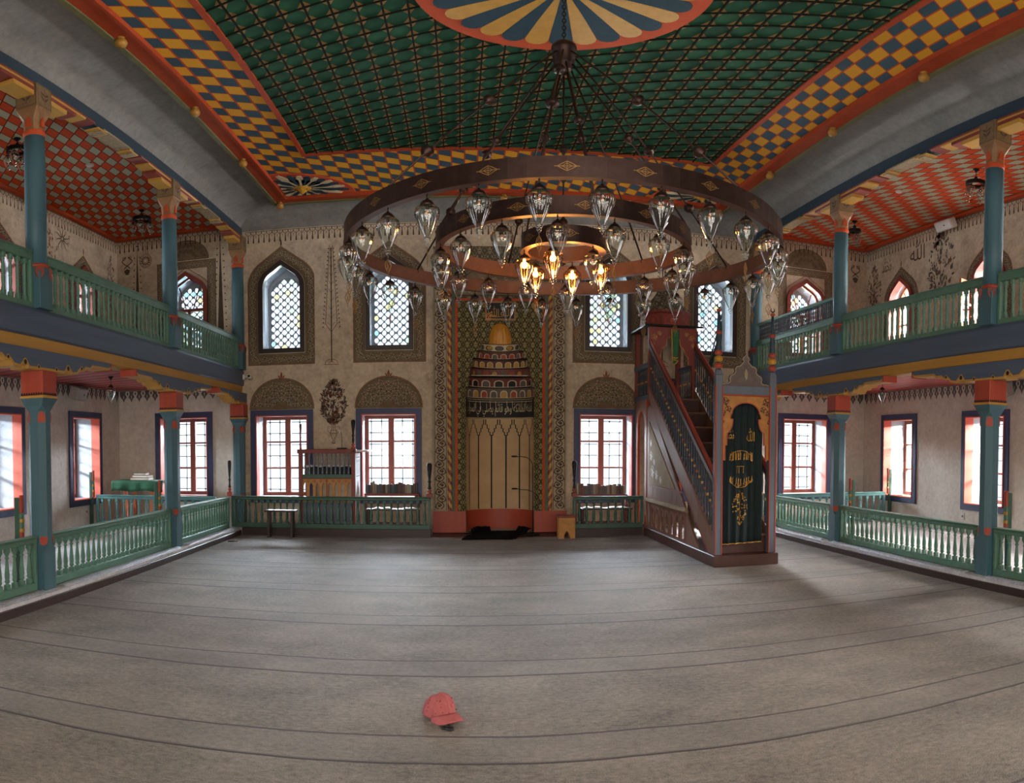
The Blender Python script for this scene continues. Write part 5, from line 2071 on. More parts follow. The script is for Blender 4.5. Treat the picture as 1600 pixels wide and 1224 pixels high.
# ------------------------------------------------------------------ chandelier
M_['bronze'] = paint('dark bronze', (58, 42, 38), .38, .2, 14, .1, .75)
M_['bronze_in'] = paint('bronze inner face', (104, 74, 62), .45, .15, 10, .05, .5)
M_['brass'] = paint('aged brass', (128, 96, 56), .45, .2, 30, .1, .6)
M_['filament'] = paint('amber bulb base', (196, 110, 50), .3, .1, 20, 0, .3)
M_['lamp_glass'] = thin_glass('ribbed lamp glass', (.90, .95, .93, 1), .75, .03, .05)
M_['lamp_glass_lit'] = thin_glass('glow tinted lamp glass', (1.0, .74, .40, 1), .6, .03, .04)  # lit copy of the lamp glass: bulb glow put into its tint
M_['bulb_glass'] = thin_glass('clear bulb glass', (.96, .90, .80, 1), .7, .03, .06)
M_['lit_bulb'] = emit('glowing bulb', (1.0, .50, .16, 1), 60.0)


def ribbed(b, prof, n=36, mat=0):
    b.lathe(prof, n, mat=mat, cap=False, mod=lambda a, i: 1 + (.075 if 1 < i < len(prof) - 2 else 0) * cos(a * 12))


def lamp_meshes():
    """meshes of one hanging glass drop: hook+cap, globe, bulb, tip, filigree drop; z = 0 is the underside of the ring"""
    out = {}
    b = MB()
    b.tube([(0, 0, 0), (0, 0, -.035)], .005, 6)
    b.lathe([(.006, -.03), (.012, -.034), (.012, -.042), (.030, -.050), (.046, -.072), (.049, -.086), (.044, -.088), (.010, -.086)], 16, cap=False)
    out['cap'] = (b, M_['bronze'])
    b = MB()
    P = [(.044, -.084), (.060, -.091), (.072, -.105), (.0785, -.124), (.079, -.144), (.075, -.168), (.066, -.197), (.054, -.228), (.041, -.260), (.028, -.290), (.019, -.310), (.014, -.318)]
    ribbed(b, P)
    out['globe'] = (b, M_['lamp_glass'])
    b = MB()
    b.lathe([(.011, -.086), (.011, -.112), (.006, -.116), (.0, -.117)], 10, cap=False, mat=1)
    b.lathe([(.010, -.112), (.020, -.126), (.026, -.142), (.023, -.156), (.012, -.166), (0, -.168)], 12, cap=False, mat=0)
    b.lathe([(.004, -.116), (.008, -.128), (.009, -.146), (.003, -.152), (0, -.153)], 8, cap=False, mat=2)
    out['bulb'] = (b, [M_['bulb_glass'], M_['bronze'], M_['filament']])
    b = MB()
    b.lathe([(.010, -.316), (.022, -.322), (.026, -.330), (.022, -.339), (.011, -.343), (.017, -.350), (.016, -.357), (.008, -.363), (.004, -.378), (0, -.386)], 14, cap=False)
    out['tip'] = (b, M_['lamp_glass'])
    b = MB()
    z0 = -.395
    for s in (-1, 1):
        b.tube([(0, 0, z0), (s * .016, 0, z0 - .02), (s * .024, 0, z0 - .045), (s * .016, 0, z0 - .075), (0, 0, z0 - .11)], .0028, 5)
        b.tube([(0, 0, z0 - .012), (s * .010, 0, z0 - .035), (0, 0, z0 - .055), (s * -.010, 0, z0 - .07), (0, 0, z0 - .085)], .0022, 5)
    b.tube([(0, 0, -.384), (0, 0, z0)], .0018, 5)
    b.tube([(0, 0, z0 - .11), (0, 0, z0 - .135)], .002, 5)
    out['filigree_drop'] = (b, M_['brass'])
    return out


chan = empty('chandelier', (CHX, CHY, 0))
tag(chan, 'huge three ring bronze chandelier hung with teardrop glass lamps in the middle of the hall', 'chandelier')
fdir = Vector((-CHX, -CHY, 0)).normalized()                  # from the chandelier towards the camera
rdir = Vector((-fdir.y, fdir.x, 0))
if rdir.x < 0: rdir = -rdir


def around(R, deg):
    a = radians(deg)
    v = fdir * cos(a) * R + rdir * sin(a) * R
    return v.x, v.y


ZR, HR = 3.33, .155
lm = lamp_meshes()
proto = {}
RINGS = [(1.87, 'ring'), (1.10, 'ring'), (.365, 'ring')]
rings = []
for R, nm in RINGS:
    b = MB()
    n_ = 96
    V, F, mt = [], [], []
    for k in range(n_):
        a = 2 * pi * k / n_
        for (r, z) in ((R, ZR + HR), (R, ZR + .006), (R + .006, ZR + .006), (R + .006, ZR), (R - .058, ZR), (R - .058, ZR + .012), (R - .014, ZR + .012), (R - .014, ZR + HR)):
            V.append((r * cos(a), r * sin(a), z))
    for k in range(n_):
        k2 = (k + 1) % n_
        for j in range(8):
            j2 = (j + 1) % 8
            F.append((k * 8 + j, k * 8 + j2, k2 * 8 + j2, k2 * 8 + j)[::-1])
            mt.append(1 if j in (3, 4, 5, 6) else 0)
    b.add(V, F, 0, False)
    b.m = mt
    rg = b.build('ring', [M_['bronze'], M_['bronze_in']], chan)
    rings.append(rg)
    nc = {1.87: 24, 1.10: 14, .365: 6}[R]
    for k in range(nc):                                      # brass filigree lozenges on the outer face
        a = 2 * pi * (k + .5) / nc
        b = MB()
        def cyp(u, v):
            q = a + u / R
            return Vector(((R + .004) * cos(q), (R + .004) * sin(q), ZR + HR / 2 + v))
        def sq(P, w):
            for i in range(len(P) - 1):
                p, q = cyp(*P[i]), cyp(*P[i + 1])
                d = (q - p).normalized()
                nn = Vector((cos(a), sin(a), 0))
                sd = d.cross(nn) * w / 2
                b.add([p + sd, p - sd, q - sd, q + sd], [(0, 1, 2, 3)])
        w0, h0 = .060, .034
        sq([(-w0, 0), (-w0 * .45, h0 * .6), (0, h0), (w0 * .45, h0 * .6), (w0, 0), (w0 * .45, -h0 * .6), (0, -h0), (-w0 * .45, -h0 * .6), (-w0, 0)], .006)
        sq([(-w0 * .5, 0), (0, h0 * .6), (w0 * .5, 0), (0, -h0 * .6), (-w0 * .5, 0)], .005)
        sq([(-w0 * 1.3, 0), (w0 * 1.3, 0)], .006)
        sq([(0, -h0), (0, h0)], .005)
        b.build('filigree_plate', M_['brass'], rg)

rl = random.Random(11)
nlamp = 0


def hang_lamp(x, y, z, parent, lit=False, drop=None, scale=1.0, rz=0.0):
    """one glass drop lamp: the globe is the part, cap, bulb and tip are its sub-parts"""
    global nlamp
    if not proto:
        for k, (bb, m) in lm.items():
            o = bb.build('lamp_' + k, m)
            proto[k] = o.data
            bpy.data.objects.remove(o)
        d2 = proto['globe'].copy(); d2.materials.clear(); d2.materials.append(M_['lamp_glass_lit']); proto['globe_lit'] = d2
        d3 = proto['bulb'].copy(); d3.materials.clear(); [d3.materials.append(m_) for m_ in (M_['lit_bulb'], M_['bronze'], M_['filament'])]; proto['bulb_lit'] = d3
    def mk(key, name, par):
        o = bpy.data.objects.new(name, proto[key]); C.objects.link(o); o.parent = par
        return o
    g = mk('globe_lit' if lit else 'globe', 'glass_lamp', parent)
    g.location = (x, y, z)
    g.rotation_euler = (0, 0, rz)
    g.scale = (scale,) * 3
    mk('cap', 'lamp_cap', g)
    mk('bulb_lit' if lit else 'bulb', 'bulb', g)
    mk('tip', 'glass_tip', g)
    if drop: mk('filigree_drop', 'filigree_drop', g).rotation_euler = (0, 0, rl.uniform(-1, 1))
    if lit:
        d = bpy.data.lights.new('bulb_light', 'POINT')
        d.energy = 9.0
        d.color = (1.0, .56, .22)
        d.shadow_soft_size = .03
        o = bpy.data.objects.new('bulb_light', d)
        C.objects.link(o); o.parent = g
        o.location = (0, 0, -.20)
    nlamp += 1
    return g


outer_drop = {0, 2, 4, 5, 8, 11, 13, 16, 20, 23, 25, 27, 28}
for k in range(30):
    x, y = around(1.87 - .025, -4.6 + 12 * k)
    hang_lamp(x, y, ZR, chan, drop=k in outer_drop or k % 3 == 0, rz=rl.uniform(0, 1))
for k in range(16):
    x, y = around(1.10 - .025, -2.2 + 22.5 * k)
    hang_lamp(x, y, ZR, chan, drop=k % 3 == 1, rz=rl.uniform(0, 1))
for k in range(6):
    x, y = around(.365 - .02, -14 + 60 * k)
    hang_lamp(x, y, ZR, chan, lit=k != 1, drop=k % 2 == 0, rz=rl.uniform(0, 1))

# hub, chain and rods
b = MB()
b.lathe([(.0, 5.58), (.03, 5.575), (.08, 5.54), (.108, 5.50), (.112, 5.46), (.10, 5.44), (.098, 5.33), (.085, 5.30), (.088, 5.285), (.075, 5.27), (.08, 5.255), (.066, 5.24), (.07, 5.225), (.05, 5.205), (.03, 5.18), (.015, 5.16), (0, 5.155)], 24, cap=False)
b.build('hub', M_['bronze'], chan)
b = MB()
z = 5.57
i = 0
while z < 6.20:
    P = []
    for k in range(10):
        a = 2 * pi * k / 10
        u, v = .016 * cos(a), .030 * sin(a)
        P.append((u if i % 2 else 0, 0 if i % 2 else u, z + .028 + v))
    b.tube(P, .0055, 6, closed=True)
    z += .044
    i += 1
b.build('chain', M_['iron'], chan)


def rod(p0, p1, fr, rb, parent):
    p0, p1 = Vector(p0), Vector(p1)
    b = MB()
    b.tube([p0, p1], .0085, 8)
    t_ = (p0 - p1).normalized()
    hook = p1
    P = [hook + Vector((.014 * cos(a_) , .0, .014 * sin(a_) - .012)) for a_ in [2 * pi * k / 10 for k in range(10)]]
    b.tube(P, .004, 5, closed=True)
    r_ = b.build('rod', M_['bronze'], parent)
    for f in fr:
        c = p0.lerp(p1, f)
        q = (p1 - p0).normalized().to_track_quat('Z', 'Y').to_matrix().to_4x4()
        b = MB()
        b.lathe([(.010, -rb * 1.25), (.018, -rb * 1.1), (.015, -rb * .97), (rb * .6, -rb * .8), (rb * .9, -rb * .45), (rb, -.004), (rb * 1.06, 0), (rb, .004), (rb * .9, rb * .45), (rb * .6, rb * .8), (.015, rb * .97), (.018, rb * 1.1), (.010, rb * 1.25)], 16, M=Matrix.Translation(c) @ q, cap=False)
        b.build('rod_ball', M_['bronze'], r_)


for dg, fr in ((-4, (.25, .60)), (-40, (.45, .80)), (40, (.45, .80)), (-126, (.45, .72)), (118, (.45, .72)), (180, (.5, .75))):
    x, y = around(1.86, dg)
    c, s = around(.10, dg)
    rod((c, s, 5.40), (x, y, ZR + HR - .005), fr, .050, chan)
for dg in (-75, -150, 135, 70, 12):
    x, y = around(1.09, dg)
    c, s = around(.075, dg)
    rod((c, s, 5.28), (x, y, ZR + HR - .005), (.50, .78), .042, chan)
for dg in (-60, 60, 180):
    x, y = around(.355, dg)
    c, s = around(.03, dg)
    rod((c, s, 5.19), (x, y, ZR + HR - .005), (.45, .86), .040, chan)


# small chandeliers on the galleries, single drops in the aisles
def small_chandelier(label, x, y, ztop, nl=4, R=.15, drop=.30):
    root = empty('small_chandelier', (x, y, ztop))
    tag(root, label, 'chandelier', 'small chandeliers on the galleries')
    b = MB()
    b.lathe([(.05, 0), (.055, -.015), (.03, -.035), (.008, -.05)], 14, cap=False)
    b.build('ceiling_rose', M_['iron'], root)
    b = MB()
    b.tube([(0, 0, -.04), (0, 0, -drop)], .006, 6)
    for k in range(nl):
        a = 2 * pi * k / nl
        b.tube([(0, 0, -drop + .05), (R * .5 * cos(a), R * .5 * sin(a), -drop - .01), (R * cos(a), R * sin(a), -drop - .05)], .006, 6)
    b.lathe([(.008, -drop + .08), (.028, -drop + .05), (.028, -drop + .02), (.01, -drop - .01)], 12, cap=False)
    b.build('stem', M_['iron'], root)
    b = MB()
    n_ = 32
    V, F = [], []
    for k in range(n_):
        a = 2 * pi * k / n_
        for r, z in ((R + .004, -drop - .02), (R + .004, -drop - .08), (R - .03, -drop - .08), (R - .012, -drop - .02)):
            V.append((r * cos(a), r * sin(a), z))
    for k in range(n_):
        k2 = (k + 1) % n_
        for j in range(4):
            F.append((k * 4 + j, k2 * 4 + j, k2 * 4 + (j + 1) % 4, k * 4 + (j + 1) % 4))
    b.add(V, F)
    b.build('hoop', M_['iron'], root)
    for k in range(nl):
        a = 2 * pi * k / nl + .3
        hang_lamp(R * .9 * cos(a), R * .9 * sin(a), -drop - .07, root, scale=.80)
    return root


small_chandelier('small dark ring chandelier hanging over the left gallery near the far corner', -5.5, 11.7, 6.06, 4, .17, .14)
small_chandelier('small ring chandelier on the left gallery, close to the nearest column', -5.5, 7.88, 6.06, 4, .15, .14)
small_chandelier('small dark ring chandelier hanging under the bright orange ceiling of the right gallery', 7.05, 8.18, 6.06, 4, .15, .20)
small_chandelier('small ring chandelier behind the middle column of the right gallery', 7.05, 11.63, 6.06, 3, .12, .16)


def pendant(label, x, y, ztop, L):
    root = empty('pendant_lamp', (x, y, ztop))
    tag(root, label, 'pendant lamp', 'single glass lamps in the side aisles')
    b = MB()
    b.lathe([(.045, 0), (.045, -.01), (.012, -.05), (.006, -.06)], 14, cap=False)
    b.tube([(0, 0, -.05), (0, 0, -L)], .004, 6)
    b.build('cord', M_['iron'], root)
    hang_lamp(0, 0, -L, root, scale=.95)
    return root


pendant('single glass drop lamp in the left aisle beside the corner window', -5.5, 10.42, 2.79, .10)
pendant('single glass drop lamp in the left aisle half hidden by the nearest column', -5.6, 8.35, 2.79, .06)
pendant('single glass drop lamp hanging in the right aisle', 7.05, 10.6, 2.79, .06)
# ------------------------------------------------------------------ preacher's desk, books, small furniture
kx0, kx1, ky0, ky1 = -2.89, -1.86, 12.58, 13.22
kz0, kz1 = PZ, 1.55
desk = empty('preaching_desk', (0, 0, 0))
tag(desk, 'red wooden preaching seat with balustrade and orange arcade panel by the left windows', 'preaching seat')
for x in (kx0 + .035, kx1 - .035):
    for y in (ky0 + .035, ky1 - .035):
        b = MB()
        b.box(x - .035, x + .035, y - .035, y + .035, kz0, kz1 - .05, .005)
        b.build('post', M_['red_dark'], desk)
b = MB()
b.box(kx0 - .02, kx1 + .02, ky0 - .02, ky0 + .08, kz1 - .075, kz1, .008)
b.box(kx0 - .02, kx0 + .08, ky0 + .08, ky1, kz1 - .075, kz1, .008)
b.build('top_rail', M_['red_dark'], desk)
b = MB()
b.box(kx1 - .06, kx1 + .22, ky0 - .02, ky1, kz1 - .055, kz1 - .02, .006)
b.build('side_shelf', M_['white'], desk)
b = MB()
b.box(kx0 + .02, kx1 - .02, ky0 + .005, ky0 + .07, 1.03, 1.10, .006)
b.build('seat_rail', M_['green_dark'], desk)
b = MB()
b.box(kx0 + .03, kx1 - .03, ky0 + .07, ky1 - .03, 1.02, 1.06)
b.build('seat', M_['black'], desk)
b = MB()
b.box(kx0 + .12, kx1 - .08, ky0 + .14, ky1 - .08, 1.06, 1.24, .03)
b.build('cushion', M_['black'], desk)
cl_ = MB()
V, F = [], []
for j in range(9):
    for i in range(25):
        V.append((kx0 + .08 + (kx1 - kx0 - .12) * i / 24, ky0 + .10 + .4 * j / 8, 1.245 + .012 * sin(i * 1.3 + j) + .008 * cos(j * 2)))
for j in range(8):
    for i in range(24):
        F.append((j * 25 + i, j * 25 + i + 1, (j + 1) * 25 + i + 1, (j + 1) * 25 + i))
cl_.add(V, F, 0, True)
co_ = cl_.build('cushion_cover', M_['white'], desk)
sm_ = co_.modifiers.new('s', 'SOLIDIFY'); sm_.thickness = .012
bm = MB()
bm.lathe([(.016, 0), (.019, .04), (.012, .07), (.015, .16), (.012, .24), (.017, .27), (.011, .30), (.018, .33), (.016, .375)], 8, cap=False)
pb0 = bm.build('baluster', M_['gate'], desk)
pb0.location = (kx0 + .12, ky0 + .035, 1.098)
for k in range(1, 11):
    part_copy(pb0, desk, (kx0 + .12 + (kx1 - kx0 - .24) * k / 10, ky0 + .035, 1.098))
PK = plane((0, ky0, 0), (1, 0, 0), (0, 0, 1))
holes = []
for k in range(8):
    uc = kx0 + .115 + .0 + k * .1145
    if k >= 4: uc += .0
    holes.append([(uc - .030, .64), (uc + .030, .64), (uc + .030, .90), (uc, .955), (uc - .030, .90)])
b = MB()
b.extr([rect(kx0 + .05, kx1 - .05, .60, 1.03)] + holes, PK, -.05, -.015)
ap = b.build('arcade_panel', M_['carved'], desk)
b = MB()
for k in range(9):
    uc = kx0 + .115 + (k - .5) * .1145
    b.stroke([(uc - .03, .97), (uc, 1.0), (uc + .03, .97)], .012, PK, -.013)
    b.disc(uc, .965, .012, PK, -.0125)
b.stroke([(kx0 + .06, 1.02), (kx1 - .06, 1.02)], .014, PK, -.012)
b.stroke([((kx0 + kx1) / 2, .61), ((kx0 + kx1) / 2, 1.02)], .022, PK, -.0118)
b.build('painted_ornament', M_['red_dark'], ap)
b = MB()
b.extr([rect(kx0 + .05, kx1 - .05, PZ + .01, .60)], PK, -.05, -.012)
b.build('lower_panel', M_['gate'], desk)
PKs = plane((kx1, 0, 0), (0, 1, 0), (0, 0, 1))
b = MB()
ah = [(ky0 + .12, PZ + .02), (ky1 - .12, PZ + .02), (ky1 - .12, .72), ((ky0 + ky1) / 2, .98), (ky0 + .12, .72)]
b.extr([rect(ky0 + .02, ky1 - .02, PZ + .012, kz1 - .08), ah], PKs, -.04, .004)
sp2 = b.build('side_panel', M_['white'], desk)
b = MB()
b.stroke(rect(ky0 + .10, ky1 - .10, 1.06, 1.40), .02, PKs, .006, 0, True)
for k in range(5):
    u = ky0 + .16 + k * .08
    b.stroke([(u, 1.09), (u, 1.30)], .018, PKs, .006)
    b.leaf(u, 1.30, pi / 2, .07, .04, PKs, .0065)
b.build('painted_lettering', M_['blue_frame'], sp2)


def on_top(o, name, m):
    return o


def turned_spike(label, x, y, z, H, r, m):
    root = empty('turned_finial', (x, y, z))
    tag(root, label, 'finial', 'turned spikes of the preaching seat')
    b = MB()
    b.lathe([(r, 0), (r * 1.2, H * .04), (r * .6, H * .09), (r * 1.1, H * .14), (r * .5, H * .20)], 12, cap=False)
    b.build('foot', M_['red'], root)
    b = MB()
    b.lathe([(r * .5, H * .20), (r * .7, H * .30), (r * .5, H * .42), (r * .95, H * .46), (r * .55, H * .50), (r * .75, H * .66), (r * 1.15, H * .88), (r * 1.15, H * .96), (r * .7, H), (0, H)], 12, cap=False)
    b.build('spindle', m, root)
    return root


turned_spike('slim red turned finial on the left front corner of the preaching seat', kx0 + .035, ky0 + .035, kz1, .46, .020, M_['red_dark'])
turned_spike('thick dark turned finial on the right front corner of the preaching seat', kx1 - .035, ky0 + .035, kz1, .52, .034, M_['black'])
ms = empty('desk_microphone', (-2.10, ky0 + .03, kz1))
tag(ms, 'thin microphone on a dark foot standing on the rail of the preaching seat', 'microphone')
b = MB(); b.box(-.09, .09, -.04, .04, 0, .025, .006); b.build('foot', M_['black'], ms)
b = MB(); b.tube([(0, 0, .02), (0, 0, .22), (-.01, -.01, .28), (-.03, -.03, .31)], .005, 6); b.build('gooseneck', M_['black'], ms)
b = MB(); b.lathe([(.004, -.03), (.011, -.02), (.013, .015), (.007, .03), (0, .032)], 10, (-.035, -.035, .315), cap=False); b.build('capsule', M_['white'], ms)

BOOKC = [(94, 62, 48), (120, 100, 82), (54, 46, 44), (140, 124, 104), (44, 58, 52), (104, 54, 46), (82, 80, 78), (150, 140, 126), (66, 50, 60), (70, 84, 96)]
BM = [paint('book cover %d' % i, c, .6, .15, 14, .05) for i, c in enumerate(BOOKC)]
CNAME = ['brown', 'tan', 'black', 'beige', 'dark green', 'red brown', 'grey', 'pale', 'plum', 'slate']
PAGES = paint('book pages', (206, 198, 180), .8, .06, 40, .05)


def bookcase(label, x0, x1, y, ztop, n, seed, where):
    root = empty('low_bookcase', ((x0 + x1) / 2, y, PZ))
    tag(root, label, 'bookcase', 'low bookcases below the windows')
    hw = (x1 - x0) / 2
    H = ztop - PZ
    b = MB()
    b.box(-hw, hw, -.11, .11, H - .03, H, .004)
    b.box(-hw, -hw + .03, -.11, .11, 0, H - .03, .004)
    b.box(hw - .03, hw, -.11, .11, 0, H - .03, .004)
    b.box(-hw + .03, hw - .03, -.10, .10, .05, .08, .003)
    b.build('carcass', M_['red_dark'], root)
    rnd = random.Random(seed)
    w = (x1 - x0 - .06) / n
    x = x0 + .03
    protos = {}
    ords = ['first', 'second', 'third', 'fourth', 'fifth', 'sixth', 'seventh', 'eighth', 'ninth', 'tenth', 'eleventh', 'twelfth', 'thirteenth', 'fourteenth', 'fifteenth', 'sixteenth', 'seventeenth', 'eighteenth', 'nineteenth', 'twentieth', 'twenty-first', 'twenty-second', 'twenty-third', 'twenty-fourth', 'twenty-fifth', 'twenty-sixth']
    for k in range(n):
        ci = rnd.randrange(len(BM))
        hh = rnd.uniform(.15, .20) + (.05 if k == 3 and seed == 5 else 0) + (.02 if seed == 9 and k < 3 else 0)
        t_ = w * rnd.uniform(.80, .96)
        bk = MB()
        bk.box(-t_ / 2, t_ / 2, -.075, -.070, 0, hh, .001)
        bk.box(-t_ / 2, -t_ / 2 + .003, -.070, .07, 0, hh)
        bk.box(t_ / 2 - .003, t_ / 2, -.070, .07, 0, hh)
        o = bk.build('book', BM[ci], None, (x + w / 2, y - .01, ztop + .004))
        o.rotation_euler = (0, rnd.uniform(-.012, .012), 0)
        pg = MB(); pg.box(-t_ / 2 + .003, t_ / 2 - .003, -.069, .066, .003, hh - .006)
        pg.build('pages', PAGES, o)
        tag(o, '%s book on the %s, %s from the left' % (CNAME[ci], where, ords[k]), 'book', 'books on the ' + where)
        x += w


bookcase('low red bookcase with a row of books under the second far window', -1.74, -.74, 12.98, .74, 24, 5, 'left bookcase')
bookcase('low red bookcase with a row of books under the window beside the pulpit', 2.08, 3.06, 12.98, .71, 21, 9, 'right bookcase')


def low_table(label, x, y, w, d, h, items):
    root = empty('low_table', (x, y, PZ))
    tag(root, label, 'table', 'low tables behind the platform railing')
    b = MB(); b.box(-w / 2, w / 2, -d / 2, d / 2, h - .025, h, .004); b.build('tabletop', M_['dark_wood'], root)
    b = MB()
    for sx in (-1, 1):
        for sy in (-1, 1):
            lb = MB(); lb.box(sx * (w / 2 - .04) - .02, sx * (w / 2 - .04) + .02, sy * (d / 2 - .04) - .02, sy * (d / 2 - .04) + .02, 0, h - .025, .003)
            lb.build('leg', M_['dark_wood'], root)
    for i, (dx, dy, wd, dp, rz, c, lab) in enumerate(items):
        b = MB()
        V, F = [], []
        n_ = 10
        for k in range(n_ + 1):
            u = -1 + 2 * k / n_
            z = .018 * (1 - (abs(u) - .5) ** 2 * 4) + .002
            for v in (-dp / 2, dp / 2):
                V += [(u * wd / 2, v, z + .003), (u * wd / 2, v, 0)]
        for k in range(n_):
            a = 4 * k
            F += [(a, a + 4, a + 6, a + 2), (a + 1, a + 3, a + 7, a + 5), (a, a + 1, a + 5, a + 4), (a + 2, a + 6, a + 7, a + 3)]
        F += [(0, 2, 3, 1), (4 * n_, 4 * n_ + 1, 4 * n_ + 3, 4 * n_ + 2)]
        b.add(V, F)
        o = b.build('open_book', c, None, (x + dx, y + dy, PZ + h + .001))
        o.rotation_euler = (0, 0, rz)
        tag(o, lab, 'book')
    return root


M_['paper'] = paint('white paper', (226, 228, 232), .7, .04, 20, 0)
low_table('low dark table with white papers behind the left railing under the books', -1.20, 12.72, .95, .22, .36,
          [(-.18, 0, .34, .20, 0, M_['paper'], 'open white book on the low table left of the niche'), (.30, .0, .24, .18, .3, M_['paper'], 'smaller open white book at the right end of the low table')])
low_table('low dark table with open books behind the railing beside the pulpit', 2.62, 12.72, .95, .22, .36,
          [(-.25, 0, .36, .20, -.05, M_['paper'], 'wide open book on the low table by the pulpit, at its left end'), (.22, 0, .34, .20, .1, M_['paper'], 'wide open book on the low table by the pulpit, at its right end')])

# little bench and box stool
bn_ = empty('bench', (-3.13, 12.22, 0))
tag(bn_, 'small dark bench standing on the carpet in front of the left far railing', 'bench')
b = MB(); b.box(-.28, .28, -.11, .11, .455, .485, .006); b.build('seat', M_['dark_wood'], bn_)
for sx in (-1, 1):
    b = MB()
    b.extr([[(-.09, 0), (-.05, 0), (-.03, .06), (.03, .06), (.05, 0), (.09, 0), (.075, .455), (-.075, .455)]], plane((sx * .21, 0, 0), (0, 1, 0), (0, 0, 1)), -.02, .02)
    b.build('leg', M_['dark_wood'], bn_)
st_ = empty('box_stool', (1.83, 12.30, 0))
tag(st_, 'little orange wooden box stool with pointed cut out right of the niche', 'stool')
b = MB(); b.box(-.155, .155, -.13, .13, .36, .40, .008); b.build('seat', M_['red_dark'], st_)
for sy in (-1, 1):
    b = MB()
    b.extr([[(-.14, 0), (-.05, 0), (-.05, .06), (0, .14), (.05, .06), (.05, 0), (.14, 0), (.14, .36), (-.14, .36)]], plane((0, sy * .105, 0), (1, 0, 0), (0, 0, 1)), -.012, .012)
    b.build('front_board', M_['carved'], st_)
for sx in (-1, 1):
    b = MB(); b.box(sx * .128 - .012, sx * .128 + .012, -.092, .092, 0, .36, .003); b.build('side_board', M_['carved'], st_)

# microphone stand in the niche
mst = empty('microphone_stand', (1.30, 12.80, 0))
tag(mst, 'black microphone stand with two bent arms in front of the prayer niche', 'microphone stand')
b = MB(); b.lathe([(.13, .0), (.135, .012), (.12, .022), (.02, .03), (.012, .05)], 24, cap=True); b.build('base', M_['black'], mst)
b = MB(); b.tube([(0, 0, .03), (0, 0, .62), (-.004, 0, 1.24)], [.011, .010, .008], 8); b.build('pole', M_['black'], mst)
b = MB(); b.tube([(-.004, 0, 1.22), (-.01, -.01, 1.28), (-.05, -.02, 1.35), (-.12, -.03, 1.395), (-.22, -.04, 1.41), (-.30, -.05, 1.405)], .006, 7)
a1_ = b.build('upper_gooseneck', M_['black'], mst)
b = MB(); b.lathe([(.006, -.05), (.013, -.04), (.017, .03), (.010, .055), (0, .058)], 12, M=Matrix.Translation((-.335, -.055, 1.412)) @ Matrix.Rotation(-pi / 2, 4, 'Y'), cap=False); b.build('microphone', M_['black'], a1_)
b = MB(); b.tube([(0, 0, .50), (.06, -.01, .52), (.11, -.02, .58), (.10, -.03, .68), (.02, -.035, .77), (-.10, -.04, .81), (-.22, -.05, .82), (-.30, -.05, .83)], .006, 7)
a2_ = b.build('lower_gooseneck', M_['black'], mst)
b = MB(); b.lathe([(.006, -.05), (.013, -.04), (.017, .03), (.010, .055), (0, .058)], 12, M=Matrix.Translation((-.33, -.05, .835)) @ Matrix.Rotation(-pi / 2, 4, 'Y'), cap=False); b.build('microphone', M_['black'], a2_)
b = MB(); b.tube([(.02, 0, .03), (.10, -.05, .012), (.22, .0, .006), (.34, -.12, .006), (.45, -.10, .008)], .005, 6); b.build('cable', M_['black'], mst)

# black sheepskin in front of the niche
b = MB()
NX, NY = 40, 24
rnd = random.Random(3)
V, F = [], []
for j in range(NY + 1):
    for i in range(NX + 1):
        u, v = i / NX, j / NY
        wx = .42 + .04 * sin(v * 7) + .10 * (v > .75) * (abs(u - .5) > .3)
        x = (u - .5) * 2 * wx
        e = min(u, 1 - u, v, 1 - v)
        hgt = .05 * min(1, e * 10) + rnd.uniform(0, .02) * min(1, e * 20)
        if v > .78 and (u < .28 or u > .80): hgt += .09 * sin(min(1, (v - .78) / .15) * pi / 2)
        V.append((x + .30 * (v - .2), (v - .5) * .80 - .03 * cos(u * 5), .006 + hgt))
for j in range(NY):
    for i in range(NX):
        F.append((j * (NX + 1) + i, j * (NX + 1) + i + 1, (j + 1) * (NX + 1) + i + 1, (j + 1) * (NX + 1) + i))
b.add(V, F, 0, True)
t = NT('black fleece')
f = t.noise(60, 5, .8, t.coord())
t.l(t.ramp(f, [(.3, lin((8, 8, 9))), (.8, lin((26, 24, 24)))]), t.b.inputs['Base Color'])
t.b.inputs['Roughness'].default_value = .95
t.b.inputs['Specular IOR Level'].default_value = .1
t.bump(f, 1.0, .03)
sk_ = b.build('sheepskin', t.mat, None, (.50, 12.48, .002))
sol = sk_.modifiers.new('s', 'SOLIDIFY'); sol.thickness = .006; sol.offset = 1
tag(sk_, 'black sheepskin mat lying on the carpet in front of the prayer niche', 'mat')

# green covered table with books in the left aisle
tb_ = empty('side_table', (-5.98, 12.62, PZ))
tag(tb_, 'table with orange legs under a green cloth in the left aisle corner', 'table')
b = MB(); b.box(-.52, .52, -.26, .26, .80, .84, .004); b.build('tabletop', M_['carved'], tb_)
for sx in (-1, 1):
    for sy in (-1, 1):
        b = MB(); b.box(sx * .28 - .03, sx * .28 + .03, sy * .2 - .03, sy * .2 + .03, 0, .80, .004); b.build('leg', M_['casement_orange'], tb_)
b = MB()
NX, NY = 48, 16
V, F = [], []
prof = [(-.30, .66), (-.295, .72), (-.285, .80), (-.275, .845), (-.25, .852), (0, .852), (.25, .852), (.275, .845)]
for (v, z) in prof:
    for i in range(NX + 1):
        u = -.545 + 1.09 * i / NX
        hang = max(0, .85 - z)
        V.append((u, v + .010 * sin(i * .5 + .3 * sin(i * .23)) * min(1, hang * 8), z + .012 * sin(i * .25) * min(1, hang * 10)))
for j in range(len(prof) - 1):
    for i in range(NX):
        F.append((j * (NX + 1) + i, j * (NX + 1) + i + 1, (j + 1) * (NX + 1) + i + 1, (j + 1) * (NX + 1) + i))
b.add(V, F, 0, True)
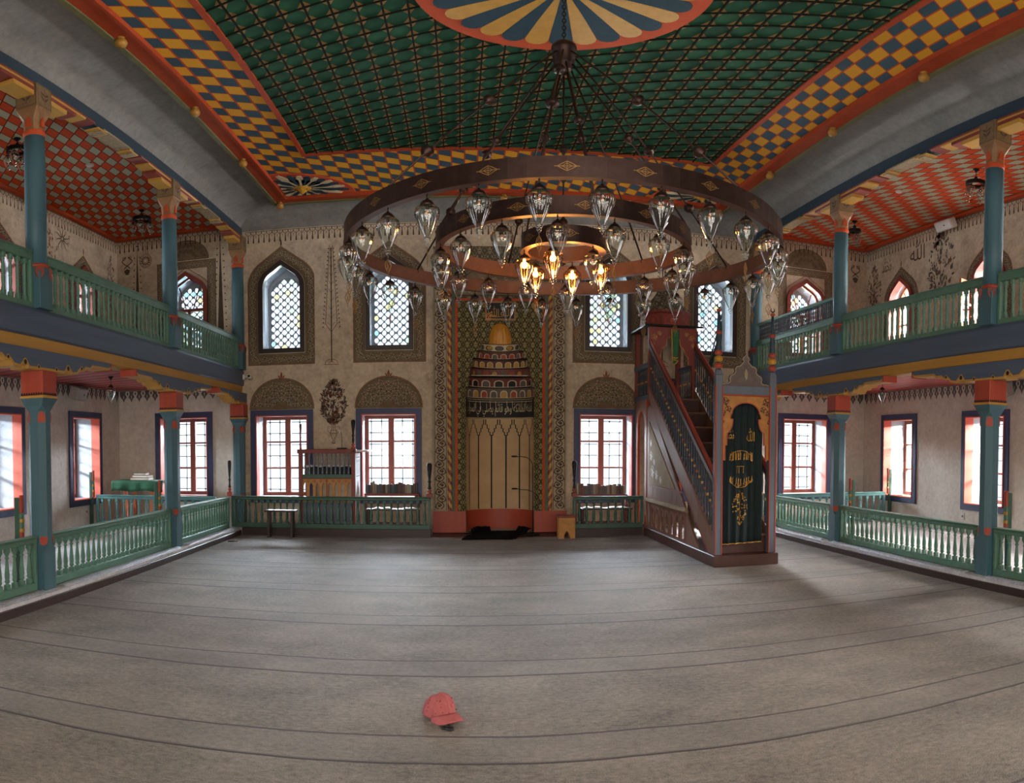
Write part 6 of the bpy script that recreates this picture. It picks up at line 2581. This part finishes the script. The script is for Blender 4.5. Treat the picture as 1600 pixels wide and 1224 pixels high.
ct_ = b.build('tablecloth', paint('green cloth', (34, 84, 58), .85, .12, 12, .1), None, (-5.98, 12.62, PZ))
sol = ct_.modifiers.new('s', 'SOLIDIFY'); sol.thickness = .005; sol.offset = 1
tag(ct_, 'dark green cloth draped over the table in the left aisle corner', 'tablecloth')
for k, (dx, w, d, h, rz, lab) in enumerate(((-.02, .40, .26, .05, .05, 'thick pale edged book at the bottom of the stack on the green cloth'), (.0, .34, .24, .04, -.12, 'middle book of the stack on the green cloth'), (-.03, .26, .20, .045, .1, 'topmost small book of the stack on the green cloth'))):
    z = PZ + .862 + (0, .052, .094)[k]
    bk = MB()
    bk.box(-w / 2, w / 2, -d / 2, d / 2, 0, .005, .001)
    bk.box(-w / 2, w / 2, -d / 2, d / 2, h - .005, h, .001)
    bk.box(-w / 2, -w / 2 + .006, -d / 2, d / 2, .005, h - .005)
    o = bk.build('book', BM[(0, 5, 2)[k]], None, (-5.98 + dx, 12.60, z))
    o.rotation_euler = (0, 0, rz)
    pg = MB(); pg.box(-w / 2 + .006, w / 2 - .006, -d / 2 + .006, d / 2 - .006, .005, h - .005); pg.build('pages', PAGES, o)
    tag(o, lab, 'book', 'books stacked on the green cloth')
bk = MB()
bk.box(-.15, .15, -.10, .10, 0, .004, .001); bk.box(-.15, .15, -.10, .10, .030, .034, .001); bk.box(-.15, -.145, -.10, .10, .004, .03)
o = bk.build('book', BM[3], None, (WR + .12, 12.0, OZ0 + .001)); o.rotation_euler = (0, 0, pi / 2 + .1)
pg = MB(); pg.box(-.145, .145, -.095, .095, .004, .030); pg.build('pages', PAGES, o)
tag(o, 'flat book lying on the sill of the right aisle window nearest the corner', 'book')

# the pink cap on the carpet
capm = paint('coral cotton', (156, 84, 84), .9, .10, 30, .25, spec=.1)
cap_ = empty('baseball_cap', (-.115, 4.02, 0), radians(32))
tag(cap_, 'coral pink baseball cap lying on the carpet in the foreground', 'cap')
b = MB()
NA, NZ_ = 48, 12
V, F = [], []
for j in range(NZ_ + 1):
    q = j / NZ_
    for k in range(NA):
        a = 2 * pi * k / NA
        # local -Y is the front with the brim, crown slightly crumpled to the back
        r = .092 * (1 - q ** 2.6) ** .5 if q < 1 else 0
        fl = 1 + .06 * sin(3 * a + 1) * (1 - q) + .05 * sin(5 * a) * (1 - q) * (sin(a) > 0)
        front = max(0, -sin(a))
        z = .012 + .150 * q ** .92 * (1 - .16 * max(0, sin(a)) * (1 - q * .3))
        V.append((r * cos(a) * .92 * fl, r * sin(a) * 1.12 * fl + .010 * (1 - q), z))
for j in range(NZ_):
    for k in range(NA):
        k2 = (k + 1) % NA
        F.append((j * NA + k, j * NA + k2, (j + 1) * NA + k2, (j + 1) * NA + k))
b.add(V, F, 0, True)
cr_ = b.build('crown', capm, cap_)
sol = cr_.modifiers.new('s', 'SOLIDIFY'); sol.thickness = .003
b = MB()
for k in range(6):                                           # raised seams between the panels
    a = -pi / 2 + k * pi / 3
    P = []
    for j in range(1, NZ_ + 1):
        q = j / NZ_
        v = V[j * NA + int(round((a % (2 * pi)) / (2 * pi) * NA)) % NA]
        P.append((v[0] * 1.012, v[1] * 1.012, v[2] + .001))
    b.tube(P, .0016, 5)
b.build('seam', paint('coral seam', (164, 88, 86), .9, .1, 30, 0), cr_)
b = MB()
NB, NR = 24, 6
V2, F = [], []
for j in range(NR + 1):
    for k in range(NB + 1):
        s_ = -1 + 2 * k / NB
        a = -pi / 2 + s_ * 1.18
        r0x, r0y = .086, .104
        ext = .082 * (1 - s_ ** 4) * j / NR
        x = r0x * cos(a) * (1 + .12 * j / NR) + .0
        y = r0y * sin(a) - ext
        z = .030 + .014 * (1 - s_ * s_) - .040 * s_ * s_ * (.3 + .7 * j / NR) + .012 * (1 - j / NR) - .008 * j / NR
        V2.append((x, y, max(.004, z)))
for j in range(NR):
    for k in range(NB):
        F.append((j * (NB + 1) + k, (j + 1) * (NB + 1) + k, (j + 1) * (NB + 1) + k + 1, j * (NB + 1) + k + 1))
b.add(V2, F, 0, True)
br_ = b.build('brim', capm, cap_)
sol = br_.modifiers.new('s', 'SOLIDIFY'); sol.thickness = .004; sol.offset = 1
b = MB(); b.lathe([(.007, -.004), (.008, -.001), (.004, .002), (0, .003)], 10, (0, 0, .161), cap=False); b.build('button', capm, cap_)
b = MB()
rnd = random.Random(5)
for k in range(26):                                          # small dark embroidered motifs
    a = rnd.uniform(-pi, 0.2); q = rnd.uniform(.12, .8)
    r = .092 * (1 - q ** 2.6) ** .5
    z = .012 + .150 * q ** .92
    c = Vector((r * cos(a) * .92 * 1.05, r * sin(a) * 1.12 * 1.05 + .010 * (1 - q), z + .002))
    b.lathe([(.0, -.003), (.004, 0), (0, .003)], 6, tuple(c), cap=False)
b.build('dot_pattern', paint('dark red dots', (88, 30, 34), .9, .1, 30, 0), cr_)
b = MB()
b.tube([(-.02, -.13, .020), (-.01, -.16, .016), (.0, -.175, .012)], .013, 8)
b.lathe([(.0, .0), (.030, .004), (.034, .012), (.026, .022), (0, .026)], 14, (.01, -.205, 0), cap=False)
b.lathe([(.0, .0), (.020, .004), (.024, .010), (.016, .020), (0, .022)], 12, (-.03, -.195, 0), cap=False)
clipo = b.build('microphone_clip', M_['black'], None, (-.10 + .0, 3.99, .001))
clipo.scale = (.8, .8, .8)
clipo.rotation_euler = (0, 0, radians(-2))
clipo.location = (-.060, 3.985, .001)
tag(clipo, 'small black clip on microphone sticking out from under the pink cap', 'clip')

# black cord loop dropped on the carpet
b = MB()
P = [(.055 * cos(a_) * (1 + .2 * sin(2 * a_)), .035 * sin(a_), .006) for a_ in [2 * pi * k / 24 for k in range(24)]]
b.tube(P, .006, 6, closed=True)
b.tube([(.05, .01, .006), (.09, .03, .006), (.10, .07, .006)], .005, 6)
o = b.build('cord_loop', M_['black'], None, (-3.80, 11.45, .001))
tag(o, 'small black loop of cord lying on the carpet near the left railing', 'cord')


# loudspeakers, camera, sockets
def speaker(label, x, y, z, w, d, h, rz, tilt, m):
    root = empty('loudspeaker', (x, y, z), rz)
    tag(root, label, 'loudspeaker', 'wall loudspeakers')
    M = Matrix.Rotation(tilt, 4, 'X')
    b = MB(); b.box(-w / 2, w / 2, -d, 0, -h / 2, h / 2, .02, M=M); b.build('cabinet', m, root)
    b = MB(); b.box(-w / 2 + .015, w / 2 - .015, -d - .006, -d + .004, -h / 2 + .015, h / 2 - .015, .01, M=M); g = b.build('front_grille', m, root)
    b = MB(); b.lathe([(.012, 0), (.012, .01)], 12, M=M @ Matrix.Translation((w * .1, -d - .007, 0)) @ Matrix.Rotation(pi / 2, 4, 'X')); b.build('badge', M_['iron'], g)
    b = MB(); b.box(-.03, .03, -.02, .07, -.03, .03, .004); b.build('bracket', M_['iron'], root)
    return root


spm = paint('speaker grey', (150, 146, 142), .6, .06, 12, .05)
speaker('grey loudspeaker tilted high on the left aisle wall', WL + .08, 11.33, 2.66, .34, .20, .24, pi / 2, .35, spm)
speaker('white loudspeaker high on the right gallery wall under the orange ceiling', WR - .08, 10.35, 6.02 - .10, .46, .16, .20, -pi / 2, .45, M_['white'])
speaker('grey loudspeaker on the right aisle wall beyond the nearest column', WR - .08, 8.72, 2.66, .34, .20, .24, -pi / 2, .30, spm)
cc = empty('security_camera', (-3.97, 13.2, 2.94))
tag(cc, 'small white security camera on the end of the left gallery beam', 'camera')
b = MB(); b.box(-.14, -.10, -.03, .03, -.04, .06, .006); b.tube([(-.11, 0, .01), (-.03, 0, .01)], .014, 8); b.build('bracket', M_['white'], cc)
b = MB(); b.lathe([(.03, -.07), (.042, -.06), (.042, .05), (.036, .06)], 16, M=Matrix.Rotation(radians(75), 4, 'X') @ Matrix.Translation((0, 0, .02))); bo_ = b.build('body', M_['white'], cc)
b = MB(); b.lathe([(.026, .0), (.022, .012), (0, .014)], 14, M=Matrix.Rotation(radians(75), 4, 'X') @ Matrix.Translation((0, 0, .08)), cap=False); b.build('lens', M_['black'], bo_)
for x, y, rz, lab in ((WL + .001, 11.95 - .1, pi / 2, 'white wall socket low on the left aisle wall'), (WR - .001, 9.9, -pi / 2, 'white wall socket low on the right aisle wall')):
    so = empty('wall_socket', (x, y, .40), rz)
    tag(so, lab, 'socket', 'wall sockets')
    b = MB(); b.box(-.04, .04, -.012, 0, -.055, .055, .004); pl_ = b.build('plate', M_['white'], so)
    b = MB(); b.lathe([(.022, 0), (.022, .003)], 14, M=Matrix.Translation((0, -.0125, 0)) @ Matrix.Rotation(pi / 2, 4, 'X')); b.build('outlet', M_['mural_gray'], pl_)
# small round ceiling lamps on the galleries
for x, y, lab in ((-5.2, 9.30, 'small round white spotlight in the left gallery ceiling'), (6.75, 9.75, 'small round white spotlight in the right gallery ceiling')):
    o = MB()
    o.lathe([(.06, 0), (.065, -.012), (.05, -.03), (.03, -.034), (0, -.03)], 18, cap=False)
    q = o.build('ceiling_spotlight', M_['white'], None, (x, y, 6.06))
    tag(q, lab, 'spotlight', 'spotlights of the gallery ceilings')
# an orange casement leaf standing open on the right gallery
lf = empty('open_casement', (WR - .03, 9.72, 3.78), radians(200))
tag(lf, 'open orange window leaf swung into the right gallery', 'window leaf')
b = MB()
PL = plane((0, 0, 0), (1, 0, 0), (0, 0, 1))
ring(b, rect(0, .42, 0, .86), rect(.06, .36, .06, .80), PL, -.02, .02)
b.extr([rect(.06, .36, .41, .45)], PL, -.018, .018)
b.build('frame', M_['casement_orange'], lf)
b = MB(); b.flat(rect(.06, .36, .06, .80), PL, 0); b.build('pane', M_['pane'], lf)
# ------------------------------------------------------------------ wall paintings (flat paint on the plaster)
MM = [M_['mural'], M_['mural_bg'], M_['mural_red'], M_['mural_green'], M_['mural_blue'], M_['pale'], M_['mural_gray']]
H1, H2 = .0012, .0024


def window_border(M, u, kind, parent, g0=.075, g1=.285, floor_z=None, side=None):
    """painted band round an upper window with a winding scroll"""
    out = upper_shape(u, kind, g1)
    inn = upper_shape(u, kind, g0)
    if side is not None:                                     # keep clear of a neighbouring column
        out = [(max(side[0], min(side[1], a)), c) for a, c in out]
    b = MB()
    b.extr([out, inn], M, .0002, H1, 1, back=False)
    gm = (g0 + g1) / 2
    for P, w, m in ((out, .014, 2), (upper_shape(u, kind, g1 - .028), .009, 0), (inn, .016, 0), (upper_shape(u, kind, g0 + .035), .009, 0)):
        if side is not None: P = [(max(side[0] + .01, min(side[1] - .01, a)), c) for a, c in P]
        b.stroke(P, w, M, H2, m, True)
    P = upper_shape(u, kind, gm)
    P = P[1:] + [P[0], P[1]]
    vine(b, P[:-1], .165, M, H2 + .0003, 0, .19, 1, .020, 3 if u < 1 else 4)
    vine(b, [P[-2], P[-1]], .165, M, H2 + .0003, 0, .19, -1, .020, 3)
    vine(b, P[:-1], .150, M, H2 + .0012, 5, .19, 1, .0075, 0)
    vine(b, [P[-2], P[-1]], .150, M, H2 + .0012, 5, .19, -1, .0075, 0)
    top = max(c for a, c in out)
    b.leaf(u, top - .01, pi / 2, .16, .035, M, H2, 0)
    b.build('painted_border', MM, parent)


for (P, u, key, kd) in UPP:
    if P is P_BACK and kd == 'fret':
        window_border(P, u, kd, WALL_BACK, side=(u - .64, XR - .16) if u > 4.5 else (XL + .15, u + .64) if u < -3 else None)
    elif P is P_LEFT and u > 8:
        window_border(P, u, kd, WALL_LEFT, .07, .22)
    elif P is P_RIGHT and u < -8:
        window_border(P, u, kd, WALL_RIGHT, .07, .22)

for (P, u, key) in LOW[:4]:                                  # half round lunettes above the lower windows
    z0, r = OZ1 + .112, .63
    n_ = 28
    arc = [(u + r * cos(pi * k / n_), z0 + .60 * sin(pi * k / n_) ** .92) for k in range(n_ + 1)]
    b = MB()
    b.extr([arc], P, .0002, H1, 1, back=False)
    b.stroke(arc, .014, P, H2, 2)
    b.stroke([(u + (a - u) * .95, z0 + (c - z0) * .95) for a, c in arc], .007, P, H2, 0)
    for rr, W in ((.80, .20), (.56, .19), (.33, .17)):
        for s in (-1, 1):
            C_ = [(u + s * r * rr * cos(pi / 2 * k / 10), z0 + .03 + .56 * rr * sin(pi / 2 * k / 10)) for k in range(11)]
            vine(b, C_, W, P, H2 + .0003, 0, .19, s, .022, [3, 4, 2, 3][int(rr * 10) % 4])
            vine(b, C_, W * .92, P, H2 + .0012, 5, .19, s, .008, [2, 0, 3, 4][int(rr * 10) % 4])
    for s in (-1, 1):
        vine(b, [(u + s * .03, z0 + .05), (u + s * .18, z0 + .06)], .10, P, H2 + .0003, 2, .14, s, .007)
    b.leaf(u, z0 + .59, pi / 2, .14, .05, P, H2, 2)
    for s in (-1, 1):
        b.leaf(u + s * .02, z0 + .60, pi / 2 - s * .7, .08, .03, P, H2, 2)
    b.build('painted_lunette', MM, WALL_BACK)


def fringe(M, u0, u1, ztop, parent, mat=0, pitch=.105, h=.25):
    """painted fringe of loops and tassels hanging from the top of a wall"""
    b = MB()
    n_ = max(1, round((u1 - u0) / pitch)); p = (u1 - u0) / n_
    b.stroke([(u0, ztop - .006), (u1, ztop - .006)], .012, M, H2, mat)
    for k in range(n_):
        c = u0 + p * (k + .5)
        b.stroke([(c + p * .5 * cos(pi + pi * j / 6), ztop - .012 - .07 * sin(pi * j / 6)) for j in range(7)], .011, M, H2, mat)
        b.stroke([(c, ztop - .02), (c, ztop - h * .45)], .006, M, H2, mat)
        b.flat([(c - .006, ztop - h * .40), (c + .006, ztop - h * .40), (c + .017, ztop - h * .95), (c, ztop - h), (c - .017, ztop - h * .95)], M, H2 + .0002, mat)
        b.stroke([(c - p * .5, ztop - .085), (c - p * .5, ztop - h * .62)], .012, M, H2, mat, False, True)
        b.disc(c, ztop - h * .38, .014, M, H2 + .0003, 2, 6)
    b.build('painted_fringe', MM, parent)


fringe(P_BACK, XL + .12, MX - 1.22, 5.885, WALL_BACK)
fringe(P_BACK, MX - 1.2, MX + 1.2, 5.885, WALL_BACK)
fringe(P_BACK, MX + 1.22, XR - .12, 5.885, WALL_BACK)
fringe(P_BACK, WL + .02, XL - .14, 6.0, WALL_BACK)
fringe(P_BACK, XR + .14, WR - .02, 6.0, WALL_BACK)
fringe(P_LEFT, 5.0, 13.28, 6.0, WALL_LEFT)
fringe(P_RIGHT, -13.28, -5.0, 6.0, WALL_RIGHT)


def lappets(M, u0, u1, ztop, parent, pitch=.175):
    """band of dark tulip shaped lappets along the top of the lower walls"""
    b = MB()
    n_ = max(1, round((u1 - u0) / pitch)); p = (u1 - u0) / n_
    h = .235
    for k in range(n_):
        c = u0 + p * (k + .5)
        b.flat([(c - p * .5, ztop), (c + p * .5, ztop), (c + p * .5, ztop - h * .40), (c + p * .30, ztop - h * .62), (c + p * .16, ztop - h * .72), (c, ztop - h), (c - p * .16, ztop - h * .72), (c - p * .30, ztop - h * .62), (c - p * .5, ztop - h * .40)][::-1], M, H1, 6)
        e = c + p * .5
        q = [(e - p * .22, ztop - .012), (e - p * .30, ztop - h * .28), (e - p * .12, ztop - h * .50), (e, ztop - h * .56), (e + p * .12, ztop - h * .50), (e + p * .30, ztop - h * .28), (e + p * .22, ztop - .012)]
        if k < n_ - 1:
            b.flat(q, M, H2, 7)
            b.flat([(e - p * .10, ztop - .03), (e - p * .10, ztop - h * .36), (e + p * .10, ztop - h * .36), (e + p * .10, ztop - .03)], M, H2 + .0004, 6)
        b.flat([(c - p * .06, ztop - h * .50), (c, ztop - h * .74), (c + p * .06, ztop - h * .50), (c, ztop - h * .34)], M, H2, 7)
    b.build('painted_lappets', MM + [M_['plaster_lo']], parent)


lappets(P_BACK, WL + .02, XL - .14, 2.785, WALL_BACK)
lappets(P_BACK, XR + .14, WR - .02, 2.785, WALL_BACK)
lappets(P_LEFT, 5.2, 13.28, 2.785, WALL_LEFT)
lappets(P_RIGHT, -13.28, -5.2, 2.785, WALL_RIGHT)


def bush(M, uc, z0, z1, w, parent, seed, vase=True, dens=150, mats=(0, 0, 3), shape=1.0):
    rnd = random.Random(seed)
    b = MB()
    zb = z0 + ((z1 - z0) * .30 if vase else 0)
    H = z1 - zb
    b.stroke([(uc, z0 + (.2 if vase else 0) * (z1 - z0)), (uc, z1 - .02)], .010, M, H2, mats[0])
    for k in range(dens):
        f = rnd.random()
        z = zb + H * f
        ww = w * sin(pi * min(.97, f * .92 + .06)) ** shape
        u = uc + rnd.uniform(-ww, ww)
        a = atan2(z - zb + .15, (u - uc) * 1.4) + rnd.uniform(-.8, .8)
        L = w * rnd.uniform(.16, .28)
        b.leaf(u, z, a, L, L * .42, M, H2 + .0002 * (k % 5), rnd.choice(mats))
        if k % 4 == 0:
            R = w * .13
            b.stroke([(u + R * (1 - .8 * j / 9) * cos(a + j * .6), z + R * (1 - .8 * j / 9) * sin(a + j * .6)) for j in range(10)], .006, M, H2 + .0011, mats[0])
        if k % 9 == 0:
            for j in range(5):
                b.leaf(u, z, j * 2 * pi / 5, w * .13, w * .10, M, H2 + .0013, 2 if rnd.random() < .5 else mats[0])
    if vase:
        h = (z1 - z0) * .30
        prof = [(.05, 0), (.10, .02), (.05, .10), (.03, .16), (.14, .34), (.20, .52), (.16, .70), (.08, .82), (.13, 1.0)]
        P = [(uc + w * 1.2 * r, z0 + h * q) for r, q in prof]
        b.stroke(P, .010, M, H2, mats[0]); b.stroke([(2 * uc - a, c) for a, c in P], .010, M, H2, mats[0])
        b.stroke([(uc - w * .24, z0 + h * .52), (uc + w * .24, z0 + h * .52)], .008, M, H2, mats[0])
        b.stroke([(uc - w * .2, z0 + h * .68), (uc + w * .2, z0 + h * .68)], .008, M, H2, mats[0])
        b.stroke([(uc - w * .12, z0), (uc + w * .12, z0)], .016, M, H2, mats[0])
        for s in (-1, 1):
            b.stroke([(uc + s * w * .15, z0 + h * .84), (uc + s * w * .42, z0 + h * .92), (uc + s * w * .46, z0 + h * .66), (uc + s * w * .24, z0 + h * .52)], .008, M, H2, mats[0])
    b.build('painted_bouquet', MM, parent)


bush(P_BACK, -2.37, 1.66, 2.84, .25, WALL_BACK, 5, True, 380, (0, 0, 6), .8)
bush(P_LEFT, 13.0, 4.5, 5.62, .20, WALL_LEFT, 6, False, 120, (0, 2, 6))
bush(P_LEFT, 10.72, 4.9, 5.62, .22, WALL_LEFT, 8, False, 90, (2, 2, 0))
bush(P_RIGHT, -10.68, 4.55, 5.82, .40, WALL_RIGHT, 7, False, 170, (0, 0, 6), .8)
bush(P_RIGHT, -12.96, 4.62, 5.58, .26, WALL_RIGHT, 9, False, 170, (0, 2, 0))


def cypress(M, uc, z0, z1, w, parent, foot=True):
    """tall thin tree: dark stem, edged with dots, on a small stepped foot"""
    b = MB()
    b.stroke([(uc, z0 + .05), (uc, z1 - .1)], .022, M, H2, 0)
    zb = z0 + (z1 - z0) * .26
    for s in (-1, 1):
        b.stroke([(uc, zb), (uc + s * w * .8, zb + .16), (uc + s * w * .62, zb + .6), (uc + s * .03, z1 - .06)], .010, M, H2, 0)
        n_ = int((z1 - zb) / .085)
        for k in range(n_):
            f = k / n_
            z = zb + .10 + (z1 - zb - .14) * f
            u = uc + s * (w * (1.0 - .82 * f) + .02)
            b.disc(u, z, .014, M, H2 + .0003, 0, 6)
            b.stroke([(u, z), (u - s * .03, z - .03)], .006, M, H2, 0)
            if k % 2: b.stroke([(uc, z - .08), (uc + s * w * .5 * (1 - .8 * f), z)], .006, M, H2, 0)
    if foot:
        b.stroke([(uc - .13, z0), (uc - .11, z0 + .06), (uc - .05, z0 + .10), (uc + .05, z0 + .10), (uc + .11, z0 + .06), (uc + .13, z0), (uc - .13, z0)], .012, M, H2, 2)
        b.stroke([(uc - .06, z0 + .02), (uc, z0 + .07), (uc + .06, z0 + .02)], .008, M, H2, 2)
    b.build('painted_cypress', MM, parent)


cypress(P_BACK, -2.40, 3.15, 5.55, .14, WALL_BACK)
cypress(P_BACK, 3.83, 3.15, 5.55, .14, WALL_BACK)


def spindle_tree(M, uc, z0, z1, parent):
    b = MB()
    H = z1 - z0
    P = [(uc + .075 * (1 - f) * (1 if f > .02 else .3), z0 + H * f) for f in [k / 12 for k in range(13)]]
    b.flat([(uc - (a - uc), c) for a, c in P] + P[::-1], M, H1, 0)
    for s in (-1, 1):
        for k in range(16):
            z = z0 + .08 + (H - .2) * k / 16
            b.disc(uc + s * (.075 * (1 - k / 16) + .055), z, .016, M, H2, 0, 6)
    b.disc(uc, z1, .02, M, H2, 0, 6)
    b.build('painted_cypress', MM, parent)


for uc in (-6.37, -4.58, -6.0 + 1.9):
    if uc < XL - .2: spindle_tree(P_BACK, uc, 3.5, 5.86, WALL_BACK)
spindle_tree(P_BACK, 7.75, 3.5, 5.86, WALL_BACK)


def niche_frame(M, u, parent):
    """rectangular scroll band round an aisle end window with a lunette above"""
    x0, x1, zt = u - .62, u + .62, 5.40
    b = MB()
    b.extr([[(x0, 3.2), (x0 + .17, 3.2), (x0 + .17, zt - .16), (x1 - .17, zt - .16), (x1 - .17, 3.2), (x1, 3.2), (x1, zt), (x0, zt)]], M, .0002, H1, 1, back=False)
    b.stroke([(x0, 3.2), (x0, zt), (x1, zt), (x1, 3.2)], .014, M, H2, 0)
    b.stroke([(x0 + .17, 3.2), (x0 + .17, zt - .16), (x1 - .17, zt - .16), (x1 - .17, 3.2)], .012, M, H2, 0)
    vine(b, [(x0 + .085, 3.22), (x0 + .085, zt - .08), (x1 - .085, zt - .08), (x1 - .085, 3.22)], .15, M, H2 + .0003, 0, .19, 1, .016, 2)
    vine(b, [(x0 + .085, 3.22), (x0 + .085, zt - .08), (x1 - .085, zt - .08), (x1 - .085, 3.22)], .14, M, H2 + .0012, 5, .19, 1, .006, 2)
    r = .48
    arc = [(u + r * cos(pi * k / 24), zt + .03 + .42 * sin(pi * k / 24)) for k in range(25)]
    b.extr([arc], M, .0002, H1, 1, back=False)
    b.stroke(arc + [arc[0]], .012, M, H2, 0)
    for s in (-1, 1):
        for rr in (.78, .45):
            vine(b, [(u + s * r * rr * cos(pi / 2 * k / 8), zt + .05 + .38 * rr * sin(pi / 2 * k / 8)) for k in range(9)], .12, M, H2 + .0003, 0, .16, s, .007)
    b.leaf(u, zt + .44, pi / 2, .12, .04, M, H2, 0)
    g = upper_shape(u, 'fan', .12)
    b.stroke(g[2:] , .014, M, H2, 2)
    b.build('painted_frame', MM, parent)


niche_frame(P_BACK, -5.30, WALL_BACK)
niche_frame(P_BACK, 6.90, WALL_BACK)


def script(M, u0, u1, z0, z1, ch, parent, mirror=False):
    V, F = text_mesh(ch, 1, 3)
    b = MB()
    if V: b.add([M @ Vector((u0 + (u1 - u0) * x, z0 + (z1 - z0) * y, H2)) for x, y in V], F)
    b.build('painted_calligraphy', MM, parent)


# u grows towards the camera's right on each of these walls
script(P_RIGHT, -11.66, -11.18, 5.42, 5.86, chr(0xFDF2), WALL_RIGHT)
script(P_RIGHT, -12.66, -12.32, 5.38, 5.70, arabic('\u0639\u0644\u064a') if '\u0639' in ARF else chr(0xFDF4), WALL_RIGHT)
b = MB()                                                     # round radiating calligraphy on the left gallery wall
uc, zc = 11.14, 5.55
for k in range(10):
    a = 2 * pi * k / 10 + .2
    L = .22 if k % 2 else .27
    P = [(uc + .03 * cos(a), zc + .03 * sin(a)), (uc + L * .7 * cos(a), zc + L * .7 * sin(a)), (uc + L * cos(a + .12), zc + L * sin(a + .12))]
    b.stroke(P, .028, P_LEFT, H2 + .0002 * (k % 3), 0, False, True)
    if k % 3 == 0:
        c = (uc + L * cos(a + .12), zc + L * sin(a + .12))
        b.stroke([(c[0] + .035 * cos(q), c[1] + .035 * sin(q)) for q in [j * .7 for j in range(8)]], .012, P_LEFT, H2, 0)
b.build('painted_calligraphy', MM, WALL_LEFT)
for M, uc, zc, par in ((P_BACK, -6.60, 5.52, WALL_BACK), (P_BACK, 8.10, 5.52, WALL_BACK)):
    b = MB()                                                 # two mirrored hooks with a small urn below
    for s in (-1, 1):
        b.stroke([(uc + s * (.02 + .09 * sin(j * .5)), zc + .13 - .26 * j / 9) for j in range(10)], .020, M, H2, 0)
        b.stroke([(uc + s * (.07 + .035 * cos(j * .7)), zc + .10 + .035 * sin(j * .7)) for j in range(9)], .012, M, H2, 0)
    b.flat([(uc - .03, zc - .26), (uc + .03, zc - .26), (uc + .07, zc - .17), (uc, zc - .13), (uc - .07, zc - .17)], M, H2, 0)
    b.build('painted_calligraphy', MM, par)
b = MB()                                                     # teardrop medallion hanging by three lines
uc, zc = -6.18, 5.52
n_ = 20
b.stroke([(uc + .13 * cos(2 * pi * k / n_), zc + .15 * sin(2 * pi * k / n_)) for k in range(n_)], .012, P_BACK, H2, 0, True)
for r in (.04, .08, .11):
    b.stroke([(uc + r * cos(2 * pi * k / 12), zc + r * 1.1 * sin(2 * pi * k / 12)) for k in range(12)], .008, P_BACK, H2, 0, True)
for k in range(12):
    a = 2 * pi * k / 12
    b.leaf(uc + .05 * cos(a), zc + .05 * sin(a), a, .06, .03, P_BACK, H2 + .0003, 0)
for s in (-1, 0, 1):
    b.stroke([(uc + s * .05, zc + .15), (uc + s * .05, zc + .33)], .008, P_BACK, H2, 0)
b.build('painted_medallion', MM, WALL_BACK)
